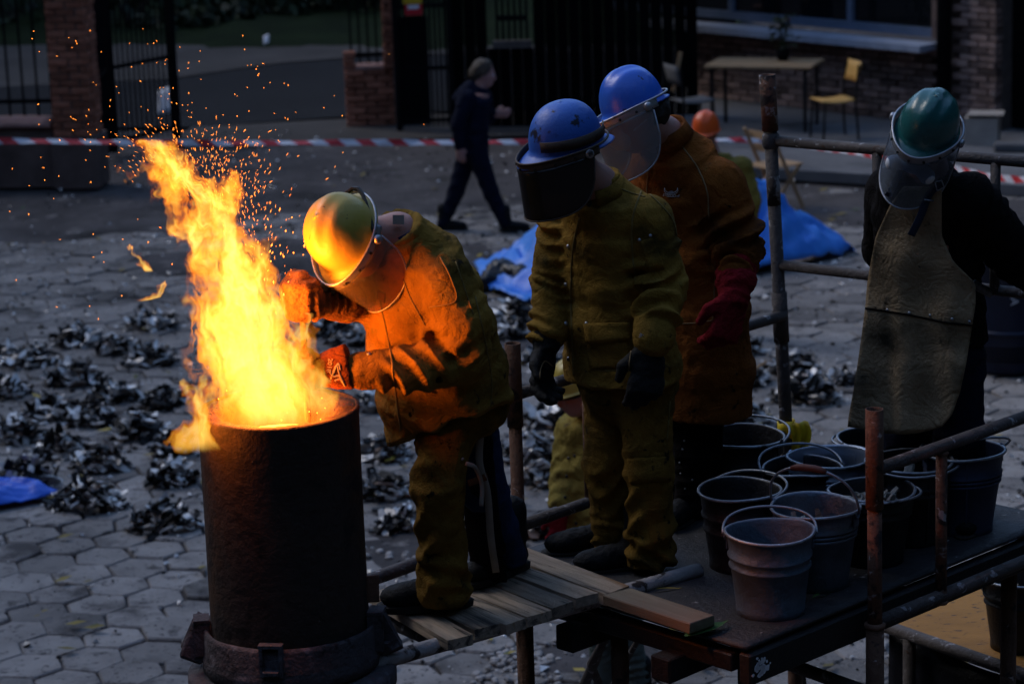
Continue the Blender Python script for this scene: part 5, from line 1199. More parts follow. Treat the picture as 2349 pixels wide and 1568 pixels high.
def grip(S, c, ax, out, back, sc=1.0):
    """fist closed round a rod through c along ax; out: knuckle side, back: towards the wrist"""
    ax = unit(ax); out = unit(out - ax * (out @ ax)); bk = unit(back - ax * (back @ ax) - out * (back @ out)) if abs(unit(back) @ out) < .95 else np.cross(ax, out)
    S.loft([c + bk * .085 * sc + out * .0, c + bk * .03 * sc + out * .018 * sc], ax, [.040 * sc, .048 * sc], [.026 * sc, .024 * sc], .015)
    for i in range(4):
        o = ax * (.036 - .024 * i) * sc; rr = .031 * sc; q = None
        for a in np.linspace(100, -150, 6):
            p = c + o + bk * rr * math.cos(R(a - 0)) * 1.0 + out * rr * math.sin(R(a)) * 1.1
            p = c + o + (bk * math.cos(R(150 - a)) * -1 + out * math.sin(R(a + 40)) * .6) * rr if False else c + o + out * rr * math.sin(R(a)) - bk * rr * math.cos(R(a))
            if q is not None: S.cap(q, p, (.0155 - .0006 * i) * sc, (.0150 - .0008 * i) * sc, .007)
            q = p
    t0 = c + bk * .05 * sc + ax * .045 * sc; t1 = c + ax * .055 * sc - out * .005; t2 = c - bk * .02 * sc + ax * .040 * sc + out * .02 * sc
    S.cap(t0, t1, .020 * sc, .017 * sc, .012); S.cap(t1, t2, .017 * sc, .013 * sc, .008)
def done(name, S, m, parent, folds=(), cr=(), smooth=2, dec=None):
    V, Q = S.build(smooth)
    for f in folds: V = fold(V, normals(V, Q), *f)
    for c in cr: V = crumple(V, normals(V, Q), *c)
    o = obj(name, (V, Q), m, parent, smooth=True); return o, (V, Q)
def boot(parent, heel, toe, mtl='boot', sh=.16, w_=1.0, pitch=0.0):
    heel = np.array(heel, float); toe = np.array(toe, float); d = unit((toe - heel) * [1, 1, 0]); L = .295; s = np.array([-d[1], d[0], 0]); up = np.array([0, 0, 1.]); cp, sp = math.cos(pitch), math.sin(pitch)
    dd = d * cp - up * sp; uu = up * cp + d * sp; c0 = heel + (up * math.sin(pitch) * L if pitch else 0)
    P = lambda x, y, z: c0 + dd * x + s * y + uu * z
    S = Sculpt(.0078); A = np.array([dd, s, uu])
    S.chain([P(.075, 0, .07), P(.065, 0, .13), P(.06, 0, sh + .06)], [.046, .046, .052], .03); S.ball(P(.055, 0, .055), (.058, .040 * w_, .05), A, .02)
    S.ball(P(.15, 0, .058), (.085, .043 * w_, .046), A, .03); S.ball(P(.225, 0, .05), (.072, .048 * w_, .040), A, .03); S.cut(P(0, 0, .016), -uu, .004)
    o, VQ = done('boot', S, M[mtl], parent, cr=[(.003, 70, 3)])
    out = []
    for k in range(28):
        a = 2 * math.pi * k / 28; x = .148 + .155 * math.cos(a); wd_ = (.046 if x > .12 else .040) * w_; out.append((x, math.copysign(abs(math.sin(a)) ** .7, math.sin(a)) * wd_ * (1.06 if x > .2 else 1 - .1 * math.exp(-((x - .13) / .04) ** 2))))
    V = []; F = []
    for l, (z, g_) in enumerate(((0, .97), (.004, 1.03), (.022, 1.05), (.026, 1.0))):
        for (x, y) in out: V.append(P(.148 + (x - .148) * g_, y * g_, z))
    n = len(out)
    for l in range(3):
        for k in range(n): F.append((l * n + k, l * n + (k + 1) % n, (l + 1) * n + (k + 1) % n, (l + 1) * n + k))
    F += [tuple(range(n))[::-1], tuple(range(3 * n, 4 * n))]
    obj('sole', (np.array(V), F), M['sole'], o)
    # laces
    for k in range(3):
        a = P(.118 + .02 * k * -1, -.03, .095 + .02 * k); b = P(.125 - .02 * k, 0, .108 + .018 * k); c_ = P(.118 - .02 * k, .03, .095 + .02 * k); obj('lace', tube([a, b, c_], .0028, 5), M['plastic_black'], o)
    return o
def helmet(parent, c, f, u, m, band='alu', visor=None, ridge=1, vlen=.235, vtrim='alu', name='helmet', peak=.035, vout=.0, rear=.0, hs=1.0):
    f = unit(f); u = unit(u - f * (u @ f)); l = np.cross(u, f); Pw = lambda X: c + np.asarray(X)[..., 0:1] * f + np.asarray(X)[..., 1:2] * l + np.asarray(X)[..., 2:3] * u
    a_, b_, h_ = .127 * hs, .107 * hs, .142 * hs; n = 56; rows = []
    for j in range(19):
        ph = (j / 18) * math.pi / 2; rr = math.cos(ph) ** .82; zz = math.sin(ph) ** .92; row = []
        for k in range(n):
            t = 2 * math.pi * k / n; x = a_ * rr * math.cos(t); y = b_ * rr * math.sin(t); z = h_ * zz
            if ridge:
                rg = math.exp(-(y / .022) ** 4) * min(1, max(0, (z - .045) / .05)) * (.5 + .5 * math.cos(min(abs(x) / .13, 1) * math.pi * .6)); z += .008 * rg
                for yy in (-.058, .058): z += .004 * math.exp(-((y - yy) / .012) ** 2) * min(1, max(0, (z - .05) / .04)) * (1 if x > -.09 else .3)
            row.append((x, y, z))
        rows.append(row)
    lip = []
    for (g_, dz) in ((1.02, -.006), (1.07, -.010), (1.085, -.012), (1.08, -.016), (1.0, -.012)):
        row = []
        for k in range(n):
            t = 2 * math.pi * k / n; pk = peak * max(0, math.cos(t)) ** 2 * max(0, (g_ - 1.0) / .085) + rear * max(0, -math.cos(t)) ** 2 * max(0, (g_ - 1.0) / .085); row.append((a_ * g_ * math.cos(t) * (1 + pk / a_), b_ * g_ * math.sin(t), dz - pk * .35))
        lip.append(row)
    P = Pw(np.array(lip[::-1] + rows)); hm = obj(name, grid(P, True), m, parent, smooth=True); solid(hm, .003, -1)
    # harness seen from below
    P = [[(a_ * .9 * math.cos(t), b_ * .9 * math.sin(t), z) for t in np.linspace(0, 2 * math.pi, 33)[:-1]] for z in (-.035, -.012)]
    obj('headband', grid(Pw(np.array(P)), True), M['plastic_black'], hm, smooth=True)
    if visor:
        def rim(t, g_=1.0): return np.array([(a_ * 1.12 * g_ + peak * .9 * max(0, math.cos(t)) ** 2) * math.cos(t), b_ * 1.16 * g_ * math.sin(t), 0])
        T = np.linspace(-R(108), R(108), 41)
        P = np.array([[rim(t) + [0, 0, z - peak * .35 * max(0, math.cos(t)) ** 2] for t in T] for z in (.006, -.003, -.014, -.026)]); bo = obj('visor_band', grid(Pw(P)), M[band], hm, smooth=True); solid(bo, .003)
        full = np.linspace(0, 2 * math.pi, 49)[:-1]
        obj('band_edge', tube(Pw(np.array([rim(t, 1.01) + [0, 0, .006 - peak * .35 * max(0, math.cos(t)) ** 2] for t in full])), .0042, 6, closed=True), M[band], hm, smooth=True)
        T2 = np.linspace(-R(96), R(96), 45); rows = []
        def bot(t):
            x = min(1, abs(t) / R(96)); return -.03 - (vlen) * (1 - x ** 5.0) ** .5 * (1 - .10 * x * x)
        for w_ in np.linspace(0, 1, 14): rows.append([rim(t, 1.015 + vout * w_) + [0, 0, (-.02) * (1 - w_) + bot(t) * w_ - peak * .35 * max(0, math.cos(t)) ** 2 * (1 - w_)] for t in T2])
        P = np.array(rows); vo = obj('visor', grid(Pw(P)), M[visor], hm, smooth=True); solid(vo, .0016)
        obj('visor_trim', tube(Pw(P[-1]), .0032, 6), M[vtrim], hm, smooth=True)
        for s in (-1, 1):
            p = rim(s * R(88)) * [1, 1.03, 1] + [0, 0, -.010]; kn = lathe([(.001, .014), (.012, .013), (.015, .008), (.015, 0)], 14); V = kn[0]; V = np.stack([V[:, 0], s * V[:, 2], V[:, 1]], 1) + p; obj('knob', (Pw(V), kn[1]), M['alu'], hm, smooth=True)
        for t in np.linspace(-R(70), R(70), 7):
            p = rim(t, 1.025) + [0, 0, -.012 - peak * .35 * max(0, math.cos(t)) ** 2]; V, F = lathe([(.001, .004), (.0045, .003), (.005, -.001)], 8); nn = unit(p * [1, 1, 0]); tt = np.array([-nn[1], nn[0], 0]); V = p + V[:, :1] * tt + V[:, 1:2] * np.array([0, 0, 1]) + V[:, 2:] * nn; obj('rivet', (Pw(V), F), M['plastic_black'], hm)
    return hm
J = atY
def person(loc, S, label, m='skin', cr=()):
    V, Q = S.build(1); o = obj('person', (V, Q), M[m], smooth=True, origin=loc); tag(o, label, 'person'); return o

# ---- the founder bending over the furnace
f1 = np.array([-.72, -.69, 0]); l1 = np.array([.69, -.72, 0]); foot1 = at(1000, 1390, DZ + .07)
hc = J(806, 548, 8.13); uh = cv(-.55, .36, .74); fh = cv(-.25, -.85, .21)
nk = J(912, 540, 8.24); hipL, hipR = J(1030, 940, 8.34), J(1072, 940, 8.50); knL, anL = J(1004, 1120, 8.30), J(1018, 1352, 8.35); knR, anR = J(1108, 1120, 8.54), J(1160, 1268, 8.70)
shL, elL, wrL = J(1020, 640, 8.17), J(1062, 818, 8.17), J(822, 850, 8.06); shR, elR, wrR = J(872, 590, 8.46), J(852, 690, 8.42), J(772, 690, 8.18)
S = Sculpt(.011); A, P = head(S, hc, fh, uh, nk)
sp1 = [J(930, 590, 8.28), J(965, 700, 8.32), J(1000, 830, 8.38), J(1040, 930, 8.42)]
S.loft(sp1, l1, [.15, .16, .15, .15], [.09, .11, .11, .11], .04); S.cap(nk, sp1[0], .06, .09, .04)
for a, b, c in ((shL, elL, wrL), (shR, elR, wrR)): S.chain([a, b, c], [.06, .048, .038])
for a, b, c in ((hipL, knL, anL), (hipR, knR, anR)): S.chain([a, b, c], [.08, .06, .045])
w1 = person(foot1, S, 'person in yellow hard hat and olive leather jacket bending over the flaming furnace')
S = Sculpt(.0078)
cs = [J(908, 530, 8.24), J(940, 585, 8.28), J(962, 660, 8.31), J(985, 750, 8.34), J(1006, 840, 8.39), J(1022, 920, 8.42), J(1030, 1010, 8.42)]
S.loft(cs, l1, [.105, .190, .218, .226, .235, .238, .235], [.085, .125, .155, .175, .185, .182, .165], .03, 2.2)
S.chain([shL, J(1058, 735, 8.15), elL, J(950, 842, 8.10), J(826, 850, 8.06)], [.092, .092, .086, .072, .058], .014); S.chain([shR, elR, J(782, 692, 8.19)], [.085, .076, .060], .02)
S.cut(J(1000, 985, 8.4), unit(cv(.0, -1, .05) + cv(.36, 0, 0) * .36 * -1 * -1), .008)
S.ball(J(893, 512, 8.20), (.07, .06, .085), None, .012, -1)
fo = [(shL, elL, .09, .036, 3.2, 1, 2.2, .15, 1.05), (elL, J(826, 850, 8.06), .075, .040, 4.2, 2, 2.6, .0, .9), (shR, elR, .08, .016, 4, 3, 1.2), (elR, wrR, .07, .02, 5, 4, 1.0), (cs[1], cs[6], .20, .026, 3.2, 5, 1.9, .1, 1.0)]
jk, jq = done('jacket', S, M['olive'], w1, fo, [(.0032, 20, 1), (.0035, 62, 2)])
bv = bvh_of(*jq)
P2 = [[nk + (l1 * math.cos(t) * .088 + unit(np.cross(l1, nk - cs[2])) * math.sin(t) * .078) * g_ + unit(nk - cs[2]) * h_ for t in np.linspace(R(-60), R(215), 30)] for h_, g_ in ((-.04, 1.18), (-.01, 1.10), (.012, 1.06), (.01, 1.18), (-.02, 1.30))]
solid(obj('collar', grid(P2), M['olive'], jk, smooth=True), .006)
P2 = [[nk + (l1 * math.cos(t) * .074 + unit(np.cross(l1, nk - cs[2])) * math.sin(t) * .066) * g_ + unit(nk - cs[2]) * h_ for t in np.linspace(0, 6.28, 30)] for h_, g_ in ((-.04, 1.12), (.0, 1.02), (.03, 1.0))]
solid(obj('shirt_collar', grid(P2), M['jeans'], jk, smooth=True), .004)
p = nk + unit(nk - cs[2]) * .045 + l1 * .03; obj('collar_tag', box(p + cv(0, .3, 1) * .05, (.035, .02, .028), np.array([_rt, -_fw, _up])), M['strap_pale'], jk)
for (u, v) in ((828, 745), (846, 812), (872, 975), (1058, 985)): stud('button', bv, u, v, M['plastic_black'] if v > 900 else M['alu'], jk, .008)
seam('seam', bv, [(925, 640), (945, 690), (975, 745)], M['olive_seam'], jk); seam('seam', bv, [(1010, 590), (1035, 640), (1045, 690), (985, 705)], M['olive_seam'], jk, .003); seam('seam', bv, [(1090, 680), (1112, 780), (1128, 880), (1120, 960)], M['olive_seam'], jk); seam('seam', bv, [(1045, 600), (1075, 690), (1085, 720)], M['olive_seam'], jk)
seam('placket_edge', bv, [(872, 690), (893, 790), (905, 880), (920, 985)], M['olive_seam'], jk, .0035, 40)
patch('chest_label', bv, [(868, 664), (886, 672), (884, 696), (866, 686)], M['glove_cuff'], jk, .003, .003, 4, 4)
S = Sculpt(.0078); S.chain([hipL, knL, J(1014, 1250, 8.33), J(1016, 1352, 8.35)], [.092, .080, .075, .088], .03); S.ball(J(1050, 930, 8.42), (.17, .14, .12), None, .05); S.cut(J(1016, 1382, 8.35), (0, 0, -1), .006)
lg, lq = done('trouser_leg', S, M['olive_trouser'], w1, [(hipL, knL, .09, .024, 2.6, 1, 2.2), (knL, anL, .085, .024, 2.4, 2, 2.6), (J(1014, 1250, 8.33), anL, .09, .022, 2.2, 6, 2.4)], [(.005, 24, 3), (.003, 66, 1)]); lg['label'] = 'olive leather chap leg with creased knee'
bl = bvh_of(*lq); stud('button', bl, 1060, 1052, M['strap_pale'], lg, .006)
S = Sculpt(.010); S.chain([hipR, knR, J(1140, 1210, 8.64), J(1166, 1275, 8.72)], [.095, .078, .066, .064], .03); S.cut(J(1165, 1300, 8.7), (0, 0, -1), .006)
lr, _ = done('trouser_leg', S, M['jeans'], w1, [(knR, anR, .07, .010, 6, 4, 1.0)], [(.004, 34, 3)]); lr['label'] = 'dark blue jeans leg seen behind the chap'
S = Sculpt(.011); S.loft([J(1092, 970, 8.44), J(1098, 1120, 8.47), J(1112, 1240, 8.55), J(1122, 1318, 8.60)], unit(_rt * .8 - _fw * .5), [.065, .07, .075, .07], [.018, .018, .018, .016], .02)
ch, cq = done('chap_flap', S, M['blackcloth'], w1, cr=[(.0032, 24, 2)])
cb_ = bvh_of(*cq)
def ribbon(name, pts, w_, m, parent, nrm, th=.002):
    Sx = spline(pts, 26); V = []
    for i, p in enumerate(Sx):
        T = unit(Sx[min(i + 1, 25)] - Sx[max(i - 1, 0)]); s = unit(np.cross(T, nrm)); tw = .3 * math.sin(i * .4); V.append([p - s * w_ / 2, p + nrm * .002 * math.sin(i), p + s * w_ / 2 + nrm * .01 * tw])
    return solid(obj(name, grid(V), m, parent, smooth=True), th)
tv = -_fw
ribbon('strap', [J(1103, 985, 8.36), J(1100, 1060, 8.37), J(1118, 1130, 8.40), J(1126, 1230, 8.45), J(1138, 1312, 8.52)], .024, M['strap_pale'], w1, tv)
ribbon('strap', [J(1068, 1062, 8.24), J(1090, 1072, 8.26), J(1105, 1110, 8.3), J(1104, 1160, 8.3)], .014, M['strap_pale'], w1, tv)
ribbon('strap', [J(1074, 1108, 8.26), J(1092, 1102, 8.3), J(1118, 1092, 8.4)], .022, M['glove_cuff'], w1, tv)
boot(w1, at(1078, 1388, DZ + .068), at(888, 1401, DZ + .068), w_=1.1); boot(w1, at(1206, 1300, DZ + .068), at(1085, 1345, DZ + .068))
helmet(w1, hc + uh * .035, fh, uh, M['helm_y'], 'alu', 'visor_clear', 1, .20, 'alu', peak=.03, rear=.01, hs=.98)
obj('hat_strap', tube([hc + np.cross(uh, fh) * s * .10 + uh * .01 - fh * .03 for s in (-1, 1)] if False else spline([hc + uh * .03 + np.cross(uh, fh) * -.125, hc + uh * .05 - fh * .15, hc + uh * .03 + np.cross(uh, fh) * .125], 12), .007, 6), M['plastic_black'], w1)
# gloves of the founder, rod between the hands
rod_a, rod_b = J(690, 648, 8.03), J(709, 1010, 8.06); ra = unit(rod_b - rod_a)
S = Sculpt(.006); gc = J(692, 686, 8.033); grip(S, gc, -ra, cv(-1, -.1, .45), wrR - gc, 1.25); S.chain([gc + unit(wrR - gc) * .05, wrR, J(792, 690, 8.2)], [.050, .056, .068], .03)
done('glove', S, M['glove_tan'], w1, [(gc, J(790, 690, 8.2), .06, .018, 6, 3, 1.1)], [(.003, 70, 2)])
S = Sculpt(.006); gl_ = J(704, 848, 8.05); grip(S, gl_, -ra, cv(-1, 0, .3), wrL - gl_, .98); S.chain([gl_ + unit(wrL - gl_) * .03, J(752, 848, 8.06)], [.030, .040], .02)
go, _ = done('glove', S, M['glove_cuff'], w1, cr=[(.003, 70, 2)])
S = Sculpt(.007); S.loft([J(737, 850, 8.06), J(768, 845, 8.06), J(803, 839, 8.06)], unit(cv(0, 1, .1)), [.052, .062, .073], [.050, .058, .066], .012, 2.3, (1, 1))
gu, gq = done('gauntlet', S, M['glove_cuff'], go, cr=[(.004, 34, 2)])
gb_ = bvh_of(*gq); emb = []
for ln in ([(760, 868), (772, 838), (778, 855), (790, 880)], [(757, 852), (766, 862), (780, 862), (792, 884)], [(764, 858), (776, 834), (781, 848)], [(768, 872), (780, 868), (790, 880)]):
    seam('emblem', gb_, ln, M['olive_seam'] if False else M['strap_pale'], gu, .0032, 14, .002)
mm, nn = hit(gb_, 757, 838)
if mm is not None: text('lettering', '2018', .022, M['strap_pale'], frame4(mm + nn * .003, unit(cv(-.1, -1, 0) - nn * (cv(-.1, -1, 0) @ nn)), unit(np.cross(nn, unit(cv(-.1, -1, 0) - nn * (cv(-.1, -1, 0) @ nn)))), nn), gu)
ro_ = obj('stirring_rod', tube([rod_a, (rod_a + rod_b) / 2, rod_b], .010, 10), M['rust_red'], smooth=True); tag(ro_, 'iron stirring rod held upright in the furnace mouth by the bending founder', 'rod')
V, F = lathe([(.001, .02), (.016, .016), (.020, 0), (.018, -.03), (.011, -.035)], 14); o = obj('grip', (V + rod_a + [0, 0, .01], F), M['plank2'], ro_, smooth=True)

# ---- the founder in the middle, blue hat with smoked visor
f2 = np.array([-.75, -.66, 0]); l2 = np.array([.66, -.75, 0]); foot2 = at(1430, 1300, DZ)
hc = J(1302, 352, 8.70); uh = cv(-.06, 1, .34); fh = cv(-.82, -.34, .5); uh = unit(uh - fh * (uh @ fh)); nk = J(1368, 425, 8.80)
hipL, hipR = J(1478, 900, 8.86), J(1400, 890, 9.0); knL, anL = J(1490, 1080, 8.81), J(1490, 1268, 8.84); knR, anR = J(1392, 1060, 8.97), J(1412, 1238, 9.02)
shL, elL, wrL = J(1494, 510, 8.73), J(1530, 652, 8.72), J(1492, 778, 8.60); shR, elR, wrR = J(1292, 505, 8.97), J(1270, 650, 8.95), J(1258, 780, 8.86)
S = Sculpt(.011); A, P = head(S, hc, fh, uh, nk)
S.loft([J(1385, 470, 8.83), J(1400, 590, 8.86), J(1425, 760, 8.9), J(1442, 890, 8.93)], l2, [.16, .165, .15, .15], [.09, .11, .11, .11], .04); S.cap(nk, J(1385, 480, 8.83), .06, .09, .04)
for a, b, c in ((shL, elL, wrL), (shR, elR, wrR), (hipL, knL, anL), (hipR, knR, anR)): S.chain([a, b, c], [.07, .055, .040])
w2 = person(foot2, S, 'person standing in olive leather suit and scuffed blue hard hat with smoked visor')
S = Sculpt(.0078); cs = [J(1370, 418, 8.81), J(1384, 465, 8.83), J(1396, 540, 8.85), J(1406, 640, 8.87), J(1416, 740, 8.89), J(1426, 830, 8.91), J(1432, 905, 8.92)]
S.loft(cs, l2, [.080, .165, .198, .204, .208, .225, .24], [.08, .110, .130, .138, .142, .152, .16], .03, 2.3)
S.chain([J(1484, 505, 8.73), J(1520, 652, 8.72), J(1500, 772, 8.60)], [.088, .084, .070], .012); S.chain([shR, elR, J(1258, 768, 8.87)], [.085, .078, .062], .012); S.cut(J(1430, 872, 8.9), unit(np.array([0, 0, -1.]) + l2 * .05), .006)
S.ball(J(1350, 400, 8.74), (.07, .07, .085), None, .012, -1)
S.cut(J(1575, 900, 8.9), l2, .02) if False else None
fo = [(shL, elL, .095, .060, 3.0, 1, 1.7, .25, 1.05), (elL, wrL, .085, .060, 2.6, 2, 2.2, -.05, .8), (shR, elR, .085, .030, 4, 3, 1.2), (elR, wrR, .075, .036, 5, 4, 1.0), (cs[2], cs[6], .20, .022, 2.4, 5, 2.2)]
jk, jq = done('jacket', S, M['olive'], w2, fo, [(.0032, 20, 3), (.003, 62, 4)]); bv = bvh_of(*jq)
up_ = unit(nk - cs[2]); fr_ = unit(np.cross(l2, up_)); fr_ = fr_ if fr_ @ f2 > 0 else -fr_
P2 = [[nk + (l2 * math.cos(t) * .080 + fr_ * math.sin(t) * .078) * g_ + up_ * h_ for t in np.linspace(R(-235), R(48), 34)] for h_, g_ in ((-.05, 1.22), (-.02, 1.08), (.012, 1.02), (.014, 1.10), (-.03, 1.32))]
solid(obj('collar', grid(P2), M['olive'], jk, smooth=True), .006)
obj('shirt', (lambda q: grid(q))([[nk + (l2 * math.cos(t) * .066 + fr_ * math.sin(t) * .064) * g_ + up_ * h_ for t in np.linspace(0, 6.28, 30)] for h_, g_ in ((-.12, 1.35), (-.06, 1.12), (-.02, 1.0))]), M['shirt'], jk, smooth=True)
for (u, v) in ((1304, 565), (1298, 652), (1298, 742), (1304, 822), (1386, 770), (1345, 742)): stud('button', bv, u, v, M['alu'], jk, .0075)
stud('button', bv, 1352, 468, M['plastic_black'], jk, .010)
for (u, v) in ((1467, 550), (1492, 540)): stud('button', bv, u, v, M['alu'], jk, .006)
seam('placket_edge', bv, [(1330, 500), (1316, 560), (1310, 650), (1312, 750), (1316, 860)], M['olive_seam'], jk, .004, 60); seam('seam', bv, [(1470, 440), (1452, 500), (1450, 570), (1458, 640)], M['olive_seam'], jk, .0035, 30)
seam('seam', bv, [(1395, 420), (1440, 440), (1480, 452)], M['olive_seam'], jk, .003); seam('seam', bv, [(1460, 420), (1500, 455), (1540, 500), (1552, 540)], M['olive_seam'], jk, .003)
patch('sleeve_pocket', bv, [(1468, 553), (1496, 544), (1524, 612), (1490, 618)], M['olive'], jk, .004, .005, 8, 8)
patch('pocket', bv, [(1347, 766), (1446, 762), (1446, 842), (1354, 846)], M['olive'], jk, .004, .006, 10, 8)
patch('pocket_flap', bv, [(1343, 742), (1446, 736), (1446, 778), (1352, 784)], M['olive'], jk, .011, .006, 10, 5)
seam('seam', bv, [(1356, 846), (1400, 850), (1450, 846)], M['olive_seam'], jk, .002)
S = Sculpt(.0078); S.chain([hipL, knL, J(1492, 1200, 8.82), J(1492, 1285, 8.84)], [.096, .080, .075, .084], .03); S.chain([hipR, knR, J(1406, 1180, 9.0), J(1414, 1255, 9.02)], [.092, .076, .072, .080], .03); S.ball(J(1440, 870, 8.93), (.175, .15, .14), None, .05)
S.cut(J(1492, 1296, 8.84), (0, 0, -1), .006)
tr, tq = done('trousers', S, M['olive_trouser'], w2, [(hipL, knL, .10, .012, 3, 1, 1.4), (knL, anL, .09, .024, 2.6, 2, 2.4), (J(1492, 1200, 8.82), J(1492, 1290, 8.84), .09, .03, 2.0, 5, 2.0), (knR, anR, .085, .026, 3, 3, 2.4), (J(1406, 1170, 9.0), anR, .085, .03, 2, 7, 2.0)], [(.0032, 24, 2), (.003, 66, 5)])
bt = bvh_of(*tq); patch('knee_patch', bt, [(1440, 1050), (1534, 1046), (1536, 1100), (1446, 1108)], M['olive_trouser'], tr, .004, .005, 8, 6); seam('seam', bt, [(1536, 920), (1530, 1010)], M['olive_seam'], tr)
boot(w2, at(1506, 1303, DZ), at(1366, 1316, DZ), w_=1.05)['label'] = 'dusty blue black boot, toe to the left'; boot(w2, at(1436, 1262, DZ), at(1326, 1272, DZ), w_=1.05)
helmet(w2, hc + uh * .035, fh, uh, M['helm_b2'], 'darkband', 'visor_dark', 0, .178, 'darkband', peak=.05, rear=.04, hs=1.02)
l_ = np.cross(uh, fh); P2 = [[hc + uh * (.05 + h_) + fh * (.137 * math.cos(t)) + l_ * (.117 * math.sin(t)) for t in np.linspace(R(20), R(160), 16)] for h_ in (0, .035)]
solid(obj('hat_band', grid(P2), M['darkband'], w2, smooth=True), .003)
S = Sculpt(.006); d = cv(-.10, -1, .1); hand(S, J(1490, 800, 8.60), d, cv(-1, 0, .3), cv(-.3, 0, -1), 28, 1.25); S.loft([J(1494, 762, 8.60), J(1490, 800, 8.60)], l2, [.062, .052], [.055, .04], .02, 2, (1, 0))
go, gq = done('glove', S, M['glove_black'], w2, cr=[(.003, 66, 2)]); gb_ = bvh_of(*gq)
seam('stitching', gb_, [(1449, 800), (1444, 830), (1442, 850)], M['seam'], go, .0022)
for (u, v, tx, sz_) in ((1487, 775, 'CPS', .030), (1497, 786, '__', .02)):
    mm, nn = hit(gb_, u, v)
    if mm is not None:
        x_ = cv(1, -.35, 0); x_ = unit(x_ - nn * (x_ @ nn))
        if tx == 'CPS': text('lettering', 'FORCE', .020, M['sill'], frame4(mm + nn * .004, -x_, unit(np.cross(nn, -x_)), nn), go)
S = Sculpt(.006); hand(S, J(1252, 802, 8.84), cv(-.12, -1, .1), cv(-.6, 0, .8), cv(1, 0, .1), 30, 1.2); S.loft([J(1258, 765, 8.86), J(1252, 802, 8.84)], l2, [.056, .048], [.052, .04], .02, 2, (1, 0))
go, gq = done('glove', S, M['glove_black'], w2, cr=[(.003, 66, 4)]); gb_ = bvh_of(*gq); seam('stitching', gb_, [(1238, 868), (1240, 845), (1250, 828), (1268, 840)], M['seam'], go, .0022)

# ---- the founder behind, brown coat and grey visor
l3 = np.array([.6, -.8, 0]); f3 = np.array([-.8, -.6, 0]); foot3 = at(1580, 1190, DZ)
hc = J(1460, 262, 9.24); fh = cv(-.84, -.40, .34); uh = cv(-.40, 1, .20); uh = unit(uh - fh * (uh @ fh)); nk = J(1522, 312, 9.34)
shL, elL, wrL = J(1644, 428, 9.27), J(1692, 562, 9.25), J(1690, 622, 9.16); shR, elR, wrR = J(1470, 415, 9.55), J(1430, 560, 9.55), J(1440, 680, 9.45)
hipL, hipR = J(1610, 880, 9.42), J(1555, 880, 9.56); knL, anL = J(1600, 1030, 9.42), J(1590, 1150, 9.45); knR, anR = J(1560, 1030, 9.56), J(1562, 1150, 9.60)
S = Sculpt(.011); A, P = head(S, hc, fh, uh, nk)
S.loft([J(1545, 380, 9.38), J(1570, 520, 9.42), J(1590, 700, 9.46), J(1590, 880, 9.5)], l3, [.16, .17, .15, .15], [.09, .11, .11, .11], .04); S.cap(nk, J(1545, 390, 9.38), .06, .09, .04)
for a, b, c in ((shL, elL, wrL), (shR, elR, wrR), (hipL, knL, anL), (hipR, knR, anR)): S.chain([a, b, c], [.07, .055, .040])
w3 = person(foot3, S, 'person in rust brown leather coat and clean blue hard hat with red gloves')
S = Sculpt(.0078); cs = [J(1524, 312, 9.35), J(1545, 358, 9.38), J(1565, 440, 9.41), J(1580, 560, 9.44), J(1590, 700, 9.46), J(1592, 830, 9.48), J(1592, 965, 9.49)]
S.loft(cs, l3, [.080, .165, .205, .225, .235, .24, .245], [.085, .12, .145, .155, .16, .165, .17], .03, 2.3)
S.chain([shL, elL, J(1692, 612, 9.18)], [.104, .094, .070], .014); S.chain([shR, elR, wrR], [.09, .08, .06], .03); S.cut(J(1592, 940, 9.49), (0, 0, -1), .006); S.ball(J(1500, 290, 9.28), (.075, .07, .09), None, .012, -1)
fo = [(shL, elL, .10, .058, 3.0, 2, 1.8, .3, 1.1), (elL, wrL, .085, .040, 3, 5, .8), (cs[2], cs[6], .22, .020, 2.4, 3, 2.2)]
jk, jq = done('coat', S, M['brown'], w3, fo, [(.0032, 20, 2), (.003, 60, 3)]); bv = bvh_of(*jq)
up_ = unit(nk - cs[2]); fr_ = unit(np.cross(l3, up_)); fr_ = fr_ if fr_ @ f3 > 0 else -fr_
P2 = [[nk + (l3 * math.cos(t) * .082 + fr_ * math.sin(t) * .080) * g_ + up_ * h_ for t in np.linspace(R(-240), R(60), 34)] for h_, g_ in ((-.05, 1.20), (-.01, 1.06), (.03, 1.02), (.032, 1.09), (-.02, 1.28))]
solid(obj('collar', grid(P2), M['brown'], jk, smooth=True), .006)
seam('seam', bv, [(1488, 380), (1484, 440), (1486, 480)], M['seam'], jk, .0022, 40); seam('seam', bv, [(1560, 330), (1600, 385), (1622, 440), (1626, 500)], M['seam'], jk, .003, 30); seam('seam', bv, [(1560, 742), (1600, 740), (1638, 734)], M['seam'], jk, .002, 30); seam('seam', bv, [(1640, 600), (1638, 680), (1634, 735)], M['seam'], jk, .002, 30)
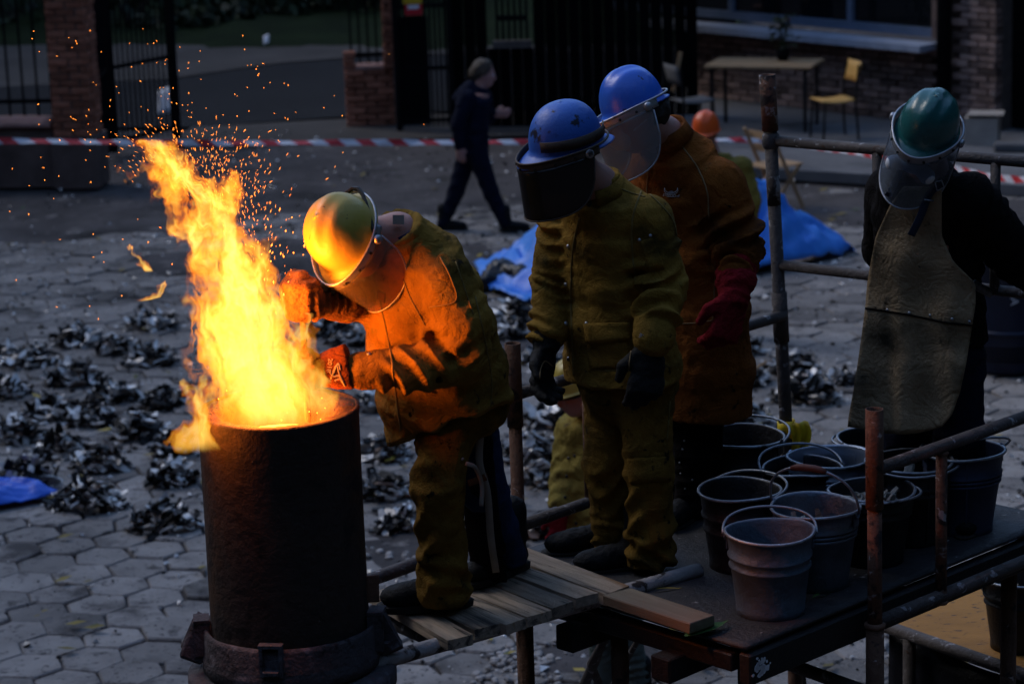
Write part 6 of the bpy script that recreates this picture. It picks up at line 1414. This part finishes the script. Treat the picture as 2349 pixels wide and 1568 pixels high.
# horned helmet emblem and word on the chest
def stick(u, v, off=.002):
    p, n = hit(bv, u, v); return p + n * off
def emb_line(pts, r): return obj('emblem', tube(np.array([stick(*q) for q in pts]), r, 5), M['white'], jk, smooth=True)
ec, en = hit(bv, 1540, 440)
if ec is not None:
    for s in (-1, 1):
        emb_line([(1540 + s * 7.5, 440.5), (1540 + s * 11, 439), (1540 + s * 14, 435), (1540 + s * 14.6, 430.5)], .0012); emb_line([(1540 + s * 7.5, 444), (1540 + s * 12, 443), (1540 + s * 15.6, 438), (1540 + s * 14.8, 430.5)], .0012)
    ring = [stick(1540 + 7.6 * math.cos(t), 442.8 - (5.6 if math.sin(t) > 0 else 1.8) * math.sin(t), .003) for t in np.linspace(0, 6.28, 24)[:-1]]
    obj('emblem', (np.array(ring), [tuple(range(23))]), M['sill'], jk)
    x_ = cv(1, .02, 0); x_ = unit(x_ - en * (x_ @ en)); a = stick(1540, 448.6, .004); text('lettering', 'STEELSOuff', .013, M['white'], frame4(a, x_, unit(np.cross(en, x_)), en), jk, .0006, 1.0, .25)
    emb_line([(1530, 446.2), (1550, 446.2)], .0007); emb_line([(1530, 451.4), (1550, 451.4)], .0007)
S = Sculpt(.011); S.chain([hipL, knL, anL], [.10, .082, .07], .03); S.chain([hipR, knR, anR], [.10, .082, .07], .03); S.ball(J(1585, 870, 9.5), (.17, .15, .13), None, .05)
tr, tq = done('trousers', S, M['blackcloth'], w3, [(hipL, knL, .09, .01, 3, 1, 1), (knL, anL, .08, .012, 4, 2, 1)], [(.005, 26, 3)]); bt = bvh_of(*tq)
for (u, v) in ((1570, 1010), (1566, 1030), (1560, 1060), (1562, 1085), (1588, 1100), (1572, 1120)): stud('stud', bt, u, v, M['alu'], tr, .004)
boot(w3, at(1606, 1178, DZ), at(1560, 1205, DZ), w_=1.1, sh=.2); boot(w3, at(1590, 1150, DZ), at(1535, 1178, DZ), w_=1.1, sh=.2)
helmet(w3, hc + uh * .035, fh, uh, M['helm_b'], 'alu', 'visor_grey', 1, .20, 'alu', peak=.045, rear=.01, hs=.92)
S = Sculpt(.0078); l_ = np.cross(uh, fh); S.ball(hc - fh * .03 + uh * -.0, (.098, .084, .085), np.array([fh, l_, uh]), .02); S.cut(hc + fh * -.0 , fh, .02); V, Q = S.build(1); obj('hair', (crumple(V, normals(V, Q), .006, 40, 2), Q), M['hair_dark'], w3, smooth=True)
S = Sculpt(.006); S.ball(hc + fh * .088 - uh * .055, (.042, .050, .048), np.array([fh, l_, uh]), .02); V, Q = S.build(1); obj('respirator', (V, Q), M['mask'], w3, smooth=True)
for s in (-1, 1): obj('ear_strap', tube([hc + fh * .085 + l_ * s * .045 - uh * .05, hc + fh * .01 + l_ * s * .088 - uh * .02], .003, 5), M['mask'], w3)
S = Sculpt(.007); S.loft([J(1692, 600, 9.2), J(1688, 650, 9.15), J(1682, 690, 9.12)], l3, [.076, .068, .056], [.066, .056, .046], .03, 2.2, (1, 0)); hand(S, J(1684, 682, 9.12), cv(-.25, -1, .1), cv(-.8, 0, .5), cv(-.3, 0, -.9), 38, 1.3)
go, gq = done('glove', S, M['glove_red'], w3, [(J(1692, 600, 9.2), J(1684, 690, 9.12), .06, .008, 4, 2, 1)], [(.004, 66, 2)]); gb_ = bvh_of(*gq); seam('stitching', gb_, [(1650, 603), (1690, 602), (1722, 608)], M['glove_cuff'], go, .003)
S = Sculpt(.008); hand(S, wrR, cv(.2, -1, 0), cv(-.8, 0, .5), cv(-.3, 0, -.9), 38, 1.25); done('glove', S, M['glove_red'], w3)

# ---- the founder at the right, apron and green hat
l4 = np.array([.87, -.5, 0]); f4 = np.array([-.5, -.87, 0]); foot4 = at(2200, 1180, DZ)
hc = J(2124, 309, 9.0); fh = cv(-.46, -.62, .65); uh = cv(.22, 1, .74); uh = unit(uh - fh * (uh @ fh)); nk = J(2128, 395, 9.13)
shL, elL, wrL = J(2224, 458, 9.06), J(2328, 585, 9.22), J(2385, 640, 9.36); shR, elR, wrR = J(2042, 440, 9.36), J(2032, 570, 9.56), J(2100, 650, 9.62)
hipL, hipR = J(2190, 830, 9.24), J(2090, 830, 9.38); knL, anL = J(2200, 990, 9.20), J(2222, 1150, 9.26); knR, anR = J(2085, 1000, 9.36), J(2085, 1130, 9.40)
S = Sculpt(.011); A, P = head(S, hc, fh, uh, nk)
S.loft([J(2124, 450, 9.17), J(2124, 540, 9.22), J(2132, 700, 9.28), J(2140, 830, 9.31)], l4, [.16, .165, .15, .16], [.09, .11, .11, .11], .04); S.cap(nk, J(2124, 455, 9.17), .06, .09, .04)
for a, b, c in ((shL, elL, wrL), (shR, elR, wrR), (hipL, knL, anL), (hipR, knR, anR)): S.chain([a, b, c], [.07, .055, .040])
w4 = person(foot4, S, 'person in dark green hard hat and long khaki leather apron leaning forward')
put_eyes(P, w4)
S = Sculpt(.010); cs = [J(2128, 392, 9.14), J(2126, 430, 9.17), J(2124, 500, 9.21), J(2126, 600, 9.25), J(2136, 700, 9.28), J(2144, 800, 9.31)]
S.loft(cs, l4, [.085, .170, .190, .190, .19, .20], [.085, .105, .112, .118, .125, .135], .03, 2.2); S.chain([shL, elL, wrL], [.098, .085, .065], .03); S.chain([shR, elR, wrR], [.09, .08, .062], .03); S.cut(J(2140, 780, 9.3), (0, 0, -1), .01)
jk, jq = done('jacket', S, M['blackcloth'], w4, [(shL, elL, .10, .026, 5, 1, 1.2), (elL, wrL, .085, .02, 4, 2, 1)], [(.0032, 24, 3), (.003, 62, 1)]); bv = bvh_of(*jq)
S = Sculpt(.010); S.chain([hipL, knL, J(2222, 1120, 9.25), J(2226, 1180, 9.28)], [.105, .088, .078, .08], .03); S.chain([hipR, knR, anR], [.105, .088, .078], .03); S.ball(J(2140, 820, 9.31), (.18, .16, .14), None, .05); S.cut(at(2222, 1195, DZ + .06), (0, 0, -1), .006)
done('trousers', S, M['navy'], w4, [(hipL, knL, .1, .012, 3, 1, 1.2), (knL, anL, .09, .016, 5, 2, 1.1)], [(.005, 26, 2)])
boot(w4, at(2250, 1190, DZ), at(2215, 1235, DZ)); boot(w4, at(2290, 1176, DZ) - l4 * .32, at(2240, 1225, DZ) - l4 * .32)
# apron: bib sheet in front of the chest, hanging over the thighs
rows = [(428, 2072, 2160, 9.02), (470, 2042, 2160, 9.04), (540, 2010, 2160, 9.06), (600, 1998, 2186, 9.08), (650, 1990, 2238, 9.09), (700, 1986, 2238, 9.10), (760, 1978, 2228, 9.10), (830, 1968, 2217, 9.10), (900, 1957, 2202, 9.10), (950, 1948, 2184, 9.10), (978, 1945, 2160, 9.10)]
rv = np.array([r[0] for r in rows]); P = []
for v in np.linspace(428, 978, 44):
    uL, uR, yb = [np.interp(v, rv, [r[k] for r in rows]) for k in (1, 2, 3)]; row = []
    for s in np.linspace(0, 1, 30):
        u = uL + (uR - uL) * s; low = np.clip((v - 620) / 360, 0, 1); vv = v + 24 * low * math.sin(math.pi * s) * (.4 + .6 * s) if v > 900 else v + 24 * low ** 3 * math.sin(math.pi * s)
        dX = (u - 2115) / 625; Y = yb - .025 - .50 * dX + .42 * dX * dX + .12 * max(0, -dX - .08)
        Y += low * (.030 * math.sin(dX * 34 + 1.0) * (.6 + .4 * math.sin(v * .01)) + .035 * math.exp(-((u - 2040) / 14) ** 2)) + .006 * math.sin(u * .045 + v * .02) + .006 * math.sin(v * .05)
        row.append(J(u, vv, Y))
    P.append(row)
V, F = grid(P); ap = obj('apron', (V, F), M['apron'], w4, smooth=True); solid(ap, .005)
av = BVHTree.FromPolygons([tuple(v) for v in V], F)
seam('hem_seam', av, [(1980, 706), (2030, 712), (2100, 724), (2170, 738), (2230, 745)], M['blackcloth'], ap, .0035, 60, .004)
for (u, v) in ((1983, 702), (2036, 710), (2086, 717), (2134, 723), (2184, 731), (2224, 737)): stud('rivet', av, u, v, M['alu'], ap, .0062)
tvn = -_fw
ribbon('strap', [J(2066, 390, 8.94), J(2052, 422, 8.97), J(2036, 450, 8.99)], .022, M['strap'], ap, tvn, .003); ribbon('strap', [J(2158, 420, 8.96), J(2132, 445, 8.97), J(2112, 495, 8.98), J(2090, 540, 9.0)], .026, M['strap'], ap, tvn, .003)
for (u, v, y) in ((2040, 438, 8.985), (2047, 424, 8.98)): V, F = lathe([(.001, .004), (.006, .003), (.007, 0)], 10); obj('rivet', (np.stack([V[:, 0], -V[:, 2], V[:, 1]], 1) + J(u, v, y - .004), F), M['alu'], ap)
obj('buckle', tube([J(u, v, 8.95) for u, v in ((2145, 418), (2160, 414), (2166, 430), (2150, 438))], .003, 5, closed=True), M['alu'], ap); obj('buckle', tube([J(2120, 458, 8.97), J(2142, 461, 8.96)], .003, 5), M['alu'], ap)
ribbon('waist_strap', [J(2232, 650, 9.0), J(2252, 662, 9.06), J(2275, 672, 9.16)], .032, M['plastic_black'], ap, tvn, .004)
helmet(w4, hc + uh * .035, fh, uh, M['helm_g'], 'alu', 'visor_sky', 1, .21, 'alu', peak=.035, rear=.015, hs=.95)
S = Sculpt(.006); l_ = np.cross(uh, fh); Ax = np.array([fh, l_, uh]); S.ball(hc + fh * .088 - uh * .055, (.040, .045, .045), Ax, .02)
for s in (-1, 1): S.cap(hc + fh * .095 - uh * .07 + l_ * s * .035, hc + fh * .105 - uh * .08 + l_ * s * .062, .026, .028, .008)
V, Q = S.build(1); obj('respirator', (V, Q), M['mask'], w4, smooth=True)
S = Sculpt(.007); hand(S, wrL, unit(wrL - elL), cv(0, .5, 1), cv(0, -1, 0), 30, 1.2); done('glove', S, M['glove_black'], w4)

# ---- person passing behind the tape
Yw = 25.56; foot = at(1085, 530, 0); hc = J(1112, 168, Yw); uh = np.array([0, 0, 1.]); fh = unit([.97, -.15, -.2]); uh = unit(uh - fh * (uh @ fh)); nk = J(1102, 200, Yw)
S = Sculpt(.014); A, P = head(S, hc, fh, uh, nk, rn=.052)
hp = J(1085, 345, Yw); lw = np.array([.15, -.99, 0])
S.loft([J(1098, 215, Yw), J(1090, 270, Yw), J(1086, 340, Yw)], lw, [.15, .16, .15], [.10, .11, .11], .04)
lg = [(J(1094, 350, Yw - .08), J(1126, 440, Yw - .08), J(1160, 512, Yw - .08)), (J(1074, 350, Yw + .08), J(1046, 440, Yw + .08), J(1016, 512, Yw + .08))]
for a in lg: S.chain(a, [.085, .062, .045])
ar = [(J(1070, 225, Yw - .17), J(1052, 285, Yw - .19), J(1055, 340, Yw - .17)), (J(1110, 225, Yw + .17), J(1118, 270, Yw + .15), J(1136, 262, Yw + .05))]
for a in ar: S.chain(a, [.06, .048, .035])
for a, d in zip(ar, (np.array([.1, 0, -1.]), np.array([1, -.2, .1]))): hand(S, a[2], d, np.array([1., 0, 0.2]) if abs(d[2]) > .5 else np.array([0, 0, 1.]), np.array([.2, 1, .1]), 25, .95, .006)
wk = person(foot, S, 'blurred person in dark navy jacket and trousers walking right behind the tape'); put_eyes(P, wk)
S = Sculpt(.014); S.loft([J(1100, 205, Yw), J(1094, 230, Yw), J(1088, 290, Yw), J(1084, 352, Yw)], lw, [.10, .19, .19, .19], [.09, .13, .14, .15], .04)
for a in ar: S.chain([a[0], a[1], a[1] * .1 + a[2] * .9], [.085, .070, .052])
S.cap(J(1080, 205, Yw), J(1060, 225, Yw), .09, .09, .05); S.cut(J(1084, 350, Yw), (0, 0, -1), .01); done('jacket', S, M['navy'], wk, cr=[(.012, 18, 2)])
S = Sculpt(.014)
for a in lg: S.chain(a, [.105, .080, .062])
S.ball(J(1085, 345, Yw), (.15, .15, .12), None, .05); done('trousers', S, M['navy'], wk, [(lg[0][0], lg[0][2], .08, .012, 6, 2, 1), (lg[1][0], lg[1][2], .08, .012, 6, 2, 1)], [(.0032, 26, 2)])
boot(wk, lg[0][2] * [1, 1, 0] + [-.06, 0, 0], lg[0][2] * [1, 1, 0] + [.3, -.03, 0]); boot(wk, lg[1][2] * [1, 1, 0] + [-.06, 0, 0], lg[1][2] * [1, 1, 0] + [.3, -.03, 0])
S = Sculpt(.012); Ax = np.array([fh, np.cross(uh, fh), uh]); S.ball(hc - fh * .025 + uh * .028, (.106, .090, .108), Ax, .02); S.ball(hc - fh * .10 - uh * .02, (.05, .06, .07), Ax, .03); S.cut(hc + fh * .058, fh, .02); S.ball(hc + fh * .085 - uh * .03, (.085, .12, .085), Ax, .01, -1)
V, Q = S.build(1); obj('hair', (crumple(V, normals(V, Q), .016, 22, 2), Q), M['hair'], wk, smooth=True)

# ---- person in an orange hat behind the brown coat
Yo = min(np.linspace(17, 24, 141), key=lambda y: abs(J(1620, 300, y)[2] - 1.66)); foot = J(1648, 300, Yo) * [1, 1, 0]
hc = J(1620, 305, Yo); fh = unit([-.35, -.92, -.15]); uh = unit(np.array([0, 0, 1.]) - fh * fh[2]); nk = J(1632, 352, Yo + .02); sc = 6130 / Yo
S = Sculpt(.014); A, P = head(S, hc, fh, uh, nk); q = foot; lo_ = np.array([.93, -.36, 0]); Z = np.array([0, 0, 1.])
S.loft([q + Z * 1.40, q + Z * 1.2, q + Z * .92], lo_, [.16, .16, .15], [.1, .11, .11], .04)
for s in (-1, 1): S.chain([q + lo_ * s * .09 + Z * .9, q + lo_ * s * .10 + Z * .5, q + lo_ * s * .11 + Z * .09], [.085, .06, .045]); S.chain([q + lo_ * s * .19 + Z * 1.38, q + lo_ * s * .26 + Z * 1.1, q + lo_ * s * .24 + Z * .86], [.06, .05, .036]); hand(S, q + lo_ * s * .24 + Z * .86, -Z, np.array([-.3, -.9, 0]), -lo_ * s, 25, .95, .006)
po = person(foot, S, 'person in orange hard hat and mustard jacket half hidden behind the brown coat'); put_eyes(P, po)
S = Sculpt(.014); S.loft([q + Z * 1.46, q + Z * 1.40, q + Z * 1.2, q + Z * .80], lo_, [.10, .19, .20, .21], [.09, .12, .14, .15], .04)
for s in (-1, 1): S.chain([q + lo_ * s * .19 + Z * 1.38, q + lo_ * s * .27 + Z * 1.1, q + lo_ * s * .245 + Z * .90], [.085, .072, .055])
done('jacket', S, M['coat_yellow'], po, cr=[(.012, 18, 2)])
S = Sculpt(.015); 
for s in (-1, 1): S.chain([q + lo_ * s * .09 + Z * .86, q + lo_ * s * .10 + Z * .5, q + lo_ * s * .11 + Z * .09], [.11, .085, .07])
done('trousers', S, M['navy'], po, cr=[(.008, 26, 2)])
for s in (-1, 1): boot(po, q + lo_ * s * .11 - fh * [1, 1, 0] * .07, q + lo_ * s * .11 + fh * [1, 1, 0] * .3)
helmet(po, hc + uh * .035, fh, uh, M['helm_o'], peak=.03)

# ---- person on the ground below the platform
Yc = 12.95; q = at(1412, 1608, 0); q[1] = Yc; q = np.array([q[0], Yc, 0]); lc = np.array([.75, -.66, 0]); fc_ = np.array([-.66, -.75, 0]); Z = np.array([0, 0, 1.])
hc = J(1326, 895, Yc - .1); fh = unit([-.95, -.2, -.28]); uh = unit(Z - fh * fh[2]); nk = J(1352, 940, Yc)
S = Sculpt(.012); A, P = head(S, hc, fh, uh, nk); cx = J(1362, 1100, Yc)
S.loft([J(1358, 970, Yc), J(1362, 1100, Yc), J(1370, 1250, Yc)], lc, [.16, .16, .15], [.1, .11, .11], .04)
lg = [(J(1440, 1280, Yc - .04), J(1438, 1430, Yc - .06), J(1468, 1575, Yc - .06)), (J(1372, 1280, Yc + .06), J(1376, 1420, Yc + .05), J(1384, 1560, Yc + .06))]
for a in lg: S.chain(a, [.085, .06, .045])
aL = (J(1430, 985, Yc - .16), J(1470, 1100, Yc - .2), J(1420, 1180, Yc - .25)); aR = (J(1312, 985, Yc + .1), J(1296, 1100, Yc - .02), J(1282, 1165, Yc - .12))
for a in (aL, aR): S.chain(a, [.06, .05, .036])
pc = person((lg[0][2] + lg[1][2]) / 2 * [1, 1, 0], S, 'person in long yellow leather coat and grey jeans standing below the platform'); put_eyes(P, pc)
S = Sculpt(.011); S.loft([J(1352, 945, Yc), J(1356, 975, Yc), J(1362, 1060, Yc), J(1366, 1150, Yc), J(1370, 1275, Yc)], lc, [.09, .18, .20, .205, .21], [.09, .13, .15, .16, .17], .04); S.chain(aL, [.085, .075, .06]); S.chain([aR[0], aR[1], J(1284, 1155, Yc - .11)], [.085, .075, .06]); S.cut(J(1370, 1258, Yc), (0, 0, -1), .008)
co, cq = done('coat', S, M['coat_yellow'], pc, [(aR[0], aR[2], .08, .016, 5, 2, 1)], [(.008, 24, 2), (.003, 66, 4)]); bv = bvh_of(*cq)
for (u, v) in ((1304, 1050), (1300, 1092), (1318, 1045), (1296, 1140), (1322, 1200)): stud('button', bv, u, v, M['plastic_black'], co, .009)
S = Sculpt(.010); hand(S, J(1283, 1178, Yc - .12), cv(-.1, -1, 0), cv(-1, 0, .4), cv(.4, 0, -1), 40, 1.0); S.cap(J(1284, 1166, Yc - .11), J(1283, 1182, Yc - .12), .045, .038); done('glove', S, M['glove_red'], pc)
S = Sculpt(.010); hand(S, aL[2], unit(aL[2] - aL[1]), Z, fc_, 40, 1.2); done('glove', S, M['glove_red'], pc)
S = Sculpt(.011)
for a in lg: S.chain(a, [.105, .074, .055])
done('trousers', S, M['greyjeans'], pc, [(a[1], a[2], .06, .016, 8, 2 + i, .9, .1, 1.1) for i, a in enumerate(lg)] + [(a[0], a[1], .09, .010, 4, 5, 1) for a in lg], [(.004, 34, 1)])
for a in lg: boot(pc, a[2] * [1, 1, 0] - fc_ * .08, a[2] * [1, 1, 0] + fc_ * .3)
helmet(pc, hc + uh * .03, fh, uh, M['helm_y'], peak=.02)
# ------------------------------------------------------------------ fire
def flame_mat(name, zs, cx, cy, rr, H, gain=1.0, seed=0.0, strength=9.0, col=(1.0, .30, .028), top=.5, soot=16.0):
    """glowing gas: density falls off from a bent centre line, torn by stretched noise. Curves run over the height 0..H"""
    m = bpy.data.materials.new(name); m.use_nodes = True; t = m.node_tree; t.nodes.remove(t.nodes['Principled BSDF']); out = t.nodes['Material Output']
    obp = t.nodes.new('ShaderNodeTexCoord').outputs['Object']
    def vm(op, a, b=None, c=None):
        n = t.nodes.new('ShaderNodeVectorMath'); n.operation = op
        for i, x in enumerate((a, b, c)):
            if x is None: continue
            if hasattr(x, 'links'): t.links.new(x, n.inputs[i])
            else: n.inputs[i].default_value = x
        return n.outputs[0] if op != 'LENGTH' else n.outputs['Value']
    off = vm('ADD', obp, (seed * 3.1, seed * 1.7, seed * 2.3))
    n1 = t.nodes.new('ShaderNodeTexNoise'); n1.inputs['Scale'].default_value = 1.0; n1.inputs['Detail'].default_value = 3; n1.inputs['Roughness'].default_value = .55; t.links.new(vm('MULTIPLY', off, (9, 4, 6.5)), n1.inputs['Vector'])
    sep0 = t.nodes.new('ShaderNodeSeparateXYZ'); t.links.new(obp, sep0.inputs[0])
    zn = _math(t, 'DIVIDE', sep0.outputs[2], H, clamp=True)
    wamp = _math(t, 'MULTIPLY_ADD', zn, .13, .05)
    warp = t.nodes.new('ShaderNodeVectorMath'); warp.operation = 'SCALE'; t.links.new(vm('SUBTRACT', n1.outputs['Color'], (.5, .5, .5)), warp.inputs[0]); t.links.new(_math(t, 'MULTIPLY', wamp, 2.0), warp.inputs['Scale'])
    pp = vm('ADD', obp, warp.outputs[0]); sep = t.nodes.new('ShaderNodeSeparateXYZ'); t.links.new(pp, sep.inputs[0])
    zz = _math(t, 'DIVIDE', sep.outputs[2], H, clamp=True)
    def curve(vals, lo, hi):
        c = t.nodes.new('ShaderNodeFloatCurve'); mp = c.mapping; cu = mp.curves[0]
        pts = [(z_ / H, (v - lo) / (hi - lo)) for z_, v in zip(zs, vals)]
        cu.points[0].location = pts[0]; cu.points[1].location = pts[-1]
        for p in pts[1:-1]: cu.points.new(*p)
        mp.update(); t.links.new(zz, c.inputs['Value']); return _math(t, 'MULTIPLY_ADD', c.outputs[0], hi - lo, lo)
    X = _math(t, 'SUBTRACT', sep.outputs[0], curve(cx, -.8, .4)); Y = _math(t, 'SUBTRACT', sep.outputs[1], curve(cy, -.4, .4)); Rr = curve(rr, 0, .5)
    d = _math(t, 'DIVIDE', _math(t, 'SQRT', _math(t, 'ADD', _math(t, 'MULTIPLY', X, X), _math(t, 'MULTIPLY', _math(t, 'MULTIPLY', Y, Y), 3.2))), Rr)
    base = _math(t, 'SUBTRACT', 1.0, d)
    n2 = t.nodes.new('ShaderNodeTexNoise'); n2.inputs['Scale'].default_value = 1.0; n2.inputs['Detail'].default_value = 6; n2.inputs['Roughness'].default_value = .6; n2.inputs['Distortion'].default_value = .7
    # streaks follow the leaning axis
    lean = t.nodes.new('ShaderNodeCombineXYZ'); t.links.new(_math(t, 'MULTIPLY', X, 27.0), lean.inputs[0]); t.links.new(_math(t, 'MULTIPLY', Y, 6.0), lean.inputs[1]); t.links.new(_math(t, 'MULTIPLY_ADD', sep.outputs[2], 8.5, seed * 4.0), lean.inputs[2]); t.links.new(lean.outputs[0], n2.inputs['Vector'])
    tear = _math(t, 'MULTIPLY', _math(t, 'SUBTRACT', n2.outputs['Fac'], .53), _math(t, 'MULTIPLY_ADD', zn, 4.0 * top * 2, 4.2))
    dens = _math(t, 'MULTIPLY', _math(t, 'ADD', _math(t, 'MULTIPLY', base, 1.9), tear), 16.0 * gain, clamp=True)
    inside = _math(t, 'MULTIPLY', _math(t, 'MULTIPLY', base, 6.0, clamp=True), _math(t, 'MULTIPLY', zn, 9.0, clamp=True))
    dens = _math(t, 'MULTIPLY', _math(t, 'POWER', dens, 1.3), inside)
    # hotter low down, in the middle and along the streaks
    core = _math(t, 'MULTIPLY_ADD', _math(t, 'SUBTRACT', 1.0, zn, clamp=True), .36, -.06)
    hot = _math(t, 'ADD', _math(t, 'MULTIPLY_ADD', base, 1.15, core), _math(t, 'MULTIPLY', _math(t, 'SUBTRACT', n2.outputs['Fac'], .5), _math(t, 'MULTIPLY_ADD', zn, 2.6, 1.4)), clamp=True)
    hcol = _ramp(t, hot, [(0, (.55, .055, .002)), (.25, (1.0, .17, .006)), (.5, (1.0, .34, .018)), (.75, (1.0, .50, .055)), (1, (1.0, .62, .12))])
    em = t.nodes.new('ShaderNodeEmission'); t.links.new(hcol, em.inputs[0]); t.links.new(_math(t, 'MULTIPLY', _math(t, 'MULTIPLY', dens, _math(t, 'MULTIPLY_ADD', hot, 1.15, .35)), strength), em.inputs[1])
    ab = t.nodes.new('ShaderNodeVolumeAbsorption'); ab.inputs['Color'].default_value = (.45, .40, .35, 1); t.links.new(_math(t, 'MULTIPLY', dens, soot), ab.inputs['Density']); ad = t.nodes.new('ShaderNodeAddShader'); t.links.new(em.outputs[0], ad.inputs[0]); t.links.new(ab.outputs[0], ad.inputs[1]); t.links.new(ad.outputs[0], out.inputs['Volume']); return m
def flame(name, pts, Y, yo, m_args, label, parent=None, lobes=1.0):
    """pts: (u, v, half width in picture px) from the root upward; the hull is a lofted tube a little wider than the gas"""
    W3 = [J(u, v, Y) for u, v, _ in pts]; O = W3[0].copy(); zs = [float(p[2] - O[2]) for p in W3]; cx = [float(p[0] - O[0]) for p in W3]; cy = [yo * math.sin(3 * z) for z in zs]
    rr = [w_ / (FPX / (Y / math.cos(R(16)))) * 1.05 for _, _, w_ in pts]; H = zs[-1]
    m = flame_mat(name + '_gas', zs, cx, cy, rr, H, **m_args); rows = []
    for t in np.linspace(-.02, 1.06, 26):
        z = t * H; x = np.interp(z, zs, cx); y = np.interp(z, zs, cy); r = np.interp(z, zs, rr) * 1.12 + .05 * min(1, max(t, 0) * 4); r *= 1 if 0 <= t < 1.02 else .5
        rows.append([(x + r * math.cos(a) * (1 + .05 * math.sin(3 * a + 5 * t)), y + r * math.sin(a), z) for a in np.linspace(0, 2 * math.pi, 25)[:-1]])
    V, F = grid(rows, True); n = 24; F = F + [tuple(range(n))[::-1], tuple(len(V) - n + k for k in range(n))]
    o = link(name, mesh(name, V, F, m, True), None, tuple(O)); tag(o, label, 'flame'); return o, O
FY = 7.97
main, FO = flame('flame', [(626, 985, 104), (612, 930, 112), (590, 870, 140), (570, 810, 148), (556, 740, 140), (542, 670, 118), (524, 600, 104), (502, 530, 92), (472, 470, 88), (432, 425, 96), (392, 402, 88), (352, 365, 60)], FY, .03, dict(strength=5.2, seed=1.0, top=.75), 'tall yellow flame leaning left out of the furnace mouth')
sidef, _ = flame('flame', [(722, 950, 30), (720, 895, 56), (708, 840, 52), (692, 785, 40), (676, 725, 22)], 7.93, .01, dict(strength=3.0, seed=3.0, gain=1.0, top=.4), 'orange tongue of flame at the glove on the right of the furnace')
spill, _ = flame('flame', [(468, 1035, 52), (458, 1003, 70), (460, 975, 64), (472, 940, 48), (462, 900, 34), (448, 868, 18)], 7.86, .0, dict(strength=3.0, seed=5.0, gain=1.0, top=.4), 'orange flame spilling over the left rim of the furnace')
lick1, _ = flame('flame', [(345, 622, 10), (338, 606, 24), (326, 590, 16), (318, 566, 9)], 8.0, .0, dict(strength=7, seed=2.2, gain=1.3, top=.5), 'small detached lick of flame left of the tall flame, upper')
lick2, _ = flame('flame', [(318, 690, 8), (335, 678, 22), (352, 662, 22), (384, 648, 8)], 8.0, .0, dict(strength=7, seed=4.4, gain=1.3, top=.5), 'small detached lick of flame left of the tall flame, lower and flatter')
# the light the fire throws
for k, (u, v, p_, r_) in enumerate(((455, 985, .8, .03), (622, 930, 7, .07), (585, 800, 12, .08), (548, 680, 5.5, .07), (500, 540, 3, .06))):
    ld = bpy.data.lights.new('fire_light', 'POINT'); ld.energy = p_; ld.color = (1.0, .225, .02); ld.shadow_soft_size = r_
    lo = bpy.data.objects.new('fire_light', ld); COL.objects.link(lo); lo.location = tuple(J(u, v, FY - (.15, -.05, .11, .08, .05)[k])); lo.parent = None
# sparks
rs = np.random.default_rng(21); sp = MB()
def spark_at(u, v, Y, L, w_, ang):
    c = J(u, v, Y); d = unit(_rt * math.sin(ang) + _up * math.cos(ang) + np.array([0, rs.normal(0, .3), 0])); s = unit(np.cross(d, _fw)); b = np.cross(d, s)
    sp.add((np.array([c - d * L, c + s * w_, c + b * w_, c - s * w_, c - b * w_, c + d * L]), [(0, 2, 1), (0, 3, 2), (0, 4, 3), (0, 1, 4), (5, 1, 2), (5, 2, 3), (5, 3, 4), (5, 4, 1)]))
ax_ = np.array([(640, 760), (600, 600), (560, 480), (500, 390), (430, 345), (400, 290)])
for k in range(560):
    t = rs.beta(2.6, 1.6) * 5; i = min(int(t), 4); q = ax_[i] * (1 - t + i) + ax_[i + 1] * (t - i)
    wd_ = 22 + 12 * i + (40 if i >= 3 else 0); side = rs.normal(0, 1) * wd_ + (14 if i < 3 else 0); q = q + [side, rs.normal(0, 26)]
    ang = math.atan2(side * .5, 60) * .8 + rs.normal(0, .2) - (.25 if i > 2 else .1); spark_at(q[0], q[1], FY + rs.normal(0, .15), rs.uniform(.002, .008), rs.uniform(.0003, .0007), ang)
for k in range(110):
    q = np.array([rs.normal(430, 150), 330 - abs(rs.normal(0, 130))]); spark_at(q[0], q[1], FY + rs.normal(0, .25), rs.uniform(.0015, .0035), rs.uniform(.0004, .0010), rs.normal(-.2, .6))
for k in range(50): spark_at(rs.uniform(20, 420), rs.uniform(60, 760), FY + rs.normal(0, .4), rs.uniform(.002, .004), rs.uniform(.0006, .0012), rs.normal(-.5, .7))
for k in range(24): spark_at(rs.uniform(600, 700), rs.uniform(480, 700), FY - .1, rs.uniform(.002, .007), rs.uniform(.0012, .0022), rs.normal(.1, .3))
for k in range(14): spark_at(rs.uniform(500, 800), rs.uniform(895, 965), FY, .003, .0022, 0)
tag(mbobj('sparks', sp, M['spark']), kind='stuff')
